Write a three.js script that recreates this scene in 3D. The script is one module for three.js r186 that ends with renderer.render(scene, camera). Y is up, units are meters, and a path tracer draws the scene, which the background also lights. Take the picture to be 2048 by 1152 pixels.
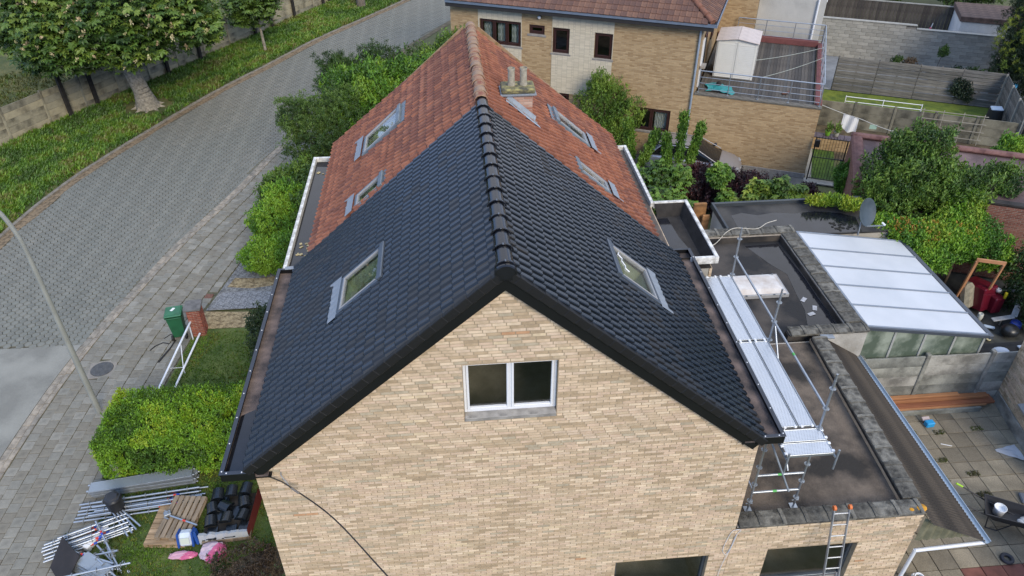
import * as THREE from 'three';
import { mergeGeometries } from 'three/addons/utils/BufferGeometryUtils.js';

// ---------- camera, sky, sun, exposure ----------
const scene = new THREE.Scene();
const camera = new THREE.PerspectiveCamera(41.78, 1024 / 576, 0.1, 400);
camera.position.set(0, 15.4, 8.8);
camera.rotation.order = 'YXZ';
camera.rotation.set(-0.62763, -0.08614, -0.00265);
const renderer = new THREE.WebGLRenderer({ antialias: true });
renderer.setSize(1024, 576);
renderer.toneMapping = THREE.LinearToneMapping;
renderer.toneMappingExposure = 1.95;
renderer.shadowMap.enabled = true;

function rng(seed) { let a = seed >>> 0; return () => { a = (a + 0x6D2B79F5) | 0; let t = Math.imul(a ^ (a >>> 15), 1 | a); t = (t + Math.imul(t ^ (t >>> 7), 61 | t)) ^ t; return ((t ^ (t >>> 14)) >>> 0) / 4294967296; }; }
function hash(x, y, s) { let h = Math.imul(x, 374761393) ^ Math.imul(y, 668265263) ^ Math.imul(s, 2147483647); h = Math.imul(h ^ (h >>> 13), 1274126177); return ((h ^ (h >>> 16)) >>> 0) / 4294967296; }
function vnoise(x, y, per, s) {
  const xi = Math.floor(x), yi = Math.floor(y), fx = x - xi, fy = y - yi, u = fx * fx * (3 - 2 * fx), v = fy * fy * (3 - 2 * fy);
  const w = (n) => ((n % per) + per) % per;
  const a = hash(w(xi), w(yi), s), b = hash(w(xi + 1), w(yi), s), c = hash(w(xi), w(yi + 1), s), d = hash(w(xi + 1), w(yi + 1), s);
  return a + (b - a) * u + (c - a) * v + (a - b - c + d) * u * v;
}
function fbm(u, v, per, oct, s) { let r = 0, k = 0.5, t = 0; for (let i = 0; i < oct; i++) { r += k * vnoise(u * per, v * per, per, s + i * 17); t += k; per *= 2; k *= 0.55; } return r / t; }

{ // bright broken overcast, bluish where the cloud is thin
  const W = 256, H = 128, d = new Float32Array(W * H * 4);
  for (let j = 0; j < H; j++) for (let i = 0; i < W; i++) {
    const el = ((j + 0.5) / H - 0.5) * Math.PI, s = Math.max(Math.sin(el), 0), n = fbm(i / W, j / H, 6, 4, 5), c = THREE.MathUtils.smoothstep(n, 0.43, 0.70);
    const L = 0.58 + 0.13 * s, o = (j * W + i) * 4;
    d[o] = L * (0.35 + 0.62 * c); d[o + 1] = L * (0.58 + 0.43 * c); d[o + 2] = L * (1.08 + 0.04 * c); d[o + 3] = 1;
  }
  const t = new THREE.DataTexture(d, W, H, THREE.RGBAFormat, THREE.FloatType);
  t.mapping = THREE.EquirectangularReflectionMapping; t.magFilter = t.minFilter = THREE.LinearFilter; t.wrapS = THREE.RepeatWrapping; t.needsUpdate = true;
  scene.background = t; scene.environment = t;
}
const sun = new THREE.DirectionalLight(new THREE.Color(1, 0.88, 0.70), 1.5);
sun.position.set(15, 31, 34); sun.target.position.set(0, 0, -12); scene.add(sun, sun.target);
sun.castShadow = true; sun.shadow.radius = 46; sun.shadow.mapSize.set(2048, 2048);
Object.assign(sun.shadow.camera, { left: -45, right: 45, top: 45, bottom: -45, near: 1, far: 160 });

// ---------- materials ----------
const toS = (x) => Math.round(255 * THREE.MathUtils.clamp(x <= 0.0031308 ? 12.92 * x : 1.055 * Math.pow(x, 1 / 2.4) - 0.055, 0, 1));
const mix = (a, b, t) => [a[0] + (b[0] - a[0]) * t, a[1] + (b[1] - a[1]) * t, a[2] + (b[2] - a[2]) * t];
function dtex(N, size, fn, srgb = true, M = N) {
  const d = new Uint8Array(N * M * 4);
  for (let j = 0; j < M; j++) for (let i = 0; i < N; i++) { const c = fn((i + 0.5) / N, (j + 0.5) / M), o = (j * N + i) * 4; for (let k = 0; k < 3; k++) d[o + k] = srgb ? toS(c[k]) : Math.round(255 * THREE.MathUtils.clamp(c[k], 0, 1)); d[o + 3] = 255; }
  const t = new THREE.DataTexture(d, N, M); t.wrapS = t.wrapT = THREE.RepeatWrapping; t.magFilter = THREE.LinearFilter; t.minFilter = THREE.LinearMipmapLinearFilter; t.generateMipmaps = true;
  if (srgb) t.colorSpace = THREE.SRGBColorSpace; t.repeat.set(1 / (Array.isArray(size) ? size[0] : size), 1 / (Array.isArray(size) ? size[1] : size)); t.needsUpdate = true; return t;
}
let seedT = 1;
// two tones mottled in patches (coarse) and grain (fine); the size of one repeat is in metres
function mottle(c1, c2, size, { per = 4, oct = 5, grain = 0.18, con = 1.6, N = 256 } = {}) {
  const s = (seedT += 31);
  return dtex(N, size, (u, v) => { const n = THREE.MathUtils.clamp((fbm(u, v, per, oct, s) - 0.5) * con + 0.5, 0, 1), g = 1 + grain * (hash(Math.floor(u * N), Math.floor(v * N), s) - 0.5) * 2; const c = mix(c1, c2, n); return [c[0] * g, c[1] * g, c[2] * g]; });
}
const bumps = {};
function bumpTex(size) { return (bumps[size] ??= dtex(256, size, (u, v) => { const n = fbm(u, v, 16, 4, 77); return [n, n, n]; }, false)); }
function std(c, rough, o = {}) {
  const m = new THREE.MeshStandardMaterial({ roughness: rough, metalness: o.metal ?? 0, side: o.side ?? THREE.FrontSide });
  if (o.map) m.map = o.map; else if (c) m.color.setRGB(...c);
  if (o.map && c) m.color.setRGB(...c);
  if (o.vc) m.vertexColors = true;
  if (o.bump) { m.bumpMap = bumpTex(o.bumpSize ?? 0.5); m.bumpScale = o.bump; }
  return m;
}
const sc = (c, k) => c.map((x) => x * k);
// simple worn material: tone c, varied by +-amt over `size` metres; the grey variation maps are shared
const greys = {};
function greyMap(size, lo, t = {}) {
  const near = (v, L) => L.reduce((a, b) => (Math.abs(b - v) < Math.abs(a - v) ? b : a)), q = Array.isArray(size) ? size : near(size, [0.25, 0.5, 0.9, 1.6, 2.6]), l = near(lo, [0.92, 0.8, 0.66, 0.5, 0.36]), key = [q, l, JSON.stringify(t)].join('|');
  return (greys[key] ??= mottle([l, l, l], [1, 1, 1], q, t));
}
function worn(c, rough, size = 1, amt = 0.25, o = {}) { return std(sc(c, 1 + amt * 0.85), rough, { map: greyMap(size, (1 - amt) / (1 + amt), o.t), bump: o.bump ?? 0.002, bumpSize: o.bs ? 0.25 : 0.5, metal: o.metal, side: o.side }); }
// tone c between k0 and k1 times its brightness
const toned = (c, k0, k1, size, t) => ({ col: sc(c, k1), map: greyMap(size, k0 / k1, t) });
const stdT = (tn, rough, o = {}) => std(tn.col, rough, { ...o, map: tn.map });

// ---------- geometry builder ----------
const V3 = (x, y, z) => new THREE.Vector3(x, y, z);
const cylCache = {};
class B {
  constructor() { this.p = []; this.n = []; this.c = null; this.m = null; this.cur = [1, 1, 1]; this.flat = true; }
  mat(m) { this.m = m; return this; }
  col(c) { this.c ??= []; this.cur = c; return this; }
  tri(a, b, c, na, nb, nc) {
    const q = [a, b, c].map((v) => (this.m ? v.clone().applyMatrix4(this.m) : v));
    let N;
    if (!na) { N = q[1].clone().sub(q[0]).cross(q[2].clone().sub(q[0])).normalize(); na = nb = nc = N; } else if (this.m) [na, nb, nc] = [na, nb, nc].map((v) => v.clone().transformDirection(this.m));
    const nn = [na, nb, nc];
    for (let i = 0; i < 3; i++) { this.p.push(q[i].x, q[i].y, q[i].z); this.n.push(nn[i].x, nn[i].y, nn[i].z); if (this.c) this.c.push(...this.cur); }
    return this;
  }
  quad(a, b, c, d) { return this.tri(a, b, c).tri(a, c, d); }
  // box by centre and size; ch > 0 gives chamfered edges; basis is an optional Matrix4
  box(cx, cy, cz, sx, sy, sz, { ry = 0, rx = 0, rz = 0, ch = 0, M = null } = {}) {
    const m = M ?? new THREE.Matrix4().makeRotationFromEuler(new THREE.Euler(rx, ry, rz, 'YXZ')).setPosition(cx, cy, cz);
    const hx = sx / 2, hy = sy / 2, hz = sz / 2, k = Math.min(ch, hx * 0.9, hy * 0.9, hz * 0.9);
    const f = (x, y, z) => V3(x, y, z).applyMatrix4(m);
    const A = [[1, 0, 0], [0, 1, 0], [0, 0, 1]], H = [hx, hy, hz];
    for (let ax = 0; ax < 3; ax++) for (const s of [-1, 1]) {
      const b = (ax + 1) % 3, c = (ax + 2) % 3, mk = (u, v) => { const r = [0, 0, 0]; r[ax] = s * H[ax]; r[b] = u * (H[b] - k); r[c] = v * (H[c] - k); return f(...r); };
      if (s > 0) this.quad(mk(-1, -1), mk(1, -1), mk(1, 1), mk(-1, 1)); else this.quad(mk(-1, -1), mk(-1, 1), mk(1, 1), mk(1, -1));
    }
    if (k > 0) {
      for (let ax = 0; ax < 3; ax++) { const b = (ax + 1) % 3, c = (ax + 2) % 3; for (const s of [-1, 1]) for (const t of [-1, 1]) {
        const mk = (e, w) => { const r = [0, 0, 0]; r[ax] = e * (H[ax] - k); r[b] = s * (H[b] - (w ? k : 0)); r[c] = t * (H[c] - (w ? 0 : k)); return f(...r); };
        if (s * t > 0) this.quad(mk(-1, 0), mk(1, 0), mk(1, 1), mk(-1, 1)); else this.quad(mk(-1, 0), mk(-1, 1), mk(1, 1), mk(1, 0)); } }
      for (const s of [-1, 1]) for (const t of [-1, 1]) for (const w of [-1, 1]) {
        const a = f(s * H[0], t * (H[1] - k), w * (H[2] - k)), b = f(s * (H[0] - k), t * H[1], w * (H[2] - k)), c = f(s * (H[0] - k), t * (H[1] - k), w * H[2]);
        if (s * t * w > 0) this.tri(a, b, c); else this.tri(a, c, b);
      }
    }
    return this;
  }
  span(x0, x1, y0, y1, z0, z1, ch = 0) { return this.box((x0 + x1) / 2, (y0 + y1) / 2, (z0 + z1) / 2, x1 - x0, y1 - y0, z1 - z0, { ch }); }
  // straight bar of rectangular section w (sideways) x h between two points
  bar(a, b, w, h, ch = 0, up = V3(0, 1, 0)) {
    const z = b.clone().sub(a), L = z.length(); z.normalize(); if (Math.abs(z.dot(up)) > 0.99) up = V3(1, 0, 0.001);
    const x = up.clone().cross(z).normalize(), y = z.clone().cross(x), M = new THREE.Matrix4().makeBasis(x, y, z).setPosition(a.clone().add(b).multiplyScalar(0.5));
    return this.box(0, 0, 0, w, h, L, { M, ch });
  }
  tube(a, b, r, r2 = r, seg = 8, cap = true) {
    const z = b.clone().sub(a), L = z.length(); z.normalize(); const up = Math.abs(z.y) > 0.95 ? V3(1, 0, 0) : V3(0, 1, 0), x = up.clone().cross(z).normalize(), y = z.clone().cross(x);
    const ring = []; for (let i = 0; i < seg; i++) { const t = i / seg * Math.PI * 2; ring.push(x.clone().multiplyScalar(Math.cos(t)).addScaledVector(y, Math.sin(t))); }
    for (let i = 0; i < seg; i++) { const n = ring[i], k = ring[(i + 1) % seg], p0 = a.clone().addScaledVector(n, r), p1 = a.clone().addScaledVector(k, r), q0 = b.clone().addScaledVector(n, r2), q1 = b.clone().addScaledVector(k, r2);
      this.tri(p0, p1, q1, n, k, k).tri(p0, q1, q0, n, k, n); if (cap) { this.tri(a, p1, p0); this.tri(b, q0, q1); } }
    return this;
  }
  path(pts, r, seg = 6) { for (let i = 1; i < pts.length; i++) this.tube(pts[i - 1], pts[i], r, r, seg, true); return this; }
  add(g, M) {
    g = g.index ? g.toNonIndexed() : g.clone(); if (M) g.applyMatrix4(M);
    if (this.m) g.applyMatrix4(this.m);
    const P = g.attributes.position, N = g.attributes.normal; for (let i = 0; i < P.count; i++) { this.p.push(P.getX(i), P.getY(i), P.getZ(i)); this.n.push(N.getX(i), N.getY(i), N.getZ(i)); if (this.c) this.c.push(...this.cur); }
    return this;
  }
  geo(uvOff = 0) {
    const g = new THREE.BufferGeometry(), p = this.p, n = this.n, uv = new Float32Array(p.length / 3 * 2);
    g.setAttribute('position', new THREE.Float32BufferAttribute(p, 3)); g.setAttribute('normal', new THREE.Float32BufferAttribute(n, 3));
    for (let t = 0; t < p.length; t += 9) {
      const ux = p[t + 3] - p[t], uy = p[t + 4] - p[t + 1], uz = p[t + 5] - p[t + 2], vx = p[t + 6] - p[t], vy = p[t + 7] - p[t + 1], vz = p[t + 8] - p[t + 2];
      const nx = Math.abs(uy * vz - uz * vy), ny = Math.abs(uz * vx - ux * vz), nz = Math.abs(ux * vy - uy * vx);
      for (let k = 0; k < 3; k++) { const o = t + k * 3, q = (t / 3 + k) * 2; const [a, b] = ny >= nx && ny >= nz ? [p[o], p[o + 2]] : nx >= nz ? [p[o + 2], p[o + 1]] : [p[o], p[o + 1]]; uv[q] = a + uvOff; uv[q + 1] = b + uvOff * 0.7; }
    }
    g.setAttribute('uv', new THREE.BufferAttribute(uv, 2));
    if (this.c) g.setAttribute('color', new THREE.Float32BufferAttribute(this.c, 3));
    return g;
  }
}
const bld = () => new B();

// ---------- scene objects ----------
const taken = {}, off = new Map();
const numbered = (n) => { const k = (taken[n] = (taken[n] ?? -1) + 1); return k ? n + '_' + String(k).padStart(3, '0') : n; };
function meta(o, label, category, group) { o.userData.label = label; o.userData.category = category; if (group) o.userData.group = group; return o; }
function shade(o) { o.traverse((q) => { q.castShadow = q.receiveShadow = true; }); return o; }
// a thing: a Group standing at its base; the shapes of its parts are given in world metres (or in the frame `fr`)
function T(name, label, category, at, group, fr = null) {
  const g = new THREE.Group(); g.name = numbered(name); meta(g, label, category, group);
  const v = V3(...at); off.set(g, v.clone());
  if (fr) { g.position.copy(v.clone().applyMatrix4(fr)); g.quaternion.setFromRotationMatrix(fr); } else g.position.copy(v);
  scene.add(g); return g;
}
function P(parent, name, b, m, label) {
  const mesh = new THREE.Mesh(b instanceof B ? b.geo() : b, m); mesh.name = name; mesh.castShadow = mesh.receiveShadow = true;
  if (off.has(parent)) mesh.position.copy(off.get(parent)).negate();
  if (label) mesh.userData.label = label; parent.add(mesh); return mesh;
}
// one piece with a geometry shared between alike pieces, placed by a matrix
function piece(parent, name, g, m, M) {
  const mesh = new THREE.Mesh(g, m); mesh.name = name; mesh.castShadow = mesh.receiveShadow = true;
  M.decompose(mesh.position, mesh.quaternion, mesh.scale); if (off.has(parent)) mesh.position.sub(off.get(parent)); parent.add(mesh); return mesh;
}
function stuff(m) { m.userData.kind = 'stuff'; return m; }
function S(name, b, m, label) { // a piece of the setting
  const mesh = new THREE.Mesh(b instanceof B ? b.geo() : b, m); mesh.name = numbered(name); mesh.castShadow = mesh.receiveShadow = true; mesh.userData.kind = 'structure'; if (label) mesh.userData.label = label; scene.add(mesh); return mesh;
}
const puddle = (cx, cz, rx, rz, seed, n = 22) => Array.from({ length: n }, (_, i) => { const t = i / n * Math.PI * 2, k = 0.65 + 0.6 * vnoise(i * 0.45 + seed * 7.3, seed * 3.1, 999, seed); return [cx + Math.cos(t) * rx * k, cz + Math.sin(t) * rz * k]; });
function sheet(pts, y, thick = 0.02) { const b = bld(), s = THREE.ShapeUtils.triangulateShape(pts.map((p) => new THREE.Vector2(p[0], p[1])), []); for (const [i, j, k] of s) { const f = (q) => V3(pts[q][0], y, pts[q][1]); const a = f(i), c = f(j), d = f(k); const up = (c.x - a.x) * (d.z - a.z) - (c.z - a.z) * (d.x - a.x) < 0; if (up) b.tri(a, c, d); else b.tri(a, d, c); } return b; }
const depthOf = (x, y, z) => V3(x, y, z).sub(camera.position).dot(camera.getWorldDirection(V3(0, 0, 0)));
camera.updateMatrixWorld();
// ---------- brickwork ----------
const grainMap = mottle([0.70, 0.70, 0.68], [1, 1, 1], 0.6, { per: 6, grain: 0.10, con: 1.5 });
const mortarBeige = worn([0.34, 0.27, 0.185], 0.95, 0.8, 0.2);
const PAL = [[0.60, 0.46, 0.325], [0.52, 0.40, 0.28], [0.42, 0.315, 0.205], [0.56, 0.42, 0.31], [0.66, 0.53, 0.39], [0.36, 0.27, 0.175], [0.47, 0.37, 0.255], [0.60, 0.47, 0.355], [0.45, 0.24, 0.125], [0.40, 0.345, 0.255], [0.62, 0.50, 0.34]].map((c) => [c[0] * 1.06 + 0.085, c[1] * 1.04 + 0.068, c[2] * 0.99 + 0.048]);
const PALW = [0.14, 0.15, 0.12, 0.14, 0.12, 0.06, 0.10, 0.09, 0.0012, 0.05, 0.1488];
const brickMats = PAL.map((c) => std(c, 0.88, { map: grainMap, bump: 0.002, bumpSize: 0.3 }));
const brickVC = std([1, 1, 1], 0.88, { map: grainMap, vc: true, bump: 0.002, bumpSize: 0.3 });
function pick(w, r) { for (let i = 0; i < w.length; i++) { r -= w[i]; if (r <= 0) return i; } return 0; }
function brickFace(b, x0, x1, y0, y1, z, e = 0.0025, d = 0.012) {
  const f = (x, y, q) => V3(x, y, q), a = f(x0 + e, y0 + e, z), c = f(x1 - e, y0 + e, z), g = f(x1 - e, y1 - e, z), h = f(x0 + e, y1 - e, z), A = f(x0, y0, z - d), C = f(x1, y0, z - d), G = f(x1, y1, z - d), H = f(x0, y1, z - d);
  return b.quad(a, c, g, h).quad(A, C, c, a).quad(C, G, g, c).quad(G, H, h, g).quad(H, A, a, h);
}
// courses of bricks on the plane z = 0 of frame M; `rows(yb, yt)` gives the runs of wall in each course
function lay(parent, rows, y0, y1, { nInd = 300, seed = 3, M = new THREE.Matrix4(), L = 0.21, h = 0.05, j = 0.01, pal = PAL, palw = PALW, mats = brickMats, vc = brickVC, near = null } = {}) {
  const R = rng(seed), all = [], merged = bld(), shared = [0, 0.37, 0.81].map((o) => brickFace(bld(), -L / 2, L / 2, -h / 2, h / 2, 0).geo(o));
  let row = 0; let bias = 0;
  for (let y = y0; y < y1; y += h + j, row++) for (const [xa, xb] of rows(y, y + h)) {
    let x = xa - ((row % 2) * 0.5 + 0.10 * (R() - 0.5) + (row % 7) * 0.013) * (L + j); let run = 0, last = 0;
    while (x < xb) {
      const p = Math.max(x, xa), q = Math.min(x + L, xb); x += L + j;
      if (q - p < 0.035) continue;
      if (run-- <= 0) { last = pick(palw, R()); run = R() < 0.35 ? 1 : 0; }
      all.push({ x0: p, x1: q, y, k: last, dz: (R() - 0.5) * 0.004, full: q - p > L - 0.001 });
    }
  }
  if (nInd) { for (const a of all) a.d = a.full ? depthOf(...(V3((a.x0 + a.x1) / 2, a.y, 0).applyMatrix4(M).toArray())) : 1e9; [...all].sort((a, b) => a.d - b.d).slice(0, nInd).forEach((a) => { a.ind = a.full; }); }
  const MM = new THREE.Matrix4();
  merged.mat(M);
  for (const a of all) {
    if (a.ind) piece(parent, 'brick', shared[Math.floor(R() * 3)], mats[a.k], MM.makeTranslation((a.x0 + a.x1) / 2, a.y + h / 2, a.dz).premultiply(M));
    else { const g = 0.93 + 0.14 * R(), c = pal[a.k]; merged.col([c[0] * g, c[1] * g, c[2] * g]); brickFace(merged, a.x0, a.x1, a.y, a.y + h, a.dz); }
  }
  stuff(P(parent, 'brickwork', merged, vc));
  return all.length;
}
function wallShape(outline, holes, depth, z) { const s = new THREE.Shape(outline.map((p) => new THREE.Vector2(...p))); for (const [x0, x1, y0, y1] of holes) { const h = new THREE.Path(); h.moveTo(x0, y0); h.lineTo(x0, y1); h.lineTo(x1, y1); h.lineTo(x1, y0); h.closePath(); s.holes.push(h); } const g = new THREE.ExtrudeGeometry(s, { depth, bevelEnabled: false }); g.translate(0, 0, z - depth); return bld().add(g); }
function cut(runs, holes, yb, yt) { for (const [x0, x1, y0, y1] of holes) if (yt > y0 && yb < y1) runs = runs.flatMap(([a, b]) => (x1 <= a || x0 >= b ? [[a, b]] : [[a, x0], [x1, b]].filter(([p, q]) => q - p > 0.02))); return runs; }

const glass = new THREE.MeshPhysicalMaterial({ transmission: 1, thickness: 0, roughness: 0.02, ior: 1.5 }); glass.color.setRGB(0.90, 0.91, 0.90);
const whitePVC = worn([0.74, 0.75, 0.76], 0.35, 1.0, 0.05, { bump: 0 });
const stoneSill = worn([0.30, 0.28, 0.25], 0.9, 0.5, 0.35);
const plaster = worn([0.42, 0.40, 0.36], 0.95, 1.4, 0.12);
const roomPlaster = worn([0.44, 0.40, 0.34], 0.95, 1.4, 0.3);
// window in the plane z of the part's frame: frame > panes, sill
function windowAt(parent, x0, x1, y0, y1, z, { m = whitePVC, fw = 0.075, lights = 2, sash = 0.05, sill = 0.06, sillM = stoneSill, M = null, proud = 0.05, depth = 0.09, sillX = 0.02, sillD = 0.16 } = {}) {
  const b = bld().mat(M), zf = z, zb = z - depth;
  b.span(x0, x0 + fw, y0, y1, zb, zf, 0.006).span(x1 - fw, x1, y0, y1, zb, zf, 0.006).span(x0 + fw, x1 - fw, y1 - fw, y1, zb, zf - 0.002, 0.006).span(x0 + fw, x1 - fw, y0, y0 + fw * 1.1, zb, zf - 0.002, 0.006);
  const w = (x1 - x0 - 2 * fw) / lights, ps = [];
  for (let i = 0; i < lights; i++) {
    const a = x0 + fw + w * i, c = a + w; if (i) b.span(a - fw * 0.35, a + fw * 0.35, y0 + fw, y1 - fw, zb, zf - 0.004, 0.005);
    const p = a + (i ? fw * 0.36 : 0.003), q = c - (i < lights - 1 ? fw * 0.36 : 0.003), r = y0 + fw * 1.1 + 0.004, t = y1 - fw - 0.004;
    if (sash) b.span(p, p + sash, r, t, zb + 0.02, zf + 0.012, 0.008).span(q - sash, q, r, t, zb + 0.02, zf + 0.012, 0.008).span(p + sash, q - sash, t - sash, t, zb + 0.02, zf + 0.010, 0.008).span(p + sash, q - sash, r, r + sash, zb + 0.02, zf + 0.010, 0.008);
    ps.push([p + sash, q - sash, r + sash, t - sash]);
  }
  const f = P(parent, 'window', b, m);
  for (const [p, q, r, t] of ps) P(f, 'pane', bld().mat(M).span(p - 0.005, q + 0.005, r - 0.005, t + 0.005, zf - depth * 0.55, zf - depth * 0.55 + 0.006), glass);
  if (sill) P(f, 'sill', bld().mat(M).box((x0 + x1) / 2, y0 - sill / 2, z + proud - sillD / 2 + 0.02, x1 - x0 + 2 * sillX, sill, sillD, { rx: 0.12, ch: 0.008 }), sillM);
  return f;
}

// ---------- the roof planes ----------
const RX = 0.66, RY = 9.42, SLOPE = Math.atan(0.866), cS = Math.cos(SLOPE), sS = Math.sin(SLOPE);
// frame of a roof slope: x along the eave, y out of the roof, z down the slope; side 1 faces +x, -1 faces -x
function slopeM(side, s = 0, z = 0, n = 0) { const A = V3(0, 0, -side), N = V3(side * sS, cS, 0), D = V3(side * cS, -sS, 0); return new THREE.Matrix4().makeBasis(A, N, D).setPosition(V3(RX, RY, z).addScaledVector(D, s).addScaledVector(N, n)); }
function tileGeo(w, gauge, o = 0, { roll = 0.046, flatTop = 0.076, pan = 0.005, lift = 0.028 } = {}) {
  const b = bld(), pr = [[-0.006, 0.0], [-0.004, roll * 0.72], [0.006, roll], [flatTop, roll], [flatTop + 0.014, roll * 0.8], [flatTop + 0.032, roll * 0.42], [w - 0.02, pan], [w + 0.01, pan - 0.002]];
  const L = gauge + 0.03, rows = [[0, 0, 0], [L - 0.018, lift * (L - 0.018) / L, 0], [L - 0.004, lift - 0.004, 0.003], [L, lift - 0.014, 0.006]];
  const at = (i, r) => V3(pr[i][0] + (i < 3 ? rows[r][2] : i < 5 ? -rows[r][2] : 0), pr[i][1] + rows[r][1], rows[r][0]);
  for (let r = 0; r < 3; r++) for (let i = 0; i < pr.length - 1; i++) b.quad(at(i, r), at(i, r + 1), at(i + 1, r + 1), at(i + 1, r));
  for (let i = 0; i < pr.length - 1; i++) { const p = at(i, 3), q = at(i + 1, 3), e = 0.03; b.quad(p, V3(p.x, p.y - e - lift + 0.028, p.z - 0.002), V3(q.x, q.y - e - lift + 0.028, q.z - 0.002), q); }
  return b.geo(o);
}
// tiles of one slope, the nearest `nInd` as pieces, the others joined
function layTiles(parent, side, { z0, z1, w, gauge, rows, mats, nInd, seed, skip, geos, bend = null, jitter = 0.007 }) {
  const R = rng(seed), list = [], cols = Math.round((z0 - z1) / w), cw = (z0 - z1) / cols;
  for (let r = 0; r < rows; r++) for (let c = 0; c < cols; c++) {
    const zc = z0 - (c + 0.5) * cw, sc_ = (r + 0.5) * gauge; if (skip && skip(sc_, zc)) continue;
    const M = slopeM(side, r * gauge - 0.03, side > 0 ? z0 - c * cw : z0 - (c + 1) * cw, 0.004 + (R() - 0.5) * jitter); // origin at the roll edge
    M.multiply(new THREE.Matrix4().makeRotationY((R() - 0.5) * jitter * 4)); if (bend) M.premultiply(new THREE.Matrix4().makeTranslation(0, bend(sc_, zc), 0));
    const e = M.elements; list.push({ M, d: depthOf(e[12], e[13], e[14]), k: Math.min(mats.length - 1, Math.max(0, Math.floor((0.62 * (1.7 * fbm((sc_ + 9) * 0.07, (zc + 40) * 0.07 + side * 0.3, 8, 3, seed) - 0.35) + 0.38 * R()) * mats.length))), g: Math.floor(R() * geos.length) });
  }
  list.sort((a, b) => a.d - b.d);
  list.slice(0, nInd).forEach((t) => piece(parent, 'roof_tile', geos[t.g], mats[t.k], t.M));
  const by = mats.map(() => bld()); list.slice(nInd).forEach((t) => by[t.k].add(geos[t.g], t.M));
  by.forEach((b, i) => { if (b.p.length) stuff(P(parent, 'tile_field', b, mats[i])); });
}
const inRect = (s, z, q, e = 0) => s > q[0] - e && s < q[1] + e && z > q[2] - e && z < q[3] + e;

const blackTile = [[0.0080, 0.0105, 0.0140], [0.0100, 0.0130, 0.0165], [0.0065, 0.0095, 0.0135], [0.0110, 0.0135, 0.0170], [0.0135, 0.0145, 0.0160], [0.0090, 0.0118, 0.0152]].map((c, i) => worn(c, i === 4 ? 0.40 : 0.20 + 0.03 * (i % 3), 0.5, 0.22, { bump: 0.0012, bs: 0.25 }));
const redTile = [[0.255, 0.094, 0.052], [0.225, 0.082, 0.047], [0.28, 0.107, 0.059], [0.185, 0.072, 0.047], [0.24, 0.10, 0.062]].map((c) => stdT(toned(c, 0.62, 1.22, 0.7, { per: 5, con: 2.2, grain: 0.2 }), 0.85, { bump: 0.003, bumpSize: 0.25 }));
const blackTrim = worn([0.005, 0.0055, 0.0065], 0.42, 1.5, 0.2, { bump: 0 });
const alu = worn([0.11, 0.13, 0.155], 0.38, 0.8, 0.12, { bump: 0, metal: 0.5 });
const lead = worn([0.22, 0.245, 0.27], 0.5, 0.4, 0.15, { bump: 0.004, bs: 0.2 });
const felt = worn([0.028, 0.025, 0.023], 0.92, 0.9, 0.45, { bump: 0.004 });
const wetFelt = worn([0.013, 0.014, 0.018], 0.10, 1.2, 0.3, { bump: 0 });
const blindG = worn([0.25, 0.29, 0.16], 0.9, 1.2, 0.5, { bump: 0, t: { per: 2, con: 2.4, grain: 0.1 } });
const shaftM = worn([0.36, 0.42, 0.30], 0.8, 1.2, 0.1, { bump: 0 });
const paleGrey = worn([0.30, 0.30, 0.30], 0.5, 0.6, 0.1, { bump: 0 });

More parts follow.
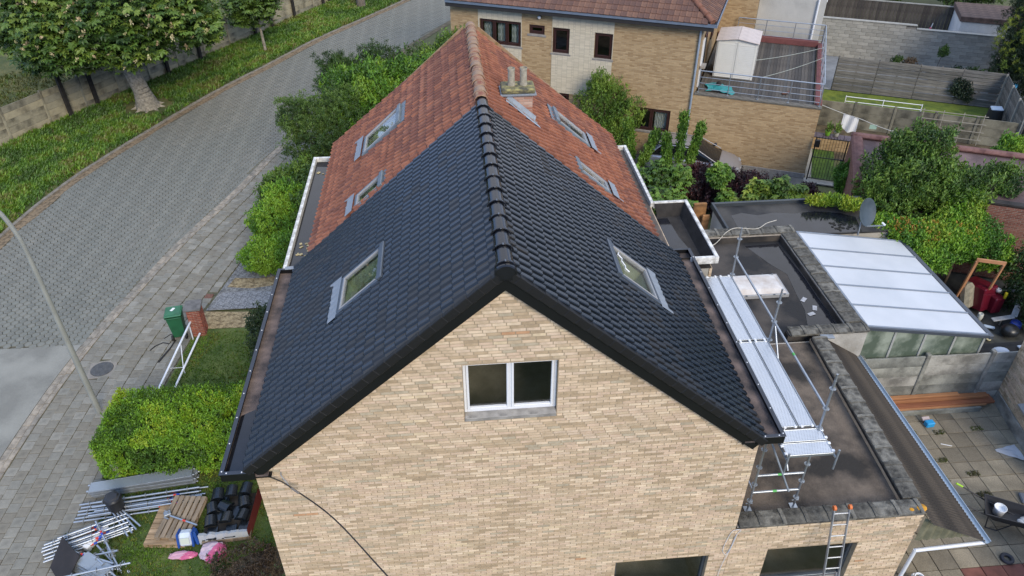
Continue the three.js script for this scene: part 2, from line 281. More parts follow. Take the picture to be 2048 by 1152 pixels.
// roof window lying in a slope: frame > pane, flashing, hood, light shaft
function skylight(parent, side, [s0, s1, z0, z1], { fm = alu, apron = lead, old = false, litter = false } = {}) {
  const M = slopeM(side), a0 = side > 0 ? -z1 : z0, a1 = side > 0 ? -z0 : z1, h = 0.075, w = 0.075, b = bld().mat(M), I = (x0, x1, y0, y1, p, q, c = 0.008) => b.span(x0, x1, y0, y1, p, q, c);
  I(a0, a0 + w, -0.05, h, s0, s1); I(a1 - w, a1, -0.05, h, s0, s1); I(a0 + w, a1 - w, -0.05, h - 0.002, s1 - w, s1); I(a0 + w, a1 - w, -0.05, h - 0.002, s0 + 0.09, s0 + 0.14);
  const f = P(parent, 'skylight', b, fm);
  P(f, 'hood', bld().mat(M).span(a0 - 0.006, a1 + 0.006, -0.04, h + 0.035, s0 - 0.03, s0 + 0.088, 0.014), fm);
  P(f, 'sash', bld().mat(M).span(a0 + w + 0.002, a0 + w + 0.03, 0, h + 0.008, s0 + 0.142, s1 - w - 0.002, 0.005).span(a1 - w - 0.03, a1 - w - 0.002, 0, h + 0.008, s0 + 0.142, s1 - w - 0.002, 0.005).span(a0 + w + 0.032, a1 - w - 0.032, 0, h + 0.006, s1 - w - 0.045, s1 - w - 0.004, 0.005), paleGrey);
  P(f, 'pane', bld().mat(M).span(a0 + w + 0.02, a1 - w - 0.02, 0.045, 0.053, s0 + 0.13, s1 - w - 0.03), glass);
  const d = 0.30; // boarded shaft below the pane
  P(f, 'light_shaft', bld().mat(M).span(a0 + 0.03, a0 + 0.07, -d, -0.052, s0 + 0.06, s1 - 0.03).span(a1 - 0.07, a1 - 0.03, -d, -0.052, s0 + 0.06, s1 - 0.03).span(a0 + 0.072, a1 - 0.072, -d, -0.052, s0 + 0.06, s0 + 0.10).span(a0 + 0.072, a1 - 0.072, -d, -0.052, s1 - 0.07, s1 - 0.03), shaftM);
  P(f, 'blind', bld().mat(M).span(a0 + 0.04, a1 - 0.04, -d - 0.02, -d + 0.01, s0 + 0.07, s1 - 0.04), blindG);
  // pleated apron dressed over the tiles below, and side gutters
  const ap = bld().mat(M), n = 22, wA = a1 - a0 + 0.16, hA = old ? 0.100 : 0.064, wave = (t) => hA + 0.007 * Math.sin(t * n * 1.9), R = rng(Math.round(s0 * 100 - z0 * 10));
  const low = []; for (let i = 0; i <= n; i++) low.push(s1 + 0.20 + 0.025 * R() + (i < 2 ? 0.10 : 0));
  for (let i = 0; i < n; i++) { const t0 = i / n, t1 = (i + 1) / n, x0 = a0 - 0.08 + wA * t0, x1 = a0 - 0.08 + wA * t1; ap.quad(V3(x0, hA + 0.01, s1 - 0.005), V3(x0, wave(t0) + 0.016, low[i]), V3(x1, wave(t1) + 0.016, low[i + 1]), V3(x1, hA + 0.01, s1 - 0.005)); ap.quad(V3(x0, wave(t0) + 0.016, low[i]), V3(x0, wave(t0) + 0.004, low[i] - 0.002), V3(x1, wave(t1) + 0.004, low[i + 1] - 0.002), V3(x1, wave(t1) + 0.016, low[i + 1])); }
  P(f, 'apron_flashing', ap, apron);
  P(f, 'side_flashing', bld().mat(M).span(a0 - 0.075, a0 - 0.004, 0.02, 0.036, s0 - 0.10, s1).span(a1 + 0.004, a1 + 0.075, 0.02, 0.036, s0 - 0.10, s1).span(a0 - 0.075, a1 + 0.075, 0.024, 0.040, s0 - 0.16, s0 - 0.034), fm);
  if (litter) { const pts = [[0.16, 0.24], [0.25, 0.20], [0.30, 0.28], [0.42, 0.24], [0.50, 0.30], [0.60, 0.28], [0.63, 0.36]].map(([u, v]) => V3(a0 + (a1 - a0) * (1 - u), 0.062, s0 + (s1 - s0) * v)); P(f, 'plastic_film', bld().mat(M).path(pts, 0.012, 5), whitePVC); }
  return f;
}
const skyB = [[2.62, 3.80, -3.36, -2.22], [2.90, 4.06, -3.36, -2.22]]; // left, right of the black roof
const skyR = { l: [[2.48, 3.82, -9.82, -8.75], [2.90, 3.80, -6.65, -6.0]], r: [[2.55, 3.72, -9.38, -8.58], [2.80, 3.85, -6.82, -6.25]] };
const ZB = -5.85, ZF = -11.65, EL = 5.71, ER = 5.98;

// ---------- house with the new black roof ----------
{
  const H = T('brick_house', 'pale brick gable house with new black tiled roof and two roof windows', 'house', [0.78, 0, -2.9]);
  const holes = [[-0.03, 1.50, 6.36, 7.56], [2.83, 4.75, 0.75, 2.05]], xl = -3.60, xr = 5.157;
  const top = (x) => 9.27 - 0.866 * Math.abs(x - RX);
  const W = P(H, 'gable_wall', wallShape([[xl + 0.01, 0], [xr - 0.01, 0], [xr - 0.01, top(xr) - 0.02], [RX, 9.25], [xl + 0.01, top(xl) - 0.02]], holes, 0.28, -0.006), mortarBeige);
  lay(W, (yb, yt) => { let a = xl, c = xr; if (yt > top(xl)) { a = Math.max(a, RX - (9.27 - yt) / 0.866); } if (yt > top(xr)) c = Math.min(c, RX + (9.27 - yt) / 0.866); return a < c - 0.05 ? cut([[a, c]], holes, yb, yt) : []; }, 0.02, 9.22, { seed: 11 });
  const rev = bld(); for (const [x0, x1, y0, y1] of holes) rev.span(x0 - 0.005, x0 + 0.006, y0, y1, -0.20, -0.003).span(x1 - 0.006, x1 + 0.005, y0, y1, -0.20, -0.003).span(x0 + 0.007, x1 - 0.007, y1 - 0.006, y1 + 0.005, -0.20, -0.003);
  P(W, 'window_reveal', rev, brickMats[2]);
  P(H, 'side_wall', bld().span(xl + 0.012, xl + 0.28, 0, 5.5, ZB, -0.295), brickMats[1]); P(H, 'side_wall', bld().span(xr - 0.28, xr - 0.012, 0, 5.5, ZB, -0.295), brickMats[1]);
  P(H, 'party_wall', wallShape([[xl + 0.3, 0], [xr - 0.3, 0], [xr - 0.3, 5.4], [RX, 9.2], [xl + 0.3, 5.4]], [], 0.15, ZB + 0.18), roomPlaster);
  P(H, 'floor', bld().span(xl + 0.29, xr - 0.29, 5.05, 5.25, ZB + 0.19, -0.30).span(xl + 0.29, xr - 0.29, 2.55, 2.75, ZB + 0.19, -0.30).span(xl + 0.29, xr - 0.29, -0.04, 0.08, ZB + 0.19, -0.30), roomPlaster);
  windowAt(H, -0.02, 1.49, 6.44, 7.55, -0.10, { sill: 0.085, sillD: 0.26, proud: 0.11, sillX: 0, fw: 0.045, sash: 0.042, depth: 0.07 });
  windowAt(H, 2.84, 4.74, 0.80, 2.04, -0.10, { lights: 1, sash: 0, fw: 0.05, m: alu });
  // roof: boarding, tiles, verge, ridge
  for (const side of [-1, 1]) {
    const E = side < 0 ? EL : ER, q = skyB[side < 0 ? 0 : 1], M = slopeM(side), A = (z) => -side * z, b = bld().mat(M);
    const bx = (z0, z1, s0, s1) => { const p = Math.min(A(z0), A(z1)), r = Math.max(A(z0), A(z1)); b.span(p, r, -0.14, -0.022, s0, s1); };
    bx(0.04, ZB, 0.0, q[0] + 0.05); bx(0.04, ZB, q[1] - 0.02, E - 0.03); bx(0.04, q[3] - 0.03, q[0] + 0.052, q[1] - 0.022); bx(q[2] + 0.03, ZB, q[0] + 0.052, q[1] - 0.022);
    const rf = P(H, side < 0 ? 'roof_slope' : 'roof_slope', b, blackTrim);
    layTiles(rf, side, { z0: 0.10, z1: ZB, w: 0.18, gauge: 0.24, rows: side < 0 ? 24 : 25, mats: blackTile, nInd: 150, seed: 21 + side, geos: [tileGeo(0.18, 0.24, 0), tileGeo(0.18, 0.24, 0.3), tileGeo(0.18, 0.24, 0.7)], skip: (s, z) => inRect(s, z, [q[0], q[1] + 0.02, q[2], q[3]], 0.03) });
    const vergeM = [[0.005, 0.0048, 0.0046], [0.0062, 0.0058, 0.0055]].map((c) => worn(c, 0.6, 0.5, 0.2)); // verge tiles along the gable
    const n = side < 0 ? 24 : 25, vg = bld().box(0, 0, 0, 0.085, 0.15, 0.246, { ch: 0.010 }).geo();
    for (let i = 0; i < n; i++) { const Mv = slopeM(side, i * 0.24 + 0.12, 0.13, -0.035 + (i % 2) * 0.002); Mv.multiply(new THREE.Matrix4().makeRotationX(0.035)); piece(rf, 'verge_tile', vg, vergeM[i % 2], Mv); }
    const fb = bld().mat(M), zf = side > 0 ? [-0.104, -0.049] : [0.045, 0.10]; fb.span(zf[0], zf[1], -0.30, -0.10, -0.06, E + 0.02, 0.004);
    P(rf, 'barge_board', fb, blackTrim);
    const sf = bld().mat(M), zq = side > 0 ? [-0.046, 0.02] : [-0.02, 0.043]; sf.span(zq[0], zq[1], -0.28, -0.15, -0.02, E, 0.002); P(rf, 'soffit_board', sf, blackTrim);
    skylight(H, side, q, { litter: side > 0 });
  }
  const ridge = P(H, 'ridge_board', bld().span(RX - 0.05, RX + 0.05, RY - 0.1, RY + 0.01, ZB, 0.05), blackTrim);
  const prof = (R0, R1, z0, z1, collar) => { const b = bld(), n = 14, a0 = 0.12, ring = (R, z) => Array.from({ length: n + 1 }, (_, i) => { const t = a0 + (Math.PI - 2 * a0) * i / n; return V3(Math.cos(t) * R * 1.12, Math.sin(t) * R - 0.045, z); });
    const st = collar ? [[R0 - 0.006, z0], [R0, z0 - 0.004], [R0, z0 - 0.035], [R1, z0 - 0.045], [R1 * 0.95, z1]] : [[R0, z0], [R1, z1]]; const rs = st.map(([r, z]) => ring(r, z));
    for (let k = 0; k < rs.length - 1; k++) for (let i = 0; i < n; i++) { const c = V3(0, -0.045, rs[k][i].z), N = (p) => p.clone().sub(V3(0, -0.045, p.z)).normalize(); b.tri(rs[k][i], rs[k + 1][i + 1], rs[k][i + 1], N(rs[k][i]), N(rs[k + 1][i + 1]), N(rs[k][i + 1])).tri(rs[k][i], rs[k + 1][i], rs[k + 1][i + 1], N(rs[k][i]), N(rs[k + 1][i]), N(rs[k + 1][i + 1])); }
    for (let i = 0; i < n; i++) b.quad(rs[0][i], rs[0][i + 1], rs[0][i + 1].clone().multiplyScalar(0.86).setZ(z0), rs[0][i].clone().multiplyScalar(0.86).setZ(z0)); return b; };
  const ridgeGlaze = [[0.010, 0.011, 0.014], [0.009, 0.010, 0.013]].map((c) => worn(c, 0.17, 0.5, 0.2, { bump: 0.0006 }));
  const rg = prof(0.142, 0.118, 0, -0.47, true).geo(), clip = bld().box(0, 0.098, -0.01, 0.022, 0.008, 0.05, { ch: 0.003 }).geo(), nR = 14, pit = (0.13 - ZB + 0.02) / nR;
  for (let i = 0; i < nR; i++) { piece(ridge, 'ridge_tile', rg, ridgeGlaze[i % 2], new THREE.Matrix4().makeTranslation(RX, RY + 0.045 + 0.003 * (i % 3), 0.13 - i * pit)); piece(ridge, 'ridge_clip', clip, alu, new THREE.Matrix4().makeTranslation(RX, RY + 0.045, 0.13 - i * pit)); }
  { const b = bld(), n = 18; for (let i = 0; i < n; i++) { const f = (k, r, z) => { const t = Math.PI * k / n; return V3(RX + Math.cos(t) * r * 1.1, RY - 0.02 + Math.sin(t) * r - 0.04 * (k === 0 || k === n ? 1 : 0.4), z); }; b.quad(f(i, 0.148, 0.10), f(i, 0.148, 0.19), f(i + 1, 0.148, 0.19), f(i + 1, 0.148, 0.10)); b.quad(f(i, 0.148, 0.19), f(i, 0.125, 0.20), f(i + 1, 0.125, 0.20), f(i + 1, 0.148, 0.19)); b.tri(f(i, 0.126, 0.185), V3(RX, RY - 0.16, 0.185), f(i + 1, 0.126, 0.185)); } b.span(RX - 0.115, RX + 0.115, RY - 0.19, RY - 0.06, 0.06, 0.175, 0.02); P(ridge, 'ridge_end_cap', b, ridgeGlaze[0]); }
  // box gutters with flat metal edge trims
  const trimM = worn([0.035, 0.042, 0.056], 0.36, 0.8, 0.2, { bump: 0, metal: 0.3 });
  const dirtFelt = std(null, 0.9, { map: mottle([0.035, 0.030, 0.030], [0.17, 0.125, 0.105], 0.9, { per: 3, con: 2.2, grain: 0.3 }), bump: 0.006 });
  for (const side of [-1, 1]) {
    const xo = side < 0 ? -4.11 : 5.52, xi = side < 0 ? -3.55 : 5.03, t = 5.60, z0 = 0.14, z1 = -5.88, o = (a, b) => [Math.min(a, b), Math.max(a, b)];
    const g = bld(), w = 0.03; g.span(...o(xo, xo - side * w), t - 0.18, t - 0.004, z1, z0, 0.003).span(...o(xo - side * w, xi), t - 0.18, t - 0.004, z0 - w, z0 - 0.001, 0.003).span(...o(xo - side * w, xi), t - 0.18, t - 0.004, z1 + 0.001, z1 + w, 0.003).span(...o(xo - side * w, xi - side * 0.25), t - 0.178, t - 0.15, z1 + w, z0 - w);
    const gt = P(H, 'gutter', g, blackTrim);
    P(gt, 'gutter_lining', bld().span(...o(xo - side * w - side * 0.002, xi - side * 0.20), t - 0.148, t - 0.11, z1 + w + 0.002, z0 - w - 0.002), dirtFelt);
    const tr = bld(); tr.span(...o(xo + side * 0.012, xo - side * 0.062), t - 0.003, t + 0.006, z1 - 0.01, z0 + 0.012, 0.002).span(...o(xo - side * 0.063, xi), t - 0.0035, t + 0.0055, z0 - 0.06, z0 + 0.012, 0.002).span(...o(xo - side * 0.063, xi + side * 0.02), t - 0.0035, t + 0.0055, z1 - 0.01, z1 + 0.05, 0.002);
    P(gt, 'edge_trim', tr, trimM);
    const sg = new THREE.CylinderGeometry(0.011, 0.013, 0.008, 8); for (let z = z0 - 0.06; z > z1; z -= 0.62) piece(gt, 'screw', sg, whitePVC, new THREE.Matrix4().makeTranslation(xo - side * 0.025, t + 0.009, z));
    for (const x of [0.11, 0.36]) piece(gt, 'screw', sg, whitePVC, new THREE.Matrix4().makeTranslation(xo - side * x, t + 0.009, z0 - 0.02));
    if (side < 0) P(gt, 'standing_water', sheet([[-4.07, 0.09], [-3.62, 0.09], [-3.60, -0.5], [-3.66, -1.0], [-3.70, -1.25], [-3.82, -1.45], [-3.95, -1.38], [-4.07, -1.30]], t - 0.104), wetFelt);
  }
}
// ---------- attached house with the old red roof ----------
const redMortar = worn([0.38, 0.33, 0.27], 0.95, 0.6, 0.2);
function brickTexMat(c1, c2, mort, { L = 0.22, h = 0.06, size = [2.2, 1.2], N = 512, M = 256, seed = 5, j = 0.009, spread = 1 } = {}) {
  const nx = Math.round(size[0] / L), ny = Math.round(size[1] / h);
  const f = (u, v) => { const r = Math.floor(v * ny), x = u * nx + (r % 2) * 0.5, k = ((Math.floor(x) % nx) + nx) % nx, fx = (x - Math.floor(x)) * L, fy = (v * ny - r) * h; return [r, k, fx < j || fy < j]; };
  const map = dtex(N, size, (u, v) => { const [r, k, m] = f(u, v), g = 0.9 + 0.2 * hash(Math.floor(u * N), Math.floor(v * M), seed); return sc(m ? mort : mix(c1, c2, Math.pow(hash(r, k, seed), spread)), g); }, true, M);
  const bm = dtex(N, size, (u, v) => { const m = f(u, v)[2] ? 0 : 1; return [m, m, m]; }, false, M);
  const t = std(null, 0.9, { map }); t.bumpMap = bm; t.bumpScale = 0.006; return t;
}
{
  const H = T('brick_house', 'house half with weathered red tiled roof, chimney and four old roof windows', 'house', [0.78, 0, -8.8]);
  const wallM = brickTexMat([0.42, 0.31, 0.20], [0.60, 0.47, 0.33], [0.40, 0.35, 0.27]);
  const end = ZF + 0.12; // far gable, side walls
  P(H, 'wall', bld().span(-3.58, -3.30, 0, 5.45, end, ZB - 0.01).span(4.85, 5.14, 0, 5.45, end, ZB - 0.01).span(-3.298, 4.848, 0, 5.4, end, end + 0.28), wallM);
  P(H, 'far_gable', wallShape([[-3.3, 5.4], [4.85, 5.4], [RX, 9.0]], [], 0.25, end + 0.27), wallM);
  P(H, 'attic_floor', bld().span(-3.29, 4.84, 5.05, 5.25, end + 0.29, ZB - 0.02), roomPlaster);
  const bend = (s, z) => -0.24 * ((ZB - z) / (ZB - ZF)) * Math.max(0, 1 - s / 5.8);
  const mossM = std(null, 0.95, { map: mottle([0.20, 0.13, 0.05], [0.33, 0.22, 0.14], 0.5, { con: 2 }), bump: 0.006 });
  for (const side of [-1, 1]) {
    const M = slopeM(side), A = (z) => -side * z, qs = side < 0 ? skyR.l : skyR.r, b = bld().mat(M), E = 5.3;
    const bx = (za, zb, s0, s1) => { const p = Math.min(A(za), A(zb)), r = Math.max(A(za), A(zb)); b.span(p, r, -0.40, -0.27, s0, s1); };
    bx(ZB - 0.02, ZF + 0.05, 0.1, E - 0.1);
    const rf = P(H, 'roof_slope', b, roomPlaster);
    const ch = [0.62, 1.62, -7.58, -7.12];
    layTiles(rf, side, { z0: ZB - 0.015, z1: ZF, w: 0.2, gauge: 0.2525, rows: 21, mats: redTile, nInd: 150, seed: 51 + side, jitter: 0.014, bend, geos: [tileGeo(0.2, 0.25, 0, { roll: 0.066, flatTop: 0.045, lift: 0.042 }), tileGeo(0.2, 0.25, 0.4, { roll: 0.066, flatTop: 0.045, lift: 0.042 })], skip: (s, z) => qs.some((q) => inRect(s, z, [q[0], q[1] + 0.03, q[2], q[3]], 0.0)) || (side > 0 && inRect(s, z, ch, -0.06)) });
    // under-tile boarding stays below the bent planes
    const ub = bld(); for (const [sa, sb] of [[0.0, 2.4], [2.4, 4.1], [4.1, E]]) { const f = (s, z) => { const p = V3(0, -0.03, s).applyMatrix4(slopeM(side, 0, z)); p.y += bend(s, z); return p; }; const zs = [ZB - 0.02, ...(sa === 2.4 ? [] : [(ZB + ZF) / 2]), ZF]; if (sa === 2.4) { const cutZ = qs.map((q) => [q[3], q[2]]).sort((x, y) => y[0] - x[0]); let z = ZB - 0.02; for (const [za, zb] of [...cutZ, [ZF, ZF]]) { if (z > za) { const a = f(sa, z), c = f(sb, z), d = f(sb, za), e = f(sa, za); side > 0 ? ub.quad(a, c, d, e) : ub.quad(a, e, d, c); } z = zb; }
      for (const q of qs) for (const [s0, s1] of [[sa, q[0] + 0.05], [q[1] - 0.03, sb]]) { const a = f(s0, q[3]), c = f(s1, q[3]), d = f(s1, q[2]), e = f(s0, q[2]); side > 0 ? ub.quad(a, c, d, e) : ub.quad(a, e, d, c); } }
      else for (let i = 0; i < zs.length - 1; i++) { const a = f(sa, zs[i]), c = f(sb, zs[i]), d = f(sb, zs[i + 1]), e = f(sa, zs[i + 1]); side > 0 ? ub.quad(a, c, d, e) : ub.quad(a, e, d, c); } }
    P(rf, 'underlay', ub, roomPlaster);
    const vb = bld().mat(M); vb.span(Math.min(A(ZF - 0.05), A(ZF)), Math.max(A(ZF - 0.05), A(ZF)), -0.30, -0.02, 0.3, E - 0.1, 0.004); P(rf, 'barge_board', vb, mossM);
    qs.forEach((q) => skylight(H, side, q, { fm: worn([0.17, 0.20, 0.22], 0.5, 0.5, 0.25, { bump: 0, metal: 0.3 }), old: true }));
  }
  // old half-round ridge tiles with lichen
  const ridgeM = [[0.28, 0.10, 0.06], [0.34, 0.16, 0.10], [0.30, 0.20, 0.15], [0.25, 0.12, 0.08]].map((c) => std(null, 0.92, { map: mottle(sc(c, 0.8), [0.34, 0.22, 0.13], 0.45, { per: 5, con: 2.6, grain: 0.3 }), bump: 0.006, bumpSize: 0.2 }));
  const ridge = P(H, 'ridge_mortar', (() => { const b = bld(); const y = (z) => RY + bend(0, z) - 0.01; for (let i = 0; i < 8; i++) { const za = ZB - 0.02 + (ZF - ZB) * i / 8, zb = ZB - 0.02 + (ZF - ZB) * (i + 1) / 8; b.bar(V3(RX, y(za), za), V3(RX, y(zb), zb), 0.2, 0.12); } return b; })(), mossM);
  const rb = bld(), n = 12; { const ring = (R, z) => Array.from({ length: n + 1 }, (_, i) => { const t = 0.1 + (Math.PI - 0.2) * i / n; return V3(Math.cos(t) * R * 1.1, Math.sin(t) * R - 0.05, z); }), st = [[0.13, 0], [0.145, -0.005], [0.14, -0.05], [0.122, -0.06], [0.115, -0.37]].map(([r, z]) => ring(r, z)); for (let k = 0; k < 4; k++) for (let i = 0; i < n; i++) rb.quad(st[k][i], st[k + 1][i], st[k + 1][i + 1], st[k][i + 1]); }
  const rg = rb.geo(), R = rng(9); for (let z = ZB - 0.05, i = 0; z > ZF + 0.2; z -= 0.345, i++) piece(ridge, 'ridge_tile', rg, ridgeM[Math.floor(R() * 4)], new THREE.Matrix4().makeRotationY((R() - 0.5) * 0.05).setPosition(RX - 0.01 + 0.02 * R(), RY + bend(0, z) + 0.05 + R() * 0.012, z));
  const lich = bld(); for (let i = 0; i < 130; i++) { const s = 0.1 + R() * R() * 0.8, side = R() < 0.3 ? -1 : 1, z = ZF + 0.1 + R() * R() * 4.6, p = V3(0, 0.052, s).applyMatrix4(slopeM(side, 0, z)); p.y += bend(s, z); const g = new THREE.IcosahedronGeometry(0.02 + R() * 0.04, 1); g.scale(1, 0.25, 1); g.rotateZ(-side * SLOPE); lich.add(g, new THREE.Matrix4().makeTranslation(p.x, p.y, p.z)); }
  P(ridge, 'lichen', lich, worn([0.30, 0.20, 0.07], 0.95, 0.2, 0.4));
  // chimney with slab and two pots
  const pinkBrick = brickTexMat([0.33, 0.14, 0.09], [0.52, 0.36, 0.28], [0.42, 0.35, 0.29], { size: [1.1, 0.6], N: 256, M: 128 });
  const C = P(H, 'chimney', bld().span(1.22, 1.85, 7.9, 9.05, -7.56, -7.15, 0.01), pinkBrick);
  const capM = std(null, 0.95, { map: mottle([0.09, 0.085, 0.06], [0.34, 0.30, 0.12], 0.5, { per: 5, con: 2.6, grain: 0.35 }), bump: 0.02, bumpSize: 0.3 });
  P(C, 'zinc_tray', bld().span(1.13, 1.93, 9.05, 9.09, -7.65, -7.07, 0.006), lead);
  P(C, 'slab', bld().span(1.155, 1.905, 9.092, 9.20, -7.625, -7.095, 0.025), capM);
  const potM = worn([0.33, 0.30, 0.23], 0.9, 0.3, 0.35), inner = std([0.02, 0.02, 0.02], 1);
  for (const x of [1.39, 1.66]) { const g = new THREE.LatheGeometry([[0.10, 0], [0.105, 0.06], [0.09, 0.09], [0.088, 0.36], [0.096, 0.37], [0.096, 0.42], [0.08, 0.42], [0.076, 0.05]].map((p) => new THREE.Vector2(...p)), 18); const q = P(C, 'chimney_pot', bld().add(g, new THREE.Matrix4().makeTranslation(x, 9.195, -7.36).multiply(new THREE.Matrix4().makeScale(0.86, 0.95, 0.86))), potM); P(q, 'flue_hole', bld().tube(V3(x, 9.24, -7.36), V3(x, 9.26, -7.36), 0.062, 0.062, 14), inner); }
  { const sf = bld(), f = (s, z, y) => { const p = V3(0, y, s).applyMatrix4(slopeM(1, 0, z)); return p; }; // stepped lead at the near side
    sf.quad(f(0.74, -7.135, 0.17), f(0.74, -7.135, 0.05), f(1.60, -7.135, 0.05), f(1.54, -7.135, 0.17)); const R2 = rng(4); let pr = null; for (let i = 0; i <= 12; i++) { const s = 0.70 + i * 0.085, a = f(s, -7.137, 0.062), c = f(s + 0.02, -7.137 + 0.17 + 0.03 * R2(), 0.068); if (pr) sf.quad(pr[0], pr[1], c, a); pr = [a, c]; }
    P(C, 'lead_flashing', sf, worn([0.36, 0.41, 0.46], 0.5, 0.4, 0.2, { bump: 0.004, bs: 1 })); const s2 = bld(); s2.bar(f(0.72, -7.10, 0.075), f(1.66, -7.10, 0.075), 0.02, 0.012); P(C, 'lead_fold', s2, paleGrey); }
  // left eave: flat gutter with white edge, holding water
  const whiteEdge = std(null, 0.75, { map: mottle([0.40, 0.39, 0.36], [0.72, 0.71, 0.67], 0.4, { per: 5, con: 2.4 }), bump: 0.002 });
  { const g = P(H, 'gutter', bld().span(-4.0, -3.3, 5.30, 5.46, ZF + 0.02, ZB - 0.05, 0.004), whiteEdge);
    P(g, 'gutter_lining', bld().span(-3.93, -3.25, 5.46, 5.475, ZF + 0.09, ZB - 0.06), felt);
    P(g, 'standing_water', sheet([[-3.925, ZB - 0.10], [-3.42, ZB - 0.10], [-3.38, -8], [-3.40, -11.0], [-3.5, -11.2], [-3.92, -11.25]], 5.480), wetFelt);
    P(g, 'white_edge', bld().span(-4.02, -3.935, 5.462, 5.60, ZF, ZB - 0.05, 0.008).span(-3.933, -3.40, 5.462, 5.597, ZF, ZF + 0.075, 0.008), whiteEdge);
    P(g, 'zinc_strip', bld().box(-3.74, 5.625, ZB - 0.02, 0.42, 0.012, 0.12, { ry: 0.05, ch: 0.003 }), lead);
    const deb = bld(), r2 = rng(8); for (let i = 0; i < 14; i++) deb.box(-3.55 - 0.3 * r2(), 5.49, -6.5 - 0.6 * r2() - (i > 10 ? 4 : 0), 0.04 + 0.09 * r2(), 0.015, 0.03 + 0.05 * r2(), { ry: r2() * 3, rz: 0.2 * r2() }); P(g, 'fallen_debris', deb, worn([0.46, 0.38, 0.2], 0.9, 0.2, 0.4)); }
  // right eave: narrow gutter, then a deep flat-roofed bay
  const rend = std(null, 0.9, { map: mottle([0.28, 0.265, 0.23], [0.46, 0.44, 0.40], 1.6, { per: 3, con: 1.8 }), bump: 0.004 });
  { const g = P(H, 'gutter', bld().span(4.6, 5.19, 5.26, 5.44, ZF + 0.02, -8.2, 0.004), whiteEdge);
    P(g, 'gutter_lining', bld().span(4.5, 5.12, 5.44, 5.452, ZF + 0.09, -5.56), std(null, 0.92, { map: mottle([0.05, 0.045, 0.04], [0.16, 0.13, 0.11], 0.8, { con: 2 }) }));
    P(g, 'white_edge', bld().span(5.125, 5.21, 5.442, 5.58, ZF, -8.16, 0.008).span(4.75, 5.123, 5.442, 5.577, ZF, ZF + 0.075, 0.008), whiteEdge);
    const bay = P(H, 'bay', bld().span(5.15, 5.98, 2.7, 5.20, -8.1, -5.62, 0.005), rend);
    P(bay, 'brick_edge', bld().span(5.985, 6.05, 2.7, 5.19, -8.12, -5.60), wallM);
    P(bay, 'felt_deck', bld().span(5.10, 6.02, 5.202, 5.22, -8.12, -5.58), felt);
    P(bay, 'felt_upstand', bld().quad(V3(5.22, 5.55, -8.14), V3(5.30, 5.225, -8.0), V3(5.92, 5.225, -8.0), V3(6.03, 5.55, -8.14)).quad(V3(6.03, 5.55, -8.14), V3(5.90, 5.225, -8.0), V3(5.90, 5.225, -5.70), V3(6.03, 5.55, -5.56)).quad(V3(6.03, 5.55, -5.56), V3(5.9, 5.225, -5.70), V3(5.2, 5.225, -5.70), V3(5.2, 5.55, -5.56)), felt);
    P(bay, 'standing_water', sheet([[5.16, -7.9], [5.55, -7.92], [5.60, -7.0], [5.75, -6.2], [5.78, -5.75], [5.14, -5.74]], 5.226), wetFelt);
    P(bay, 'white_edge', bld().span(6.03, 6.12, 5.40, 5.585, -8.24, -5.47, 0.01).span(5.21, 6.028, 5.40, 5.58, -8.24, -8.145, 0.01).span(5.45, 6.028, 5.40, 5.58, -5.56, -5.47, 0.01), whiteEdge); }
}
// ---------- flat-roofed extensions ----------
const mossConcrete = [0.8, 1, 1.2].map((k) => std(null, 0.95, { map: mottle(sc([0.050, 0.047, 0.039], k), sc([0.175, 0.165, 0.138], k), 0.6, { per: 5, con: 2.3, grain: 0.35 }), bump: 0.012, bumpSize: 0.3 }));
const feltBrown = std(null, 0.93, { map: mottle([0.024, 0.021, 0.018], [0.145, 0.115, 0.088], 3.0, { per: 4, oct: 7, con: 3.2, grain: 0.4, N: 512 }), bump: 0.006 });
const feltBlack = std(null, 0.8, { map: mottle([0.012, 0.0115, 0.0115], [0.065, 0.055, 0.046], 3.4, { per: 4, oct: 7, con: 3.0, grain: 0.3, N: 512 }), bump: 0.005 });
// a run of parapet copings from a to b, each tile a piece of its own with a lapped rib
function copings(parent, a, b, wd, y, seed) {
  const R = rng(seed), d = b.clone().sub(a), L = d.length(), n = Math.max(1, Math.round(L / 0.46)), st = L / n; d.normalize();
  const x = d, z = d.clone().cross(V3(0, 1, 0)).normalize(), g = bld(); { const h = wd / 2, f = (u, v, w) => V3(u, v, w), s = st / 2 - 0.004, ridgeY = 0.055; // saddle section
    const sec = [[-h, -0.03], [-h, 0.022], [-h + 0.02, 0.03], [0, ridgeY], [h - 0.02, 0.03], [h, 0.022], [h, -0.03]];
    const slab = (u0, u1, e) => { for (let i = 0; i < sec.length - 1; i++) { const [w0, v0] = sec[i], [w1, v1] = sec[i + 1]; g.quad(f(u0, v0 + e, w0 * (1 + e)), f(u0, v1 + e, w1 * (1 + e)), f(u1, v1 + e, w1 * (1 + e)), f(u1, v0 + e, w0 * (1 + e))); } const cap = (u, fl) => { for (let i = 1; i < sec.length - 1; i++) { const p = f(u, sec[0][1] + e, sec[0][0] * (1 + e)), q = f(u, sec[i][1] + e, sec[i][0] * (1 + e)), r = f(u, sec[i + 1][1] + e, sec[i + 1][0] * (1 + e)); fl ? g.tri(p, q, r) : g.tri(p, r, q); } }; cap(u0, false); cap(u1, true); };
    slab(-s, s, 0); slab(s - 0.065, s + 0.012, 0.022); }
  const geo = g.geo(); for (let i = 0; i < n; i++) { const p = a.clone().addScaledVector(d, (i + 0.5) * st); p.y = y + (R() - 0.5) * 0.008; piece(parent, 'coping_tile', geo, mossConcrete[Math.floor(R() * 3)], new THREE.Matrix4().makeBasis(x, V3(0, 1, 0), z).multiply(new THREE.Matrix4().makeRotationY((R() - 0.5) * 0.012)).setPosition(p)); }
}
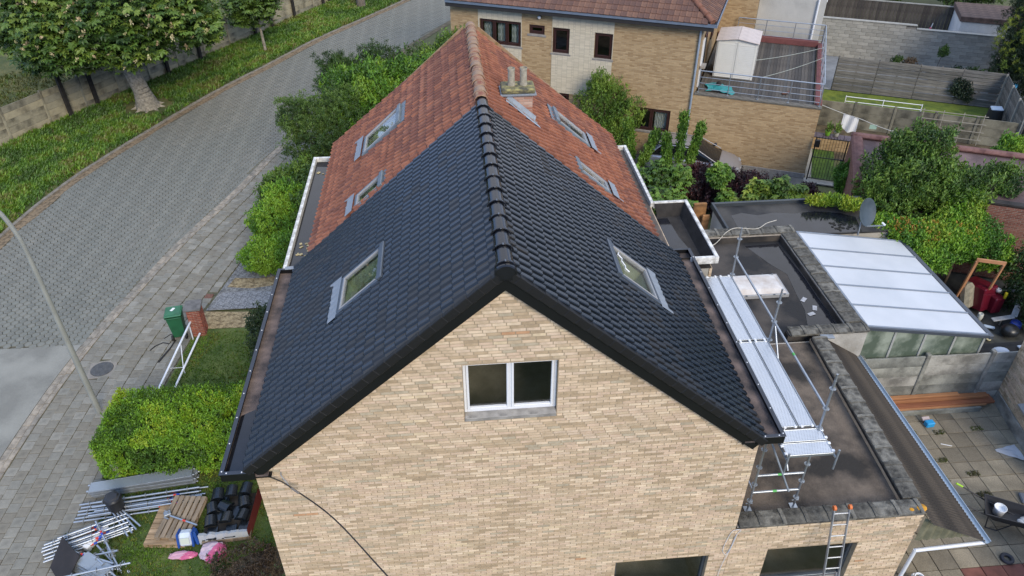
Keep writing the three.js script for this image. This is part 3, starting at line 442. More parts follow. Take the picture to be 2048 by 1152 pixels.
{
  const E = T('house_extension', 'pale brick extension with flat brown felt roof under the scaffold', 'extension', [7.1, 0, -2.8]);
  const hole = [[5.96, 7.87, 0.75, 2.09]];
  const W = P(E, 'front_wall', wallShape([[5.16, 0], [9.02, 0], [9.02, 2.83], [5.16, 2.83]], hole, 0.27, -0.006), mortarBeige);
  lay(W, (yb, yt) => cut([[5.159, 9.03]], hole, yb, yt), 0.02, 2.80, { seed: 17, nInd: 120 });
  P(W, 'window_reveal', bld().span(5.955, 5.966, 0.75, 2.09, -0.2, -0.003).span(7.864, 7.875, 0.75, 2.09, -0.2, -0.003).span(5.967, 7.863, 2.084, 2.095, -0.2, -0.003), brickMats[2]);
  windowAt(E, 5.97, 7.86, 0.80, 2.08, -0.12, { lights: 1, sash: 0, fw: 0.055, m: alu });
  P(E, 'side_wall', bld().bar(V3(8.88, 1.4, -0.30), V3(9.13, 1.4, -5.55), 0.26, 2.8), brickMats[1]);
  P(E, 'roof_deck', bld().span(5.14, 8.98, 2.55, 2.72, -5.52, -0.283), feltBrown);
  P(E, 'parapet', bld().span(5.17, 9.0, 2.55, 2.86, -0.282, -0.02).bar(V3(8.88, 2.70, -0.29), V3(9.13, 2.70, -5.52), 0.25, 0.32), feltBlack);
  const cp = P(E, 'parapet_bed', bld().span(5.19, 8.98, 2.862, 2.885, -0.29, -0.015), redMortar);
  copings(cp, V3(5.22, 0, -0.145), V3(8.98, 0, -0.145), 0.36, 2.92, 3); copings(cp, V3(8.93, 0, -0.34), V3(9.17, 0, -5.42), 0.38, 2.925, 4);
  P(cp, 'orange_lichen', bld().add(new THREE.SphereGeometry(0.11, 10, 5).scale(1, 0.25, 0.9), new THREE.Matrix4().makeTranslation(8.98, 2.96, -0.09)).add(new THREE.SphereGeometry(0.05, 8, 5).scale(1, 0.3, 0.9), new THREE.Matrix4().makeTranslation(8.76, 2.965, -0.06)), worn([0.55, 0.26, 0.02], 0.9, 0.2, 0.3));
  P(E, 'party_screen', bld().span(5.16, 9.2, 0, 2.70, -5.58, -5.53), roomPlaster); P(E, 'floor', bld().span(5.16, 8.8, -0.04, 0.06, -5.52, -0.3), roomPlaster);
  { const w = T('electric_cord', 'thin white cord hanging down the brick wall from the parapet end', 'cord', [5.15, 0.3, 0.03]); const f = (pts) => { const c = new THREE.CatmullRomCurve3(pts.map((p) => V3(...p))); return bld().add(new THREE.TubeGeometry(c, 24, 0.006, 5)); }; P(w, 'strand', f([[5.25, 2.86, 0.03], [5.12, 2.85, 0.02], [5.02, 2.5, 0.02], [5.0, 2.2, 0.02], [5.08, 2.05, 0.02], [5.14, 2.25, 0.02], [5.2, 2.7, 0.02], [5.26, 2.84, 0.03]]), whitePVC); P(w, 'strand', f([[5.2, 2.7, 0.025], [5.15, 2.3, 0.03], [5.05, 1.7, 0.03], [5.02, 0.9, 0.03], [5.0, 0.3, 0.04]]), whitePVC); }
}
{
  const E = T('house_extension', 'rendered extension with black felt roof, dome light and mossy copings beside the white glazed roof', 'extension', [7.9, 0, -8.1]);
  const rend = std(null, 0.9, { map: mottle([0.30, 0.28, 0.24], [0.52, 0.50, 0.45], 1.8, { per: 3, con: 2.2 }), bump: 0.004 });
  P(E, 'wall', bld().span(9.25, 10.58, 0, 2.87, -5.86, -5.62).span(10.32, 10.58, 0, 2.83, -10.9, -5.861).span(5.3, 10.319, 0, 2.83, -10.9, -10.64), rend);
  P(E, 'roof_deck', bld().span(5.14, 9.245, 2.5, 2.68, -10.639, -5.585).span(9.246, 10.319, 2.5, 2.68, -10.639, -5.70), feltBlack);
  P(E, 'parapet', bld().span(10.08, 10.318, 2.681, 2.86, -10.63, -5.87).span(6.15, 10.078, 2.681, 2.86, -10.63, -10.42).span(8.45, 10.318, 2.681, 2.86, -5.865, -5.66), feltBlack);
  const cp = P(E, 'parapet_bed', bld().span(10.10, 10.57, 2.862, 2.885, -10.88, -5.64).span(6.2, 10.098, 2.862, 2.884, -10.88, -10.45).span(8.5, 10.098, 2.862, 2.884, -5.85, -5.66), redMortar);
  copings(cp, V3(6.2, 0, -10.68), V3(10.55, 0, -10.68), 0.40, 2.92, 6); copings(cp, V3(10.35, 0, -10.44), V3(10.35, 0, -5.95), 0.46, 2.92, 7); copings(cp, V3(8.50, 0, -5.75), V3(10.58, 0, -5.75), 0.36, 2.925, 8);
  P(E, 'zinc_cap', bld().box(9.42, 2.90, -5.52, 0.36, 0.04, 0.2, { rz: -0.08, ch: 0.006 }), lead);
  P(E, 'standing_water', sheet([[8.9, -10.2], [9.95, -10.25], [10.05, -8.5], [10.03, -6.1], [9.2, -6.05], [9.45, -6.9], [9.5, -7.6], [9.62, -8.6], [9.3, -9.2]], 2.686), wetFelt);
  const dm = P(E, 'rooflight', bld().span(7.35, 9.24, 2.682, 2.80, -8.52, -7.52, 0.01), paleGrey);
  { const b = bld(), nx = 12, nz = 8, f = (i, j) => { const u = i / nx, v = j / nz, e = Math.min(1, Math.min(u, 1 - u) * 7) * Math.min(1, Math.min(v, 1 - v) * 5); return V3(7.40 + 1.79 * u, 2.802 + 0.12 * (1 - (1 - e) * (1 - e)), -8.47 + 0.90 * v); }; for (let i = 0; i < nx; i++) for (let j = 0; j < nz; j++) b.quad(f(i, j), f(i, j + 1), f(i + 1, j + 1), f(i + 1, j)); P(dm, 'dome', b, std(null, 0.25, { map: mottle([0.42, 0.36, 0.31], [0.66, 0.65, 0.63], 1.2, { con: 1.6, grain: 0.08 }) })); }
  const clamp = bld().box(0, 0, 0, 0.05, 0.03, 0.03, { ch: 0.004 }).geo(); for (const x of [7.6, 8.0, 8.4, 8.8, 9.1]) for (const z of [-8.5, -7.515]) piece(dm, 'clamp', clamp, alu, new THREE.Matrix4().makeTranslation(x, 2.81, z));
  const bits = [[9.55, -6.7, 0.3], [9.75, -6.95, 1.2], [9.6, -7.35, 0.8]]; for (const [x, z, r] of bits) { const t = T('plastic_scrap', 'scrap of clear plastic lying in the puddle on the black felt roof', 'scrap', [x, 2.69, z], 'plastic scraps on the felt roof'); P(t, 'film', bld().box(x, 2.70, z, 0.20, 0.012, 0.12, { ry: r, rz: 0.05, ch: 0.004 }), worn([0.35, 0.36, 0.38], 0.2, 0.3, 0.3)); }
  const rp = T('rope', 'pale rope trailing over the far mossy copings', 'rope', [8.4, 2.95, -10.6]); P(rp, 'strand', bld().add(new THREE.TubeGeometry(new THREE.CatmullRomCurve3([[6.6, 2.74, -10.1], [7.4, 2.74, -10.15], [7.9, 2.76, -10.25], [8.4, 2.99, -10.6], [8.7, 3.02, -10.75], [9.4, 2.99, -10.7], [9.8, 3.02, -10.95], [10.2, 2.99, -11.15]].map((p) => V3(...p))), 40, 0.013, 5)), worn([0.5, 0.47, 0.4], 0.9, 0.2, 0.2));
}
{ // glazed roof
  const K = T('conservatory', 'lean-to conservatory with five white opal roof panels', 'conservatory', [12.4, 0, -8.2]);
  const opal = std(null, 0.28, { map: mottle([0.43, 0.45, 0.46], [0.54, 0.55, 0.555], 2.6, { per: 2, oct: 6, con: 1.7, grain: 0.04, N: 512 }) }), anth = worn([0.055, 0.065, 0.080], 0.45, 1, 0.15, { bump: 0 });
  const y = (x) => 2.92 - (x - 10.62) * (0.54 / 3.5), za = -10.50, zb = -5.78, n = 5, f = (x, z, e = 0) => V3(x, y(x) + e, z);
  const ang = -Math.atan(0.54 / 3.5), frame = bld(); for (let i = 0; i <= n; i++) { const z = za + (zb - za) * i / n; frame.bar(f(10.62, z, 0.012), f(14.16, z, 0.012), 0.05, 0.045, 0.006); } frame.bar(f(10.62, za - 0.03), f(10.62, zb + 0.03), 0.06, 0.05);
  const fr = P(K, 'roof_frame', frame, worn([0.22, 0.25, 0.29], 0.4, 1, 0.1, { bump: 0, metal: 0.4 }));
  for (let i = 0; i < n; i++) { const z0 = za + (zb - za) * i / n + 0.02, z1 = za + (zb - za) * (i + 1) / n - 0.02, xm = 12.39; P(K, 'roof_panel', bld().box(xm, y(xm) - 0.002, (z0 + z1) / 2, 3.56, 0.02, z1 - z0, { rz: ang, ch: 0.003 }), opal); }
  P(fr, 'gutter', bld().bar(V3(14.22, y(14.2) - 0.02, za - 0.05), V3(14.22, y(14.2) - 0.02, zb + 0.10), 0.13, 0.11, 0.01).bar(f(10.62, zb + 0.055, -0.02), f(14.29, zb + 0.055, -0.02), 0.06, 0.10, 0.008), anth);
  const dirtyGlass = std(null, 0.16, { map: mottle([0.09, 0.12, 0.09], [0.30, 0.34, 0.28], 1.1, { per: 3, con: 2.6, grain: 0.1 }) }), fx = [10.62, 11.5, 12.38, 13.26, 14.12], fm = bld();
  for (const x of fx) fm.span(x - 0.03, x + 0.03, 0, y(x) - 0.075, zb - 0.06, zb + 0.01, 0.004); fm.span(10.66, 14.09, 0.85, 0.93, zb - 0.055, zb + 0.005); const fw = P(K, 'front_frame', fm, worn([0.34, 0.35, 0.33], 0.6, 1, 0.2));
  for (let i = 0; i < 4; i++) { const a = fx[i] + 0.032, c = fx[i + 1] - 0.032, ya = y(a) - 0.08, yc = y(c) - 0.08, b = bld(); b.quad(V3(a, 0.935, zb - 0.02), V3(c, 0.935, zb - 0.02), V3(c, yc, zb - 0.02), V3(a, ya, zb - 0.02)).quad(V3(a, 0.935, zb - 0.028), V3(a, ya, zb - 0.028), V3(c, yc, zb - 0.028), V3(c, 0.935, zb - 0.028)); P(fw, 'pane', b, dirtyGlass); }
  P(K, 'base_wall', bld().span(10.62, 14.1, 0, 0.845, zb - 0.06, zb), plaster); P(K, 'side_panel', bld().span(14.05, 14.1, 0, 2.25, za, zb - 0.062), dirtyGlass);
}
{ // corrugated lean-to
  const L = T('corrugated_lean_to', 'weathered dark corrugated lean-to roof with zinc gutter over the patio', 'lean-to roof', [9.8, 0, -2.7]);
  const M = std(null, 0.95, { map: mottle([0.018, 0.0145, 0.011], [0.066, 0.053, 0.039], 1.2, { per: 4, con: 2.2, grain: 0.35 }), bump: 0.006 });
  const b = bld(), z0 = 0.22, z1 = -5.60, n = 77 * 6, top = (z) => V3(9.10 + 0.24 * (-z / 5.5), 2.82, z), bot = (z) => V3(10.46, 2.10, z);
  const h = (i) => 0.016 * Math.sin(i / 6 * Math.PI * 2); for (let i = 0; i < n; i++) { const a = z0 + (z1 - z0) * i / n, c = z0 + (z1 - z0) * (i + 1) / n, p = top(a), q = bot(a), r = bot(c), s = top(c); p.y += h(i); q.y += h(i); r.y += h(i + 1); s.y += h(i + 1); const N = (k) => V3(0.46, 0.89, Math.cos(k / 6 * Math.PI * 2) * 0.9).normalize(); b.tri(p, q, r, N(i), N(i), N(i + 1)).tri(p, r, s, N(i), N(i + 1), N(i + 1)); }
  P(L, 'roof_sheet', b, M);
  const gm = worn([0.36, 0.42, 0.47], 0.4, 0.8, 0.15, { bump: 0, metal: 0.4 }), g = bld(); { const sg = 10, f = (i, z, r) => { const t = Math.PI * (1 + i / sg); return V3(10.52 + Math.cos(t) * r, 2.08 + Math.sin(t) * r, z); }; for (let i = 0; i < sg; i++) { g.quad(f(i, z0, 0.065), f(i + 1, z0, 0.065), f(i + 1, z1, 0.065), f(i, z1, 0.065)); g.quad(f(i, z0, 0.058), f(i, z1, 0.058), f(i + 1, z1, 0.058), f(i + 1, z0, 0.058)); } g.tube(V3(10.585, 2.085, z0), V3(10.585, 2.085, z1), 0.012, 0.012, 6); }
  const gt = P(L, 'gutter', g, gm); const joint = bld().box(0, 0, 0, 0.16, 0.012, 0.03).geo(); for (const z of [-1.2, -2.4, -3.6, -4.8]) piece(gt, 'gutter_joint', joint, worn([0.12, 0.14, 0.16], 0.5), new THREE.Matrix4().makeTranslation(10.52, 2.0, z));
  P(gt, 'downpipe', bld().tube(V3(10.5, 2.0, 0.17), V3(9.12, 1.80, 0.10), 0.045, 0.045, 10).tube(V3(9.12, 1.82, 0.10), V3(9.09, 0, 0.06), 0.04, 0.04, 10), whitePVC);
  const e = bld(); for (let i = 0; i < 14; i++) { const x0 = 9.06 + i * 0.088, x1 = x0 + 0.088, ty = (x) => 2.78 - (x - 9.06) * 0.53, w = (k) => (k % 2 ? 0.03 : 0); e.quad(V3(x0, 2.06, 0.03 + w(i)), V3(x1, 2.06, 0.03 + w(i + 1)), V3(x1, ty(x1), 0.03 + w(i + 1)), V3(x0, ty(x0), 0.03 + w(i))); }
  P(L, 'end_panel', e, std(null, 0.9, { map: mottle([0.10, 0.10, 0.06], [0.20, 0.19, 0.12], 0.6), side: THREE.DoubleSide }));
  P(L, 'post', bld().span(10.40, 10.47, 0, 2.0, -5.5, -5.43), worn([0.2, 0.15, 0.1], 0.9));
}
// ---------- scaffold ----------
const galv = worn([0.40, 0.43, 0.46], 0.38, 0.7, 0.14, { bump: 0, metal: 0.75 });
const galvDull = worn([0.32, 0.35, 0.375], 0.5, 0.5, 0.2, { bump: 0, metal: 0.6 });
const deckMap = dtex(128, 0.12, (u, v) => { const r = Math.floor(v * 4), x = (u * 4 + (r % 2) * 0.5) % 1, y = (v * 4) % 1, d = Math.hypot((x - 0.5) * 0.8, y - 0.5); return d < 0.24 ? [0.16, 0.18, 0.20] : d < 0.34 ? [0.78, 0.82, 0.86] : [0.56, 0.60, 0.65]; });
const deckM = std(null, 0.38, { map: deckMap, metal: 0.55 });
const rosetteGeo = (() => { const s = new THREE.Shape(); s.absarc(0, 0, 0.06, 0, Math.PI * 2); for (let i = 0; i < 4; i++) { const h = new THREE.Path(), a = i * Math.PI / 2; h.absarc(Math.cos(a) * 0.042, Math.sin(a) * 0.042, 0.010, 0, Math.PI * 2, true); s.holes.push(h); } return new THREE.ExtrudeGeometry(s, { depth: 0.009, bevelEnabled: false, curveSegments: 6 }).rotateX(-Math.PI / 2); })();
{
  const F = T('scaffold', 'galvanised scaffold with perforated deck standing on the flat extension roof', 'scaffold', [6.1, 2.72, -3.0]);
  const zs = [-0.53, -3.10, -5.56], xo = 6.56, xi = 5.60, yB = 2.75;
  for (const z of zs) for (const x of [xi, xo]) {
    const topY = x === xo ? (z < -5 ? 6.30 : 6.35) : 5.0, st = P(F, 'standard', bld().tube(V3(x, yB + 0.06, z), V3(x, topY - 0.15, z), 0.0242, 0.0242, 10).tube(V3(x, topY - 0.15, z), V3(x, topY, z), 0.019, 0.019, 8), galv);
    for (let y = 3.0; y < topY - 0.1; y += 0.5) piece(st, 'rosette', rosetteGeo, galvDull, new THREE.Matrix4().makeTranslation(x, y, z));
    P(st, 'base_plate', bld().span(x - 0.075, x + 0.075, 2.728, 2.74, z - 0.075, z + 0.075, 0.002).tube(V3(x, 2.74, z), V3(x, yB + 0.3, z), 0.018, 0.018, 8).box(x, yB + 0.16, z, 0.14, 0.02, 0.02), galv);
  }
  for (let i = 0; i < 2; i++) { P(F, 'guard_rail', bld().tube(V3(xo, 5.5, zs[i]), V3(xo, 5.5, zs[i + 1]), 0.024, 0.024, 10), galv); P(F, 'ledger', bld().tube(V3(xo, 4.9, zs[i]), V3(xo, 4.9, zs[i + 1]), 0.024, 0.024, 8), galv); P(F, 'ledger', bld().tube(V3(xi, 3.3, zs[i]), V3(xi, 3.3, zs[i + 1]), 0.024, 0.024, 8), galv); }
  for (const y of [3.25, 3.75]) P(F, 'transom', bld().tube(V3(xi, y, zs[0]), V3(xo, y, zs[0]), 0.024, 0.024, 10), galv);
  for (const z of zs) P(F, 'transom', bld().tube(V3(xi, 4.93, z), V3(xo, 4.93, z), 0.024, 0.024, 10), galv);
  P(F, 'diagonal_brace', bld().tube(V3(xo + 0.04, 5.4, zs[1]), V3(xo + 0.04, 3.1, zs[0] - 0.6), 0.021, 0.021, 8), galv); P(F, 'diagonal_brace', bld().tube(V3(5.62, 4.85, -0.40), V3(6.0, 3.9, 0.0), 0.02, 0.02, 8), galvDull);
  const deck = (x0, x1, z0, z1, y, along) => { const e = 0.02, d = P(F, 'deck', bld().span(x0 + e, x1 - e, y - 0.012, y, z0 + e, z1 - e), deckM); P(d, 'deck_edge', bld().span(x0, x0 + e - 0.001, y - 0.06, y + 0.014, z0, z1, 0.004).span(x1 - e + 0.001, x1, y - 0.06, y + 0.014, z0, z1, 0.004).span(x0 + e, x1 - e, y - 0.05, y + 0.010, z0, z0 + e - 0.001, 0.004).span(x0 + e, x1 - e, y - 0.05, y + 0.010, z1 - e + 0.001, z1, 0.004), galv);
    const hk = bld(); if (along === 'z') for (const x of [x0 + 0.06, x1 - 0.06]) for (const z of [z0, z1]) hk.box(x, y + 0.004, z, 0.05, 0.03, 0.06, { ch: 0.006 }); else for (const z of [z0 + 0.06, z1 - 0.06]) for (const x of [x0, x1]) hk.box(x, y + 0.004, z, 0.06, 0.03, 0.05, { ch: 0.006 }); P(d, 'hook', hk, whitePVC); };
  deck(5.86, 6.18, -5.50, -3.13, 5.0, 'z'); deck(6.19, 6.51, -5.50, -3.13, 5.0, 'z'); deck(5.86, 6.18, -3.07, -0.60, 5.0, 'z'); deck(6.19, 6.51, -3.07, -0.60, 5.0, 'z');
  deck(5.70, 6.58, -0.54, -0.24, 4.99, 'x'); deck(5.70, 6.58, -0.22, 0.08, 4.99, 'x');
  P(F, 'bracket', bld().tube(V3(5.70, 4.92, -0.55), V3(5.70, 4.92, 0.12), 0.02, 0.02, 8).tube(V3(6.60, 4.92, -0.55), V3(6.60, 4.92, 0.12), 0.02, 0.02, 8).tube(V3(5.70, 4.62, 0.13), V3(5.70, 5.12, 0.13), 0.019, 0.019, 8).tube(V3(6.62, 4.62, 0.13), V3(6.62, 5.12, 0.13), 0.019, 0.019, 8), galvDull);
  const green = std([0.10, 0.42, 0.10], 0.6); P(F, 'green_band', bld().tube(V3(6.02, 3.75, -0.53), V3(6.10, 3.75, -0.53), 0.0252, 0.0252, 10).tube(V3(6.02, 3.25, -0.53), V3(6.10, 3.25, -0.53), 0.0252, 0.0252, 10).tube(V3(xo, 5.5, -2.0), V3(xo, 5.5, -2.08), 0.0252, 0.0252, 10), green);
}
{ // ladder against the extension
  const L = T('ladder', 'aluminium ladder with orange top wheels leaning on the extension parapet', 'ladder', [7.05, 0, 1.15]);
  const a = V3(7.11, 3.42, 0.13), c = V3(7.03, 0.0, 1.15), d = 0.155, rail = (b, w, o, t0 = 0, t1 = 1) => { for (const s of [-1, 1]) b.bar(a.clone().lerp(c, t0).add(V3(s * w, o, o * 0.6)), a.clone().lerp(c, t1).add(V3(s * w, o, o * 0.6)), 0.022, 0.06, 0.004, V3(0, 0.3, 1)); };
  const aluL = worn([0.46, 0.47, 0.48], 0.4, 0.6, 0.2, { bump: 0, metal: 0.6 });
  const b = bld(); rail(b, d, 0); P(L, 'stile', b, aluL); const b2 = bld(); rail(b2, d - 0.03, -0.06, 0.42, 1); P(L, 'inner_stile', b2, aluL);
  for (let i = 0; i < 14; i++) { const p = a.clone().lerp(c, 0.03 + i * 0.072); P(L, 'rung', bld().tube(p.clone().add(V3(-d, 0, 0)), p.clone().add(V3(d, 0, 0)), 0.015, 0.015, 8), aluL); if (i > 5) P(L, 'rung', bld().tube(p.clone().add(V3(-d + 0.03, -0.09, -0.04)), p.clone().add(V3(d - 0.03, -0.09, -0.04)), 0.015, 0.015, 8), aluL); }
  for (const s of [-1, 1]) P(L, 'wheel', bld().tube(a.clone().add(V3(s * d - 0.025, 0.04, 0)), a.clone().add(V3(s * d + 0.025, 0.04, 0)), 0.05, 0.05, 14), std([0.62, 0.16, 0.04], 0.6));
}
{ // service cable from the gable to the street pole outside the frame
  const C = T('overhead_cable', 'black service cable anchored to the gable below the left gutter', 'cable', [-3.4, 5.3, 0.05]), m = worn([0.02, 0.018, 0.016], 0.6);
  const f = (pts, r) => bld().add(new THREE.TubeGeometry(new THREE.CatmullRomCurve3(pts.map((p) => V3(...p))), 40, r, 6));
  P(C, 'cable', f([[-3.55, 5.43, 0.06], [-3.38, 5.42, 0.08], [-3.2, 5.36, 0.12], [-3.02, 5.2, 0.16], [-2.3, 5.13, 0.75], [-1.32, 5.0, 1.88], [0.9, 5.0, 4.6], [2.6, 5.3, 6.6]], 0.012), m);
  P(C, 'anchor_clamp', bld().bar(V3(-3.02, 5.2, 0.16), V3(-2.86, 5.185, 0.29), 0.035, 0.035, 0.008), worn([0.18, 0.16, 0.14], 0.6)); P(C, 'hook', bld().path([V3(-3.16, 5.42, 0.0), V3(-3.16, 5.40, 0.06), V3(-3.10, 5.32, 0.11), V3(-3.02, 5.2, 0.16)], 0.008), galvDull);
}
// ---------- ground, street, pavement ----------
S('ground', (() => { const b = bld(); b.quad(V3(-160, -0.07, 60), V3(160, -0.07, 60), V3(160, -0.07, -200), V3(-160, -0.07, -200)); return b; })(), std(null, 0.95, { map: mottle([0.045, 0.055, 0.018], [0.11, 0.115, 0.045], 9, { per: 4, oct: 6, N: 512, grain: 0.3 }) }));
const lin = (pts, t) => { let i = 0; while (i < pts.length - 2 && pts[i + 1][1] > t) i++; const [x0, z0] = pts[i], [x1, z1] = pts[i + 1]; return x0 + (x1 - x0) * (t - z0) / (z1 - z0); };
const smooth = (pts) => new THREE.CatmullRomCurve3(pts.map(([x, z]) => V3(x, 0, z))).getPoints(140).map((p) => [p.x, p.z]);
const kerbR = smooth([[-13.3, 14], [-12.6, 4], [-12.2, -3], [-12.12, -5.6], [-11.92, -8.7], [-11.60, -11.0], [-11.06, -13.4], [-10.62, -15.3], [-10.15, -17.0], [-9.1, -20.2], [-7.95, -24.3], [-5.9, -30], [-3.4, -36], [0, -42.6], [4, -49], [9, -57]]);
const kerbL = smooth([[-17.6, 14], [-17.9, 0], [-17.75, -10], [-17.45, -17], [-17.15, -19.1], [-16.65, -21.4], [-16.04, -23.4], [-14.8, -26.6], [-12.5, -32], [-10.55, -35.7], [-8.2, -40.3], [-5.4, -44.7], [-2.95, -48.6], [2, -57]]);
const xR = (z) => lin(kerbR, z), xL = (z) => lin(kerbL, z);
const roadBed = worn([0.135, 0.132, 0.105], 0.95, 2, 0.3);
{ // road bed and hexagonal pavers
  const b = bld(); for (let i = 0; i < 66; i++) { const z0 = 12 - i, z1 = z0 - 1; b.quad(V3(xL(z0) - 0.1, -0.058, z0), V3(xR(z0) + 0.1, -0.058, z0), V3(xR(z1) + 0.1, -0.058, z1), V3(xL(z1) - 0.1, -0.058, z1)); }
  const road = S('road', b, roadBed, 'street of grey hexagonal concrete pavers curving away past the grass verge');
  const pavM = [[0.150, 0.154, 0.132], [0.159, 0.162, 0.138], [0.166, 0.167, 0.142], [0.173, 0.172, 0.145], [0.184, 0.180, 0.152]].map((c) => worn(c, 0.8, 0.9, 0.16, { bump: 0.004, t: { per: 4, grain: 0.22 } }));
  const A = 0.235, rad = A / Math.sqrt(3) - 0.006, hex = bld(); { const f = (i, r, y) => { const t = i * Math.PI / 3; return V3(Math.cos(t) * r, y, Math.sin(t) * r); }; for (let i = 0; i < 6; i++) { hex.tri(V3(0, 0, 0), f(i + 1, rad - 0.008, 0), f(i, rad - 0.008, 0)); hex.quad(f(i, rad - 0.008, 0), f(i + 1, rad - 0.008, 0), f(i + 1, rad, -0.03), f(i, rad, -0.03)); } }
  const hg = [hex.geo(0), hex.geo(0.33), hex.geo(0.71)], R = rng(2), list = [], mid = (z) => (xL(z) + xR(z)) / 2, dx = A * Math.sqrt(3) / 2;
  // rows follow the street; arc length along the middle line
  let z = -10.72, row = 0; const dirAt = (q) => V3(mid(q - 0.5) - mid(q + 0.5), 0, -1).normalize();
  while (z > -54) { const d = dirAt(z), c = V3(mid(z), 0, z), nrm = V3(-d.z, 0, d.x), half = (xR(z) - xL(z)) / 2 * Math.abs(nrm.x) - 0.30; const yaw = Math.atan2(-nrm.z, nrm.x);
    for (let i = -20; i <= 20; i++) { const u = i * dx; if (Math.abs(u) > half) continue; const p = c.clone().addScaledVector(nrm, u).addScaledVector(d, (i & 1) ? A / 2 : 0); const crown = 0.03 * (1 - (u / half) ** 2); list.push({ M: new THREE.Matrix4().makeRotationFromEuler(new THREE.Euler((R() - 0.5) * 0.012, yaw, (R() - 0.5) * 0.012)).setPosition(p.x, -0.03 + crown + R() * 0.004, p.z), d: depthOf(p.x, 0, p.z), k: Math.min(4, Math.max(0, Math.floor(5 * (0.6 * (1.6 * fbm((u + 9) * 0.05, (z + 80) * 0.02, 8, 3, 12) - 0.3) + 0.4 * R())))), g: Math.floor(R() * 3), vis: p.x > -17.6 }); }
    z -= A * Math.abs(d.z); row++; }
  list.sort((a, b2) => a.d - b2.d); list.slice(0, 300).forEach((q) => piece(road, 'hexagonal_paver', hg[q.g], pavM[q.k], q.M));
  const by = pavM.map(() => bld()); list.slice(300).forEach((q) => by[q.k].add(hg[q.g], q.M)); by.forEach((q, i) => stuff(P(road, 'paver_field', q, pavM[i])));
  // concrete carriageway where the pavers end
  const con = S('concrete_road', (() => { const q = bld(), zc = -10.56; for (let i = 0; i < 22; i++) { const z0 = zc + i * 1.0, z1 = z0 + 1; q.quad(V3(xL(z1), -0.012, z1), V3(xR(z1) - 0.30, -0.012, z1), V3(xR(z0) - 0.30, -0.012, z0), V3(xL(z0), -0.012, z0)); q.quad(V3(xR(z0) - 0.30, -0.012, z0), V3(xR(z1) - 0.30, -0.012, z1), V3(xR(z1) - 0.30, -0.06, z1), V3(xR(z0) - 0.30, -0.06, z0)); } q.quad(V3(xL(zc), -0.06, zc), V3(xL(zc), -0.012, zc), V3(xR(zc) - 0.3, -0.012, zc), V3(xR(zc) - 0.3, -0.06, zc)); return q; })(), worn([0.225, 0.222, 0.192], 0.85, 2.6, 0.22, { t: { per: 3, oct: 7, con: 2.4, grain: 0.25, N: 512 } }));
  // gutter bands
  const band = [[0.25, 0.22, 0.175], [0.29, 0.25, 0.195], [0.215, 0.195, 0.16]].map((c) => worn(c, 0.9, 0.7, 0.3, { t: { per: 5, con: 2, grain: 0.3 } }));
  const gut = S('gutter_band', (() => { const q = bld(); for (let i = 0; i < 66; i++) { const z0 = 10 - i, z1 = z0 - 1; q.quad(V3(xR(z0) - 0.31, -0.05, z0), V3(xR(z0) + 0.11, -0.05, z0), V3(xR(z1) + 0.11, -0.05, z1), V3(xR(z1) - 0.31, -0.05, z1)); } return q; })(), worn([0.12, 0.10, 0.06], 0.95, 0.5, 0.4));
  for (let zz = -1; zz > -26; zz -= 0.42) { const yaw = Math.atan2(-(xR(zz - 0.2) - xR(zz + 0.2)), 0.4); piece(gut, 'gutter_stone', bld().box(0, 0, 0, 0.20, 0.05, 0.41, { ch: 0.008 }).geo(R()), band[Math.floor(R() * 3)], new THREE.Matrix4().makeRotationY(yaw + (R() - 0.5) * 0.02).setPosition(xR(zz) - 0.19, -0.045 + R() * 0.006, zz)); piece(gut, 'edge_stone', bld().box(0, 0, 0, 0.14, 0.06, 0.41, { ch: 0.008 }).geo(R()), band[Math.floor(R() * 3)], new THREE.Matrix4().makeRotationY(yaw).setPosition(xR(zz) + 0.0, -0.03 + R() * 0.006, zz)); }
  const kb = S('kerb', (() => { const q = bld(); for (let i = 0; i < 70; i++) { const z0 = 8 - i * 0.95, z1 = z0 - 0.95; q.bar(V3(xL(z0) - 0.07, -0.01, z0), V3(xL(z1) - 0.07, -0.01, z1 + 0.012), 0.14, 0.12 + 0.01 * (i % 3), 0.012); } return q; })(), worn([0.20, 0.18, 0.15], 0.95, 0.9, 0.35, { t: { per: 5, con: 2, grain: 0.3 } }));
  // leaf litter and sand along the far kerb
  S('kerb_litter', (() => { const q = bld(); for (let i = 0; i < 66; i++) { const z0 = 10 - i, z1 = z0 - 1, w = (zz) => 0.28 + 0.16 * vnoise(zz * 0.9 + 100, 3, 999, 4); q.quad(V3(xL(z0), -0.012, z0), V3(xL(z0) + w(z0), -0.022, z0), V3(xL(z1) + w(z1), -0.022, z1), V3(xL(z1), -0.012, z1)); } return q; })(), worn([0.17, 0.125, 0.075], 0.95, 0.6, 0.5, { t: { per: 6, con: 2.2, grain: 0.4 } }));
}
const xP = (z) => (z > -8.5 ? -9.05 + (-5 - z) * 0.07 : z > -11.6 ? -8.8 + (-8.5 - z) * 0.075 : -8.57 + (-11.6 - z) * 0.215);
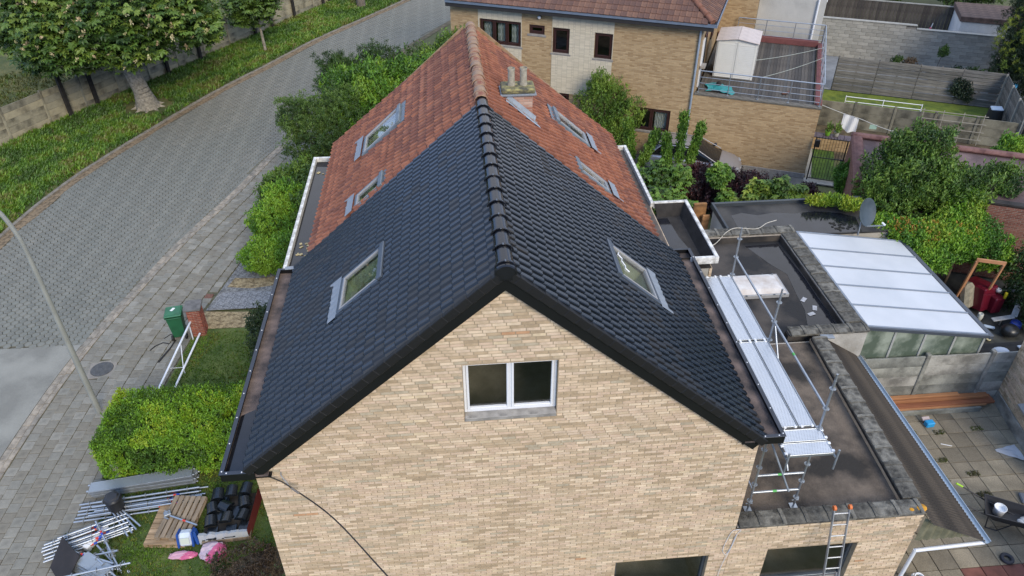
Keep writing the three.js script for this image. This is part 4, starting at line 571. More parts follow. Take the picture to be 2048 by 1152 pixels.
{ // pavement of square concrete slabs
  const bed = S('pavement', (() => { const q = bld(); for (let i = 0; i < 46; i++) { const z0 = 10 - i * 0.8, z1 = z0 - 0.8; q.quad(V3(xR(z0) + 0.05, -0.032, z0), V3(xP(z0) + 0.15, -0.032, z0), V3(xP(z1) + 0.15, -0.032, z1), V3(xR(z1) + 0.05, -0.032, z1)); } return q; })(), worn([0.10, 0.10, 0.06], 0.95, 0.6, 0.4), 'pavement of grey square concrete slabs between street and front gardens');
  const sm = [[0.195, 0.182, 0.146], [0.208, 0.194, 0.158], [0.182, 0.170, 0.137], [0.202, 0.194, 0.162], [0.235, 0.223, 0.186], [0.188, 0.172, 0.135]].map((c) => worn(c, 0.88, 1.1, 0.2, { bump: 0.004, t: { per: 4, con: 1.8, grain: 0.25 } }));
  const sg = [0, 0.3, 0.7].map((o) => bld().box(0, 0, 0, 0.291, 0.05, 0.291, { ch: 0.006 }).geo(o)), R = rng(33), list = [];
  for (let z = 1.5; z > -26.6; z -= 0.3) { const x0 = xR(z) + 0.10, sh = (xR(z - 0.3) - xR(z + 0.3)) / 0.6; for (let i = 0; i < 16; i++) { const x = x0 + 0.155 + i * 0.3; if (x > xP(z) - 0.02 + (z < -12.2 ? -0.0 : 0)) break; const zz = z - (i % 2) * 0.15; const mh = Math.hypot(x + 10.92, zz + 9.3); if (mh < 0.34) continue; if (Math.hypot(x + 8.57, zz + 12.82) < 0.16) continue; list.push({ M: new THREE.Matrix4().makeRotationFromEuler(new THREE.Euler((R() - 0.5) * 0.02, Math.atan(-sh) * 0.6 + (R() - 0.5) * 0.012, (R() - 0.5) * 0.02)).setPosition(x, -0.026 + R() * 0.008, zz), d: depthOf(x, 0, zz), k: Math.floor(R() * 6), g: Math.floor(R() * 3), out: zz > -1.2 || x < -12.3 }); } }
  list.sort((a, b) => (a.out - b.out) || a.d - b.d); list.slice(0, 300).forEach((q) => piece(bed, 'paving_slab', sg[q.g], sm[q.k], q.M));
  const by = sm.map(() => bld()); list.slice(300).forEach((q) => by[q.k].add(sg[q.g], q.M)); by.forEach((q, i) => { if (q.p.length) stuff(P(bed, 'slab_field', q, sm[i])); });
  const mh = T('manhole_cover', 'round dark cast iron manhole cover in the pavement by the lamp post', 'manhole cover', [-10.92, -0.03, -9.3]); P(mh, 'surround', bld().box(-10.92, -0.022, -9.3, 0.78, 0.05, 0.78, { ry: 0.1, ch: 0.01 }), worn([0.22, 0.20, 0.17], 0.9)); P(mh, 'lid', bld().tube(V3(-10.92, 0.0, -9.3), V3(-10.92, 0.014, -9.3), 0.33, 0.32, 28), worn([0.075, 0.075, 0.072], 0.6, 0.2, 0.3, { bump: 0.008, bs: 0.15 }));
  const sq = T('valve_cover', 'small rusty red square cover set in the pavement slabs', 'cover', [-8.57, -0.02, -12.82]); P(sq, 'lid', bld().box(-8.57, -0.018, -12.82, 0.26, 0.05, 0.26, { ry: -0.1, ch: 0.008 }), worn([0.16, 0.075, 0.05], 0.8, 0.3, 0.3));
  const dr = T('storm_drain', 'rusty iron drain grate in the gutter beside the lamp post', 'drain', [-11.68, -0.05, -9.85]); P(dr, 'frame', bld().span(-11.9, -11.46, -0.045, -0.026, -10.12, -10.07).span(-11.9, -11.46, -0.045, -0.026, -9.63, -9.58).span(-11.9, -11.86, -0.045, -0.027, -10.07, -9.63).span(-11.50, -11.46, -0.045, -0.027, -10.07, -9.63), worn([0.13, 0.085, 0.06], 0.85)); for (let i = 0; i < 7; i++) P(dr, 'bar', bld().span(-11.858, -11.502, -0.042, -0.022, -10.04 + i * 0.06, -10.01 + i * 0.06, 0.004), worn([0.13, 0.085, 0.06], 0.85)); P(dr, 'sump', bld().span(-11.86, -11.50, -0.049, -0.046, -10.07, -9.63), std([0.015, 0.014, 0.012], 1));
}
// front garden ground
const lawnM = std(null, 0.95, { map: mottle([0.04, 0.075, 0.012], [0.11, 0.14, 0.03], 1.6, { per: 4, oct: 6, grain: 0.4, N: 512 }), bump: 0.02, bumpSize: 0.4 });
const soilM = std(null, 0.95, { map: mottle([0.05, 0.036, 0.022], [0.14, 0.11, 0.06], 1.3, { per: 5, oct: 6, con: 2, grain: 0.4 }), bump: 0.02, bumpSize: 0.4 });
S('front_lawn', sheet([[-9.2, 4], [-3.62, 4], [-3.62, -10.9], [-8.55, -11.0], [-8.78, -8.5], [-9.05, -5]], -0.006), lawnM);
const gravelPale = std(null, 0.95, { map: mottle([0.11, 0.115, 0.12], [0.31, 0.315, 0.32], 0.5, { per: 16, oct: 4, con: 2.4, grain: 0.4 }), bump: 0.02, bumpSize: 0.2 });
const gravelTan = std(null, 0.95, { map: mottle([0.14, 0.10, 0.05], [0.40, 0.31, 0.17], 0.7, { per: 10, oct: 5, con: 2.4, grain: 0.4 }), bump: 0.02, bumpSize: 0.2 });
S('driveway_gravel', sheet([[-8.48, -12.0], [-3.62, -12.0], [-3.62, -16], [-7.6, -16.3], [-7.9, -14.8]], -0.004), std(null, 0.95, { map: mottle([0.10, 0.10, 0.095], [0.27, 0.27, 0.26], 0.6, { per: 12, oct: 5, con: 2.2, grain: 0.4 }), bump: 0.02, bumpSize: 0.2 }));
S('tan_gravel_strip', sheet([[-8.46, -11.0], [-3.62, -10.91], [-3.62, -11.95], [-5, -11.8], [-6.4, -11.75], [-7.6, -11.85], [-8.5, -11.95]], 0.0), gravelTan);
S('tan_gravel_strip', sheet([[-8.05, -13.3], [-7.2, -13.15], [-6.2, -13.3], [-5.0, -13.2], [-4.9, -13.8], [-6.2, -13.85], [-7.1, -13.75], [-7.9, -13.85]], 0.001), gravelTan);
S('pale_gravel_strip', sheet([[-8.35, -12.1], [-7.2, -12.0], [-6, -12.05], [-5, -12.0], [-4.9, -12.95], [-6.2, -12.85], [-7.2, -13.0], [-8.15, -12.95]], 0.0015), gravelPale);
S('flower_bed', sheet([[-6.4, -0.9], [-3.63, -0.9], [-3.63, -2.5], [-4.6, -2.5], [-5.3, -2.3], [-6.0, -1.9]], 0.0), soilM);
S('verge', (() => { const q = bld(); for (let i = 0; i < 66; i++) { const z0 = 8 - i, z1 = z0 - 1; q.quad(V3(xL(z0) - 30, 0.03, z0), V3(xL(z0) - 0.13, 0.03, z0), V3(xL(z1) - 0.13, 0.03, z1), V3(xL(z1) - 30, 0.03, z1)); } return q; })(), std(null, 0.95, { map: mottle([0.045, 0.065, 0.012], [0.13, 0.12, 0.035], 3, { per: 4, oct: 6, con: 2, N: 512, grain: 0.35 }), bump: 0.03 }));
{ // patio of big concrete slabs, right of the extension
  const bed = S('patio', sheet([[9.0, 5], [15, 5], [15.3, -5.7], [9.3, -5.6]], -0.036), soilM, 'patio of weathered concrete slabs behind the lean-to');
  const pm = [[0.255, 0.218, 0.155], [0.29, 0.25, 0.178], [0.205, 0.175, 0.125], [0.27, 0.228, 0.16]].map((c) => stdT(toned(c, 0.60, 1.15, 2.2, { per: 4, oct: 6, con: 2.0, grain: 0.25 }), 0.92, { bump: 0.004 }));
  const R = rng(41), g = [0, 0.6, 1.3, 1.9].map((o) => bld().box(0, 0, 0, 0.488, 0.05, 0.488, { ch: 0.008 }).geo(o)), ry = -0.035; const red = [[0.13, 0.05, 0.038], [0.16, 0.062, 0.045]].map((c) => worn(c, 0.9, 0.8, 0.3));
  for (let i = 0; i < 12; i++) for (let j = -4; j < 11; j++) { const x = 9.35 + i * 0.5, z = -0.25 - j * 0.5; const isRed = x > 11.2 && z > -0.55; if (x > 15.05 || z < -5.5) continue; piece(bed, 'paving_slab', g[Math.floor(R() * 4)], isRed ? red[Math.floor(R() * 2)] : pm[Math.floor(R() * 4)], new THREE.Matrix4().makeRotationFromEuler(new THREE.Euler((R() - 0.5) * 0.015, (R() - 0.5) * 0.014, (R() - 0.5) * 0.015)).setPosition(x, -0.025 + R() * 0.006, z)); }
}
S('yard_ground', sheet([[10.6, -5.9], [22, -5.9], [22, -16], [10.6, -16]], -0.05), std(null, 0.9, { map: mottle([0.02, 0.022, 0.02], [0.07, 0.07, 0.06], 2, { per: 5, con: 2 }) }));
// ---------- plants ----------
const leafM = new THREE.MeshPhysicalMaterial({ roughness: 0.55, side: THREE.DoubleSide, transmission: 0.0 });
function clusterGeo(n, seed, { spread = 0.55, wid = 0.42, up = 0.25, fan = false } = {}) {
  const R = rng(seed), b = bld();
  for (let i = 0; i < n; i++) {
    const d = V3(R() - 0.5, (R() - 0.5) * 1.2 + up, R() - 0.5).normalize(), side = V3(R() - 0.5, R() - 0.5, R() - 0.5).cross(d).normalize(), nrm = side.clone().cross(d).normalize();
    if (fan) { d.set(Math.cos(i / n * 6.28), -0.15 - 0.2 * R(), Math.sin(i / n * 6.28)).normalize(); side.set(-d.z, 0, d.x).normalize(); nrm.copy(side).cross(d); if (nrm.y < 0) nrm.negate(); }
    const o = fan ? V3(0, 0, 0) : V3(R() - 0.5, R() - 0.5, R() - 0.5).multiplyScalar(spread * 2), L = 0.8 + 0.5 * R(), w = wid * L * 0.5, at = (t, s, k) => o.clone().addScaledVector(d, t * L).addScaledVector(side, s * w).addScaledVector(nrm, k);
    const a = at(0, 0, 0), m = at(0.55, 0, -0.02), e = at(1, 0, -0.12), l = at(0.5, 1, 0.10), r = at(0.5, -1, 0.10);
    b.tri(a, m, l).tri(l, m, e).tri(a, r, m).tri(r, e, m);
  }
  return b.geo();
}
const CG = { oval: clusterGeo(8, 1), small: clusterGeo(11, 2, { spread: 0.8, wid: 0.5 }), fan: clusterGeo(6, 3, { fan: true, wid: 0.55 }), narrow: clusterGeo(9, 4, { wid: 0.24, up: 0.5 }), needle: clusterGeo(14, 5, { wid: 0.10, up: 0.35, spread: 0.4 }) };
const G3 = (x, y, z) => (vnoise(x * 1.3 + z * 0.7, y * 1.3 - z * 0.9, 4096, 6) + vnoise(x * 2.9 - z * 1.7, y * 2.9 + z * 2.1, 4096, 8) * 0.6) / 1.6;
// blobs: [x, y, z, rx, ry, rz, clusters]; boxes: [x0, x1, y0, y1, z0, z1, clusters]
function crown(parent, name, { blobs = [], boxes = [], geo = CG.oval, size = 0.12, cols, seed = 1, hollow = 0.55, lump = 0.35, m = leafM, ymin = 0.02, tip = null }) {
  const R = rng(seed), mats = [], cs = [], q = new THREE.Quaternion(), E = new THREE.Euler(), fr = off.get(parent);
  const put = (p, c) => { E.set((R() - 0.5) * 1.2, R() * 6.28, (R() - 0.5) * 1.2); const s = size * (0.7 + 0.6 * R()); mats.push(new THREE.Matrix4().compose(p, q.setFromEuler(E), V3(s, s, s))); cs.push(c); };
  const tone = (p, out) => { const n = G3(p.x * 1.1 + 31, p.y * 1.1 + 17, p.z * 1.1), k = Math.min(cols.length - 1, Math.max(0, Math.floor((n * 1.5 - 0.25 + (R() - 0.5) * 0.5) * cols.length))); const c = cols[k], g = 0.8 + 0.4 * R(); return [c[0] * g, c[1] * g, c[2] * g]; };
  for (const [x, y, z, rx, ry, rz, n] of blobs) for (let i = 0; i < n; i++) {
    let d; do d = V3(R() * 2 - 1, R() * 2 - 1, R() * 2 - 1); while (d.lengthSq() > 1 || d.lengthSq() < 0.01); d.normalize();
    const l = 1 - lump + lump * 2 * G3(d.x * 2.2 + x * 3, d.y * 2.2 + y * 3, d.z * 2.2 + z * 3), r = (hollow + (1 - hollow) * Math.sqrt(R())) * l, p = V3(x + d.x * r * rx, y + d.y * r * ry, z + d.z * r * rz); if (p.y < ymin) continue; put(p, tone(p));
  }
  for (const [x0, x1, y0, y1, z0, z1, n] of boxes) for (let i = 0; i < n; i++) {
    const p = V3(x0 + (x1 - x0) * R(), y0 + (y1 - y0) * R(), z0 + (z1 - z0) * R()), f = R(), dp = 0.22 * R() * R();
    if (f < 0.42) p.y = y1 - dp; else if (f < 0.58) p.z = z1 - dp; else if (f < 0.72) p.z = z0 + dp; else if (f < 0.86) p.x = x0 + dp; else p.x = x1 - dp;
    const k = 0.22 * (G3(p.x * 2.2, p.y * 2.2, p.z * 2.2) - 0.45); p.y += k * 1.4; p.x += k; p.z += k; if (p.y < ymin) continue; put(p, tone(p));
  }
  const I = new THREE.InstancedMesh(geo, m, mats.length); I.name = name; const inv = fr ? new THREE.Matrix4().makeTranslation(-fr.x, -fr.y, -fr.z) : new THREE.Matrix4(); mats.forEach((M, i) => { I.setMatrixAt(i, M.premultiply(inv)); I.setColorAt(i, new THREE.Color(...cs[i])); });
  I.castShadow = I.receiveShadow = true; I.userData.kind = 'stuff'; parent.add(I); return I;
}
const barkM = worn([0.17, 0.145, 0.115], 0.95, 0.6, 0.35, { bump: 0.02, bs: 0.3, t: { per: 6, con: 2.2, grain: 0.3 } }), barkPale = worn([0.32, 0.29, 0.235], 0.95, 0.7, 0.3, { bump: 0.02, bs: 0.3, t: { per: 6, con: 2, grain: 0.3 } }), twigM = worn([0.10, 0.075, 0.05], 0.95, 0.4, 0.3);
// tapered limb through points with radii
function limb(b, pts, rs, seg = 10) { const c = new THREE.CatmullRomCurve3(pts.map((p) => V3(...p))), n = Math.max(4, pts.length * 4); for (let i = 0; i < n; i++) { const t0 = i / n, t1 = (i + 1) / n, rr = (t) => { const k = t * (rs.length - 1), j = Math.min(rs.length - 2, Math.floor(k)); return rs[j] + (rs[j + 1] - rs[j]) * (k - j); }; b.tube(c.getPoint(t0), c.getPoint(t1), rr(t0), rr(t1), seg, i === 0 || i === n - 1); } return b; }
const DG = [[0.018, 0.042, 0.008], [0.03, 0.065, 0.010], [0.045, 0.09, 0.012], [0.07, 0.125, 0.016]];
const BG = [[0.045, 0.12, 0.008], [0.078, 0.19, 0.011], [0.12, 0.26, 0.014], [0.18, 0.31, 0.02]];
const MG = [[0.028, 0.065, 0.008], [0.05, 0.105, 0.010], [0.075, 0.145, 0.014], [0.115, 0.195, 0.020]];
function stemmed(name, label, cat, at, group, trunk, o, m = twigM) { const t = T(name, label, cat, at, group); const b = bld(); for (const [pts, rs] of trunk) limb(b, pts, rs, 7); P(t, 'trunk', b, m); (Array.isArray(o) ? o : [o]).forEach((q, i) => crown(t, i ? 'crown' : 'crown', q)); return t; }

// clipped golden hedge at the corner of the front garden
stemmed('garden_hedge', 'clipped yellow-green privet hedge in the front garden above the scaffold parts', 'hedge', [-7.4, 0, -5.7], null, [-8.8, -8, -7.2, -6.4, -5.8].map((x) => [[[x, 0, -5.7], [x + 0.1, 0.8, -5.6], [x - 0.1, 1.3, -5.7]], [0.03, 0.02, 0.01]]), [
  { boxes: [[-9.25, -5.75, 0.12, 1.42, -6.75, -4.75, 6200]], size: 0.066, geo: CG.oval, cols: [[0.045, 0.11, 0.008], [0.085, 0.18, 0.010], [0.12, 0.255, 0.012], [0.165, 0.31, 0.014], [0.23, 0.33, 0.018]], seed: 5 },
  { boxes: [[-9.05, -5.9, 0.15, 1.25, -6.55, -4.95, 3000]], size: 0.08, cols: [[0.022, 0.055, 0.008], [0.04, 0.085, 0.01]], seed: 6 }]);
stemmed('garden_shrub', 'dark clipped shrub standing between gutter and small lawn', 'shrub', [-5.9, 0, -9.6], null, [[[[-5.9, 0, -9.6], [-5.8, 0.6, -9.6]], [0.03, 0.015]]], { blobs: [[-5.75, 0.75, -9.9, 0.75, 0.85, 0.9, 1300], [-5.5, 0.8, -8.7, 0.7, 0.8, 0.9, 1100]], size: 0.075, cols: [[0.014, 0.032, 0.008], [0.025, 0.05, 0.010], [0.05, 0.085, 0.014]], seed: 7 });
stemmed('garden_shrub', 'rounded bright green shrub beside the gravel drive', 'shrub', [-6.7, 0, -14.9], null, [[[[-6.7, 0, -14.9], [-6.6, 0.8, -14.9]], [0.04, 0.02]]], { blobs: [[-6.75, 0.55, -14.35, 0.95, 0.65, 0.75, 1200], [-5.8, 0.6, -14.5, 0.9, 0.75, 0.8, 1100], [-6.5, 1.0, -15.9, 1.15, 0.95, 0.95, 2000], [-6.3, 1.35, -16.9, 0.95, 0.75, 0.9, 1400]], size: 0.085, cols: BG, seed: 8 });
stemmed('garden_shrub', 'dark green leafy shrub under the white gutter edge', 'shrub', [-5.6, 0, -17], null, [[[[-5.6, 0, -17], [-5.5, 1.0, -17]], [0.05, 0.02]]], { blobs: [[-5.1, 1.0, -15.9, 0.9, 1.3, 1.2, 1500], [-5.5, 1.1, -17.8, 1.3, 1.3, 1.3, 2000], [-6.7, 0.95, -18.3, 1.0, 0.9, 1.1, 1200]], size: 0.095, cols: MG, seed: 9 });
stemmed('lilac_shrub', 'tall loose lilac shrub with spiky twigs beside the street', 'shrub', [-5.4, 0, -20.6], null, [[[[-5.4, 0, -20.6], [-5.6, 1.6, -20.5], [-6.1, 2.7, -20.7]], [0.07, 0.05, 0.015]], [[[-5.4, 0, -20.6], [-5.0, 1.6, -20.6], [-4.6, 2.8, -20.4]], [0.06, 0.04, 0.015]]], [
  { blobs: [[-5.4, 2.2, -20.6, 1.5, 1.6, 1.5, 2400], [-6.35, 3.0, -20.9, 0.65, 0.85, 0.7, 560], [-4.5, 2.7, -20.0, 1.2, 1.6, 1.2, 1700], [-5.9, 1.0, -19.6, 0.9, 0.8, 0.8, 600]], size: 0.11, geo: CG.narrow, cols: [[0.03, 0.065, 0.012], [0.05, 0.10, 0.015], [0.085, 0.15, 0.022]], seed: 10, lump: 0.6 }]);
stemmed('cherry_laurel', 'big glossy green laurel rising behind the red roof edge', 'shrub', [-2.2, 0, -21.5], null, [[[[-2.2, 0, -21.5], [-2.2, 2, -21.3], [-2.0, 3.6, -21.3]], [0.12, 0.08, 0.02]]], [
  { blobs: [[-3.6, 3.2, -22.2, 1.6, 1.5, 1.5, 1900], [-2.6, 3.0, -21.2, 1.8, 1.6, 1.6, 3000], [-1.2, 3.4, -21.8, 1.6, 1.5, 1.5, 2400], [-3.4, 2.0, -20.4, 1.5, 1.6, 1.4, 2000], [-2.0, 1.6, -18.6, 1.8, 1.5, 1.6, 1700]], size: 0.125, cols: BG.map((c) => sc(c, 0.8)), seed: 11, lump: 0.5 }]);
stemmed('dark_conifer', 'dark feathery conifer between laurel and street', 'conifer', [-4.4, 0, -25], null, [[[[-4.4, 0, -25], [-4.3, 3.2, -25]], [0.12, 0.03]]], { blobs: [[-4.3, 2.4, -25, 1.5, 1.7, 1.3, 1500], [-3.2, 3.0, -25.4, 1.3, 1.2, 1.2, 900], [-5.0, 3.3, -25.2, 0.9, 0.7, 0.8, 420]], size: 0.17, geo: CG.needle, cols: [[0.022, 0.055, 0.012], [0.04, 0.085, 0.016], [0.055, 0.11, 0.018]], seed: 12, lump: 0.7, hollow: 0.3 });
stemmed('leafy_shrub', 'pale green bush peeping over the far ridge end', 'shrub', [0.2, 0, -24.8], null, [[[[0.2, 0, -24.8], [0.2, 3.5, -24.8]], [0.1, 0.03]]], { blobs: [[0.3, 3.6, -24.8, 1.6, 1.3, 1.4, 1900], [-1.2, 3.0, -24.6, 1.3, 1.3, 1.2, 1100]], size: 0.11, cols: MG, seed: 13, lump: 0.5 });
// horse chestnut on the verge
{
  const t = T('horse_chestnut_tree', 'large horse chestnut tree with cream blossom on the grass verge', 'tree', [-15.6, 0, -30]);
  const b = bld(); limb(b, [[-15.6, -0.05, -30], [-15.7, 0.9, -30], [-15.95, 1.9, -30.1], [-16.0, 2.5, -30.1]], [0.62, 0.40, 0.37, 0.38], 18);
  for (let i = 0; i < 9; i++) { const a = i * 0.7; limb(b, [[-15.6 + Math.cos(a) * 0.95, -0.04, -30 + Math.sin(a) * 0.95], [-15.6 + Math.cos(a) * 0.5, 0.10, -30 + Math.sin(a) * 0.5], [-15.65, 0.7, -30]], [0.03, 0.12, 0.2], 7); }
  for (const [pts, rs] of [[[[-16.0, 2.3, -30.1], [-17.6, 2.9, -29.8], [-19, 3.9, -29.9], [-20.3, 4.6, -30]], [0.26, 0.2, 0.13, 0.05]], [[[-16, 2.4, -30.1], [-14.7, 3.4, -29.8], [-13.3, 4.4, -29.6], [-12.3, 5.2, -29.6]], [0.26, 0.19, 0.12, 0.05]], [[[-16, 2.4, -30.1], [-16.2, 4.0, -30.2], [-16.1, 6.0, -30.2], [-16, 7.6, -30.3]], [0.3, 0.24, 0.16, 0.06]], [[[-16, 2.4, -30.1], [-16.5, 3.4, -28.9], [-17.1, 4.6, -27.8], [-17.4, 5.2, -27]], [0.22, 0.16, 0.1, 0.04]], [[[-16, 2.4, -30.1], [-15.6, 3.4, -31.4], [-15.2, 4.8, -32.6]], [0.22, 0.16, 0.06]]]) limb(b, pts, rs, 9);
  P(t, 'trunk', b, barkPale);
  const blobs = [[-16.3, 6.4, -30, 4.6, 2.9, 4.2, 2600], [-19.4, 4.9, -30, 2.4, 1.9, 2.6, 1700], [-20.9, 4.4, -30.4, 1.5, 1.5, 1.8, 800], [-13.2, 4.9, -29.7, 2.1, 1.8, 2.4, 1600], [-17.4, 4.4, -27.7, 2.5, 1.5, 1.9, 1700], [-14.9, 4.6, -27.8, 2.1, 1.5, 1.8, 1400], [-16, 3.9, -29, 2.2, 1.1, 1.6, 800], [-19.3, 3.5, -28.9, 1.4, 0.8, 1.3, 500], [-12.0, 4.3, -30.3, 1.1, 1.2, 1.4, 600], [-15.6, 5.2, -33, 3, 2, 2.2, 900]];
  crown(t, 'crown', { blobs, size: 0.21, geo: CG.fan, cols: [[0.022, 0.052, 0.008], [0.042, 0.092, 0.012], [0.08, 0.145, 0.018], [0.135, 0.20, 0.026]], seed: 14, lump: 0.5, hollow: 0.35 });
  const fl = clusterGeo(14, 9, { spread: 0.42, wid: 0.6 });
  crown(t, 'blossom', { blobs: [[-16.3, 6.4, -29.8, 4.7, 3.0, 4.3, 60], [-17.4, 4.8, -27.5, 2.6, 1.7, 2.0, 44], [-14.7, 5.0, -27.5, 2.2, 1.7, 1.9, 62], [-13.1, 5.1, -29.3, 2.1, 2.0, 2.3, 52], [-19.4, 5.1, -29.5, 2.4, 2.0, 2.5, 20]], size: 0.105, geo: fl, cols: [[0.38, 0.36, 0.17], [0.46, 0.40, 0.22], [0.42, 0.32, 0.18]], seed: 15, hollow: 0.93, lump: 0.45 });
}
stemmed('young_tree', 'small round-headed tree on the verge by the concrete fence', 'tree', [-11, 0, -38.1], null, [[[[-11, 0, -38.1], [-11.05, 1.4, -38.1], [-11.1, 3.2, -38.1]], [0.10, 0.075, 0.03]]], { blobs: [[-11.15, 3.3, -38.1, 1.75, 1.6, 1.6, 1500], [-11.9, 2.7, -37.8, 1.0, 0.9, 1.0, 450]], size: 0.17, geo: CG.fan, cols: DG.slice(1).map((c) => sc(c, 1.1)), seed: 16, lump: 0.5, hollow: 0.3 }, barkPale);
stemmed('street_tree', 'street tree trunk standing farther along the grass verge', 'tree', [-5.9, 0, -47.3], null, [[[[-5.9, -0.02, -47.3], [-5.9, 1.6, -47.3], [-5.9, 4.2, -47.3]], [0.34, 0.27, 0.24]]], { blobs: [[-5.9, 6.4, -47.3, 2.8, 2.0, 2.6, 900]], size: 0.22, geo: CG.fan, cols: DG, seed: 17 }, barkM);
// right side
stemmed('garden_tree', 'light green airy tree in front of the neighbour brick facade', 'tree', [6.9, 0, -22.6], null, [[[[6.9, 0, -22.6], [6.8, 1.6, -22.4], [6.6, 3.2, -22.4]], [0.08, 0.06, 0.015]]], [{ blobs: [[6.8, 2.2, -22.5, 1.05, 1.5, 1.0, 1500], [6.5, 3.3, -22.2, 0.55, 0.7, 0.6, 420], [7.6, 1.8, -22.0, 0.9, 1.2, 0.8, 750], [6.9, 1.0, -21.7, 0.9, 0.9, 0.7, 700]], size: 0.085, cols: [[0.06, 0.12, 0.012], [0.10, 0.18, 0.016], [0.15, 0.23, 0.024]], seed: 18, lump: 0.65 }]);
{
  const tips = [[7.35, 1.5, -18.9, 7.05, 3.1, -18.9], [7.6, 1.4, -18.4, 8.2, 2.75, -18.6], [8.6, 1.5, -18, 8.5, 2.7, -18.3], [9.0, 1.6, -17.9, 9.15, 3.6, -18.4], [9.4, 1.6, -17.9, 10.0, 3.0, -18.6]];
  const t = stemmed('cherry_tree', 'young cherry tree with long upright leafy shoots beside the purple hedge', 'tree', [8.7, 0, -16.9], null, [[[[8.7, 0, -16.9], [8.8, 0.8, -17.1], [8.7, 1.6, -17.6]], [0.10, 0.08, 0.04]], ...tips.map(([a, b, c, d, e, f]) => [[[8.7, 1.2, -17.3], [a, b, c], [d, e, f]], [0.03, 0.02, 0.008]])], [
    { blobs: tips.flatMap(([a, b, c, d, e, f]) => [0.15, 0.35, 0.55, 0.75, 0.92].map((k) => [a + (d - a) * k, b + (e - b) * k, c + (f - c) * k, 0.17, 0.24, 0.17, 70])), size: 0.10, cols: [[0.05, 0.12, 0.010], [0.08, 0.17, 0.014], [0.12, 0.21, 0.02]], seed: 19, lump: 0.2 },
    { blobs: [[8.3, 1.35, -17.6, 0.75, 0.6, 0.65, 420], [9.0, 1.35, -17.4, 0.5, 0.5, 0.5, 230], [7.6, 1.1, -17.6, 0.7, 0.6, 0.7, 330], [8.3, 0.7, -16.4, 0.9, 0.7, 0.7, 420]], size: 0.115, geo: CG.fan, cols: [[0.03, 0.07, 0.010], [0.06, 0.13, 0.012], [0.10, 0.19, 0.018]], seed: 20, lump: 0.5 }]);
}
const PU = [[0.020, 0.009, 0.013], [0.035, 0.013, 0.018], [0.065, 0.022, 0.026], [0.11, 0.035, 0.035]];
stemmed('purple_hedge', 'dark purple-leaved hedge in front of the parked car', 'hedge', [10.8, 0, -17.6], null, [9.6, 10.6, 11.6].map((x) => [[[x, 0, -17.9 + (x - 9.6) * 0.3], [x, 0.9, -17.9 + (x - 9.6) * 0.3]], [0.04, 0.015]]), { blobs: [[9.9, 0.75, -17.9, 0.8, 0.85, 0.7, 1000], [10.8, 0.75, -17.5, 0.8, 0.85, 0.7, 1000], [11.8, 0.7, -17.1, 0.8, 0.8, 0.7, 1000], [12.7, 0.65, -16.8, 0.7, 0.7, 0.6, 800], [10.9, 0.4, -16.7, 1.2, 0.5, 0.6, 500]], size: 0.085, cols: PU, seed: 21, ymin: 0.05 });
stemmed('purple_hedge', 'short purple-leaved bush beside the garden gate', 'hedge', [13.9, 0, -16.2], null, [[[[13.9, 0, -16.2], [13.9, 0.7, -16.2]], [0.03, 0.012]]], { blobs: [[13.7, 0.6, -16.4, 0.75, 0.7, 0.6, 900], [14.6, 0.45, -15.9, 0.7, 0.5, 0.5, 600]], size: 0.085, cols: PU, seed: 22 });
stemmed('hazel_bush', 'pale yellow-green big-leaved bush between purple hedge and felt roof', 'shrub', [12.2, 0, -15.6], null, [[[[12.2, 0, -15.6], [12.2, 1.2, -15.6]], [0.03, 0.015]]], { blobs: [[11.5, 1.1, -15.7, 0.6, 0.8, 0.5, 420], [12.3, 1.2, -15.6, 0.6, 0.8, 0.5, 480], [12.9, 1.1, -15.4, 0.5, 0.7, 0.5, 380]], size: 0.15, geo: CG.fan, cols: [[0.04, 0.09, 0.010], [0.10, 0.17, 0.016], [0.19, 0.24, 0.022]], seed: 23, lump: 0.5 });
stemmed('cherry_sapling', 'single leafy cherry sapling in front of the car bonnet', 'tree', [10.6, 0, -16.2], null, [[[[10.6, 0, -16.2], [10.4, 1.2, -16.6], [10.3, 2.0, -16.7]], [0.03, 0.02, 0.01]]], { blobs: [[10.3, 1.75, -16.7, 0.42, 0.5, 0.4, 330], [10.6, 0.9, -16.2, 0.4, 0.4, 0.35, 180]], size: 0.13, geo: CG.fan, cols: [[0.05, 0.12, 0.010], [0.09, 0.18, 0.014], [0.14, 0.23, 0.02]], seed: 24 });
stemmed('box_shrub', 'clipped bright green shrub between iron gate and ivy', 'shrub', [15.4, 0, -15.9], null, [[[[15.4, 0, -15.9], [15.4, 1, -15.9]], [0.05, 0.02]]], { blobs: [[15.2, 1.75, -15.9, 0.65, 0.75, 0.6, 1300], [15.4, 0.9, -15.5, 0.7, 0.9, 0.6, 900]], size: 0.085, cols: BG, seed: 25, lump: 0.25 });
stemmed('elder_tree', 'big dark green bushy tree growing over the purple flat roof', 'tree', [15.9, 0, -13.2], null, [[[[15.9, 0, -13.2], [15.9, 1.8, -13.2], [15.8, 3.2, -13.3]], [0.14, 0.1, 0.03]], [[[15.9, 0.8, -13.2], [16.8, 2.2, -13.4], [17.3, 3.2, -13.8]], [0.08, 0.05, 0.015]]], { blobs: [[15.9, 3.1, -13.3, 1.6, 1.2, 1.4, 2400], [17.0, 2.9, -12.9, 1.4, 1.0, 1.2, 1600], [14.9, 2.6, -13.0, 1.1, 1.0, 1.1, 1200], [16.4, 4.1, -13.9, 0.9, 0.7, 0.8, 620], [15.4, 4.0, -13.8, 0.7, 0.6, 0.6, 420], [16.2, 1.5, -12.0, 1.8, 1.0, 0.9, 1300]], size: 0.10, cols: MG, seed: 26, lump: 0.55, hollow: 0.4 });
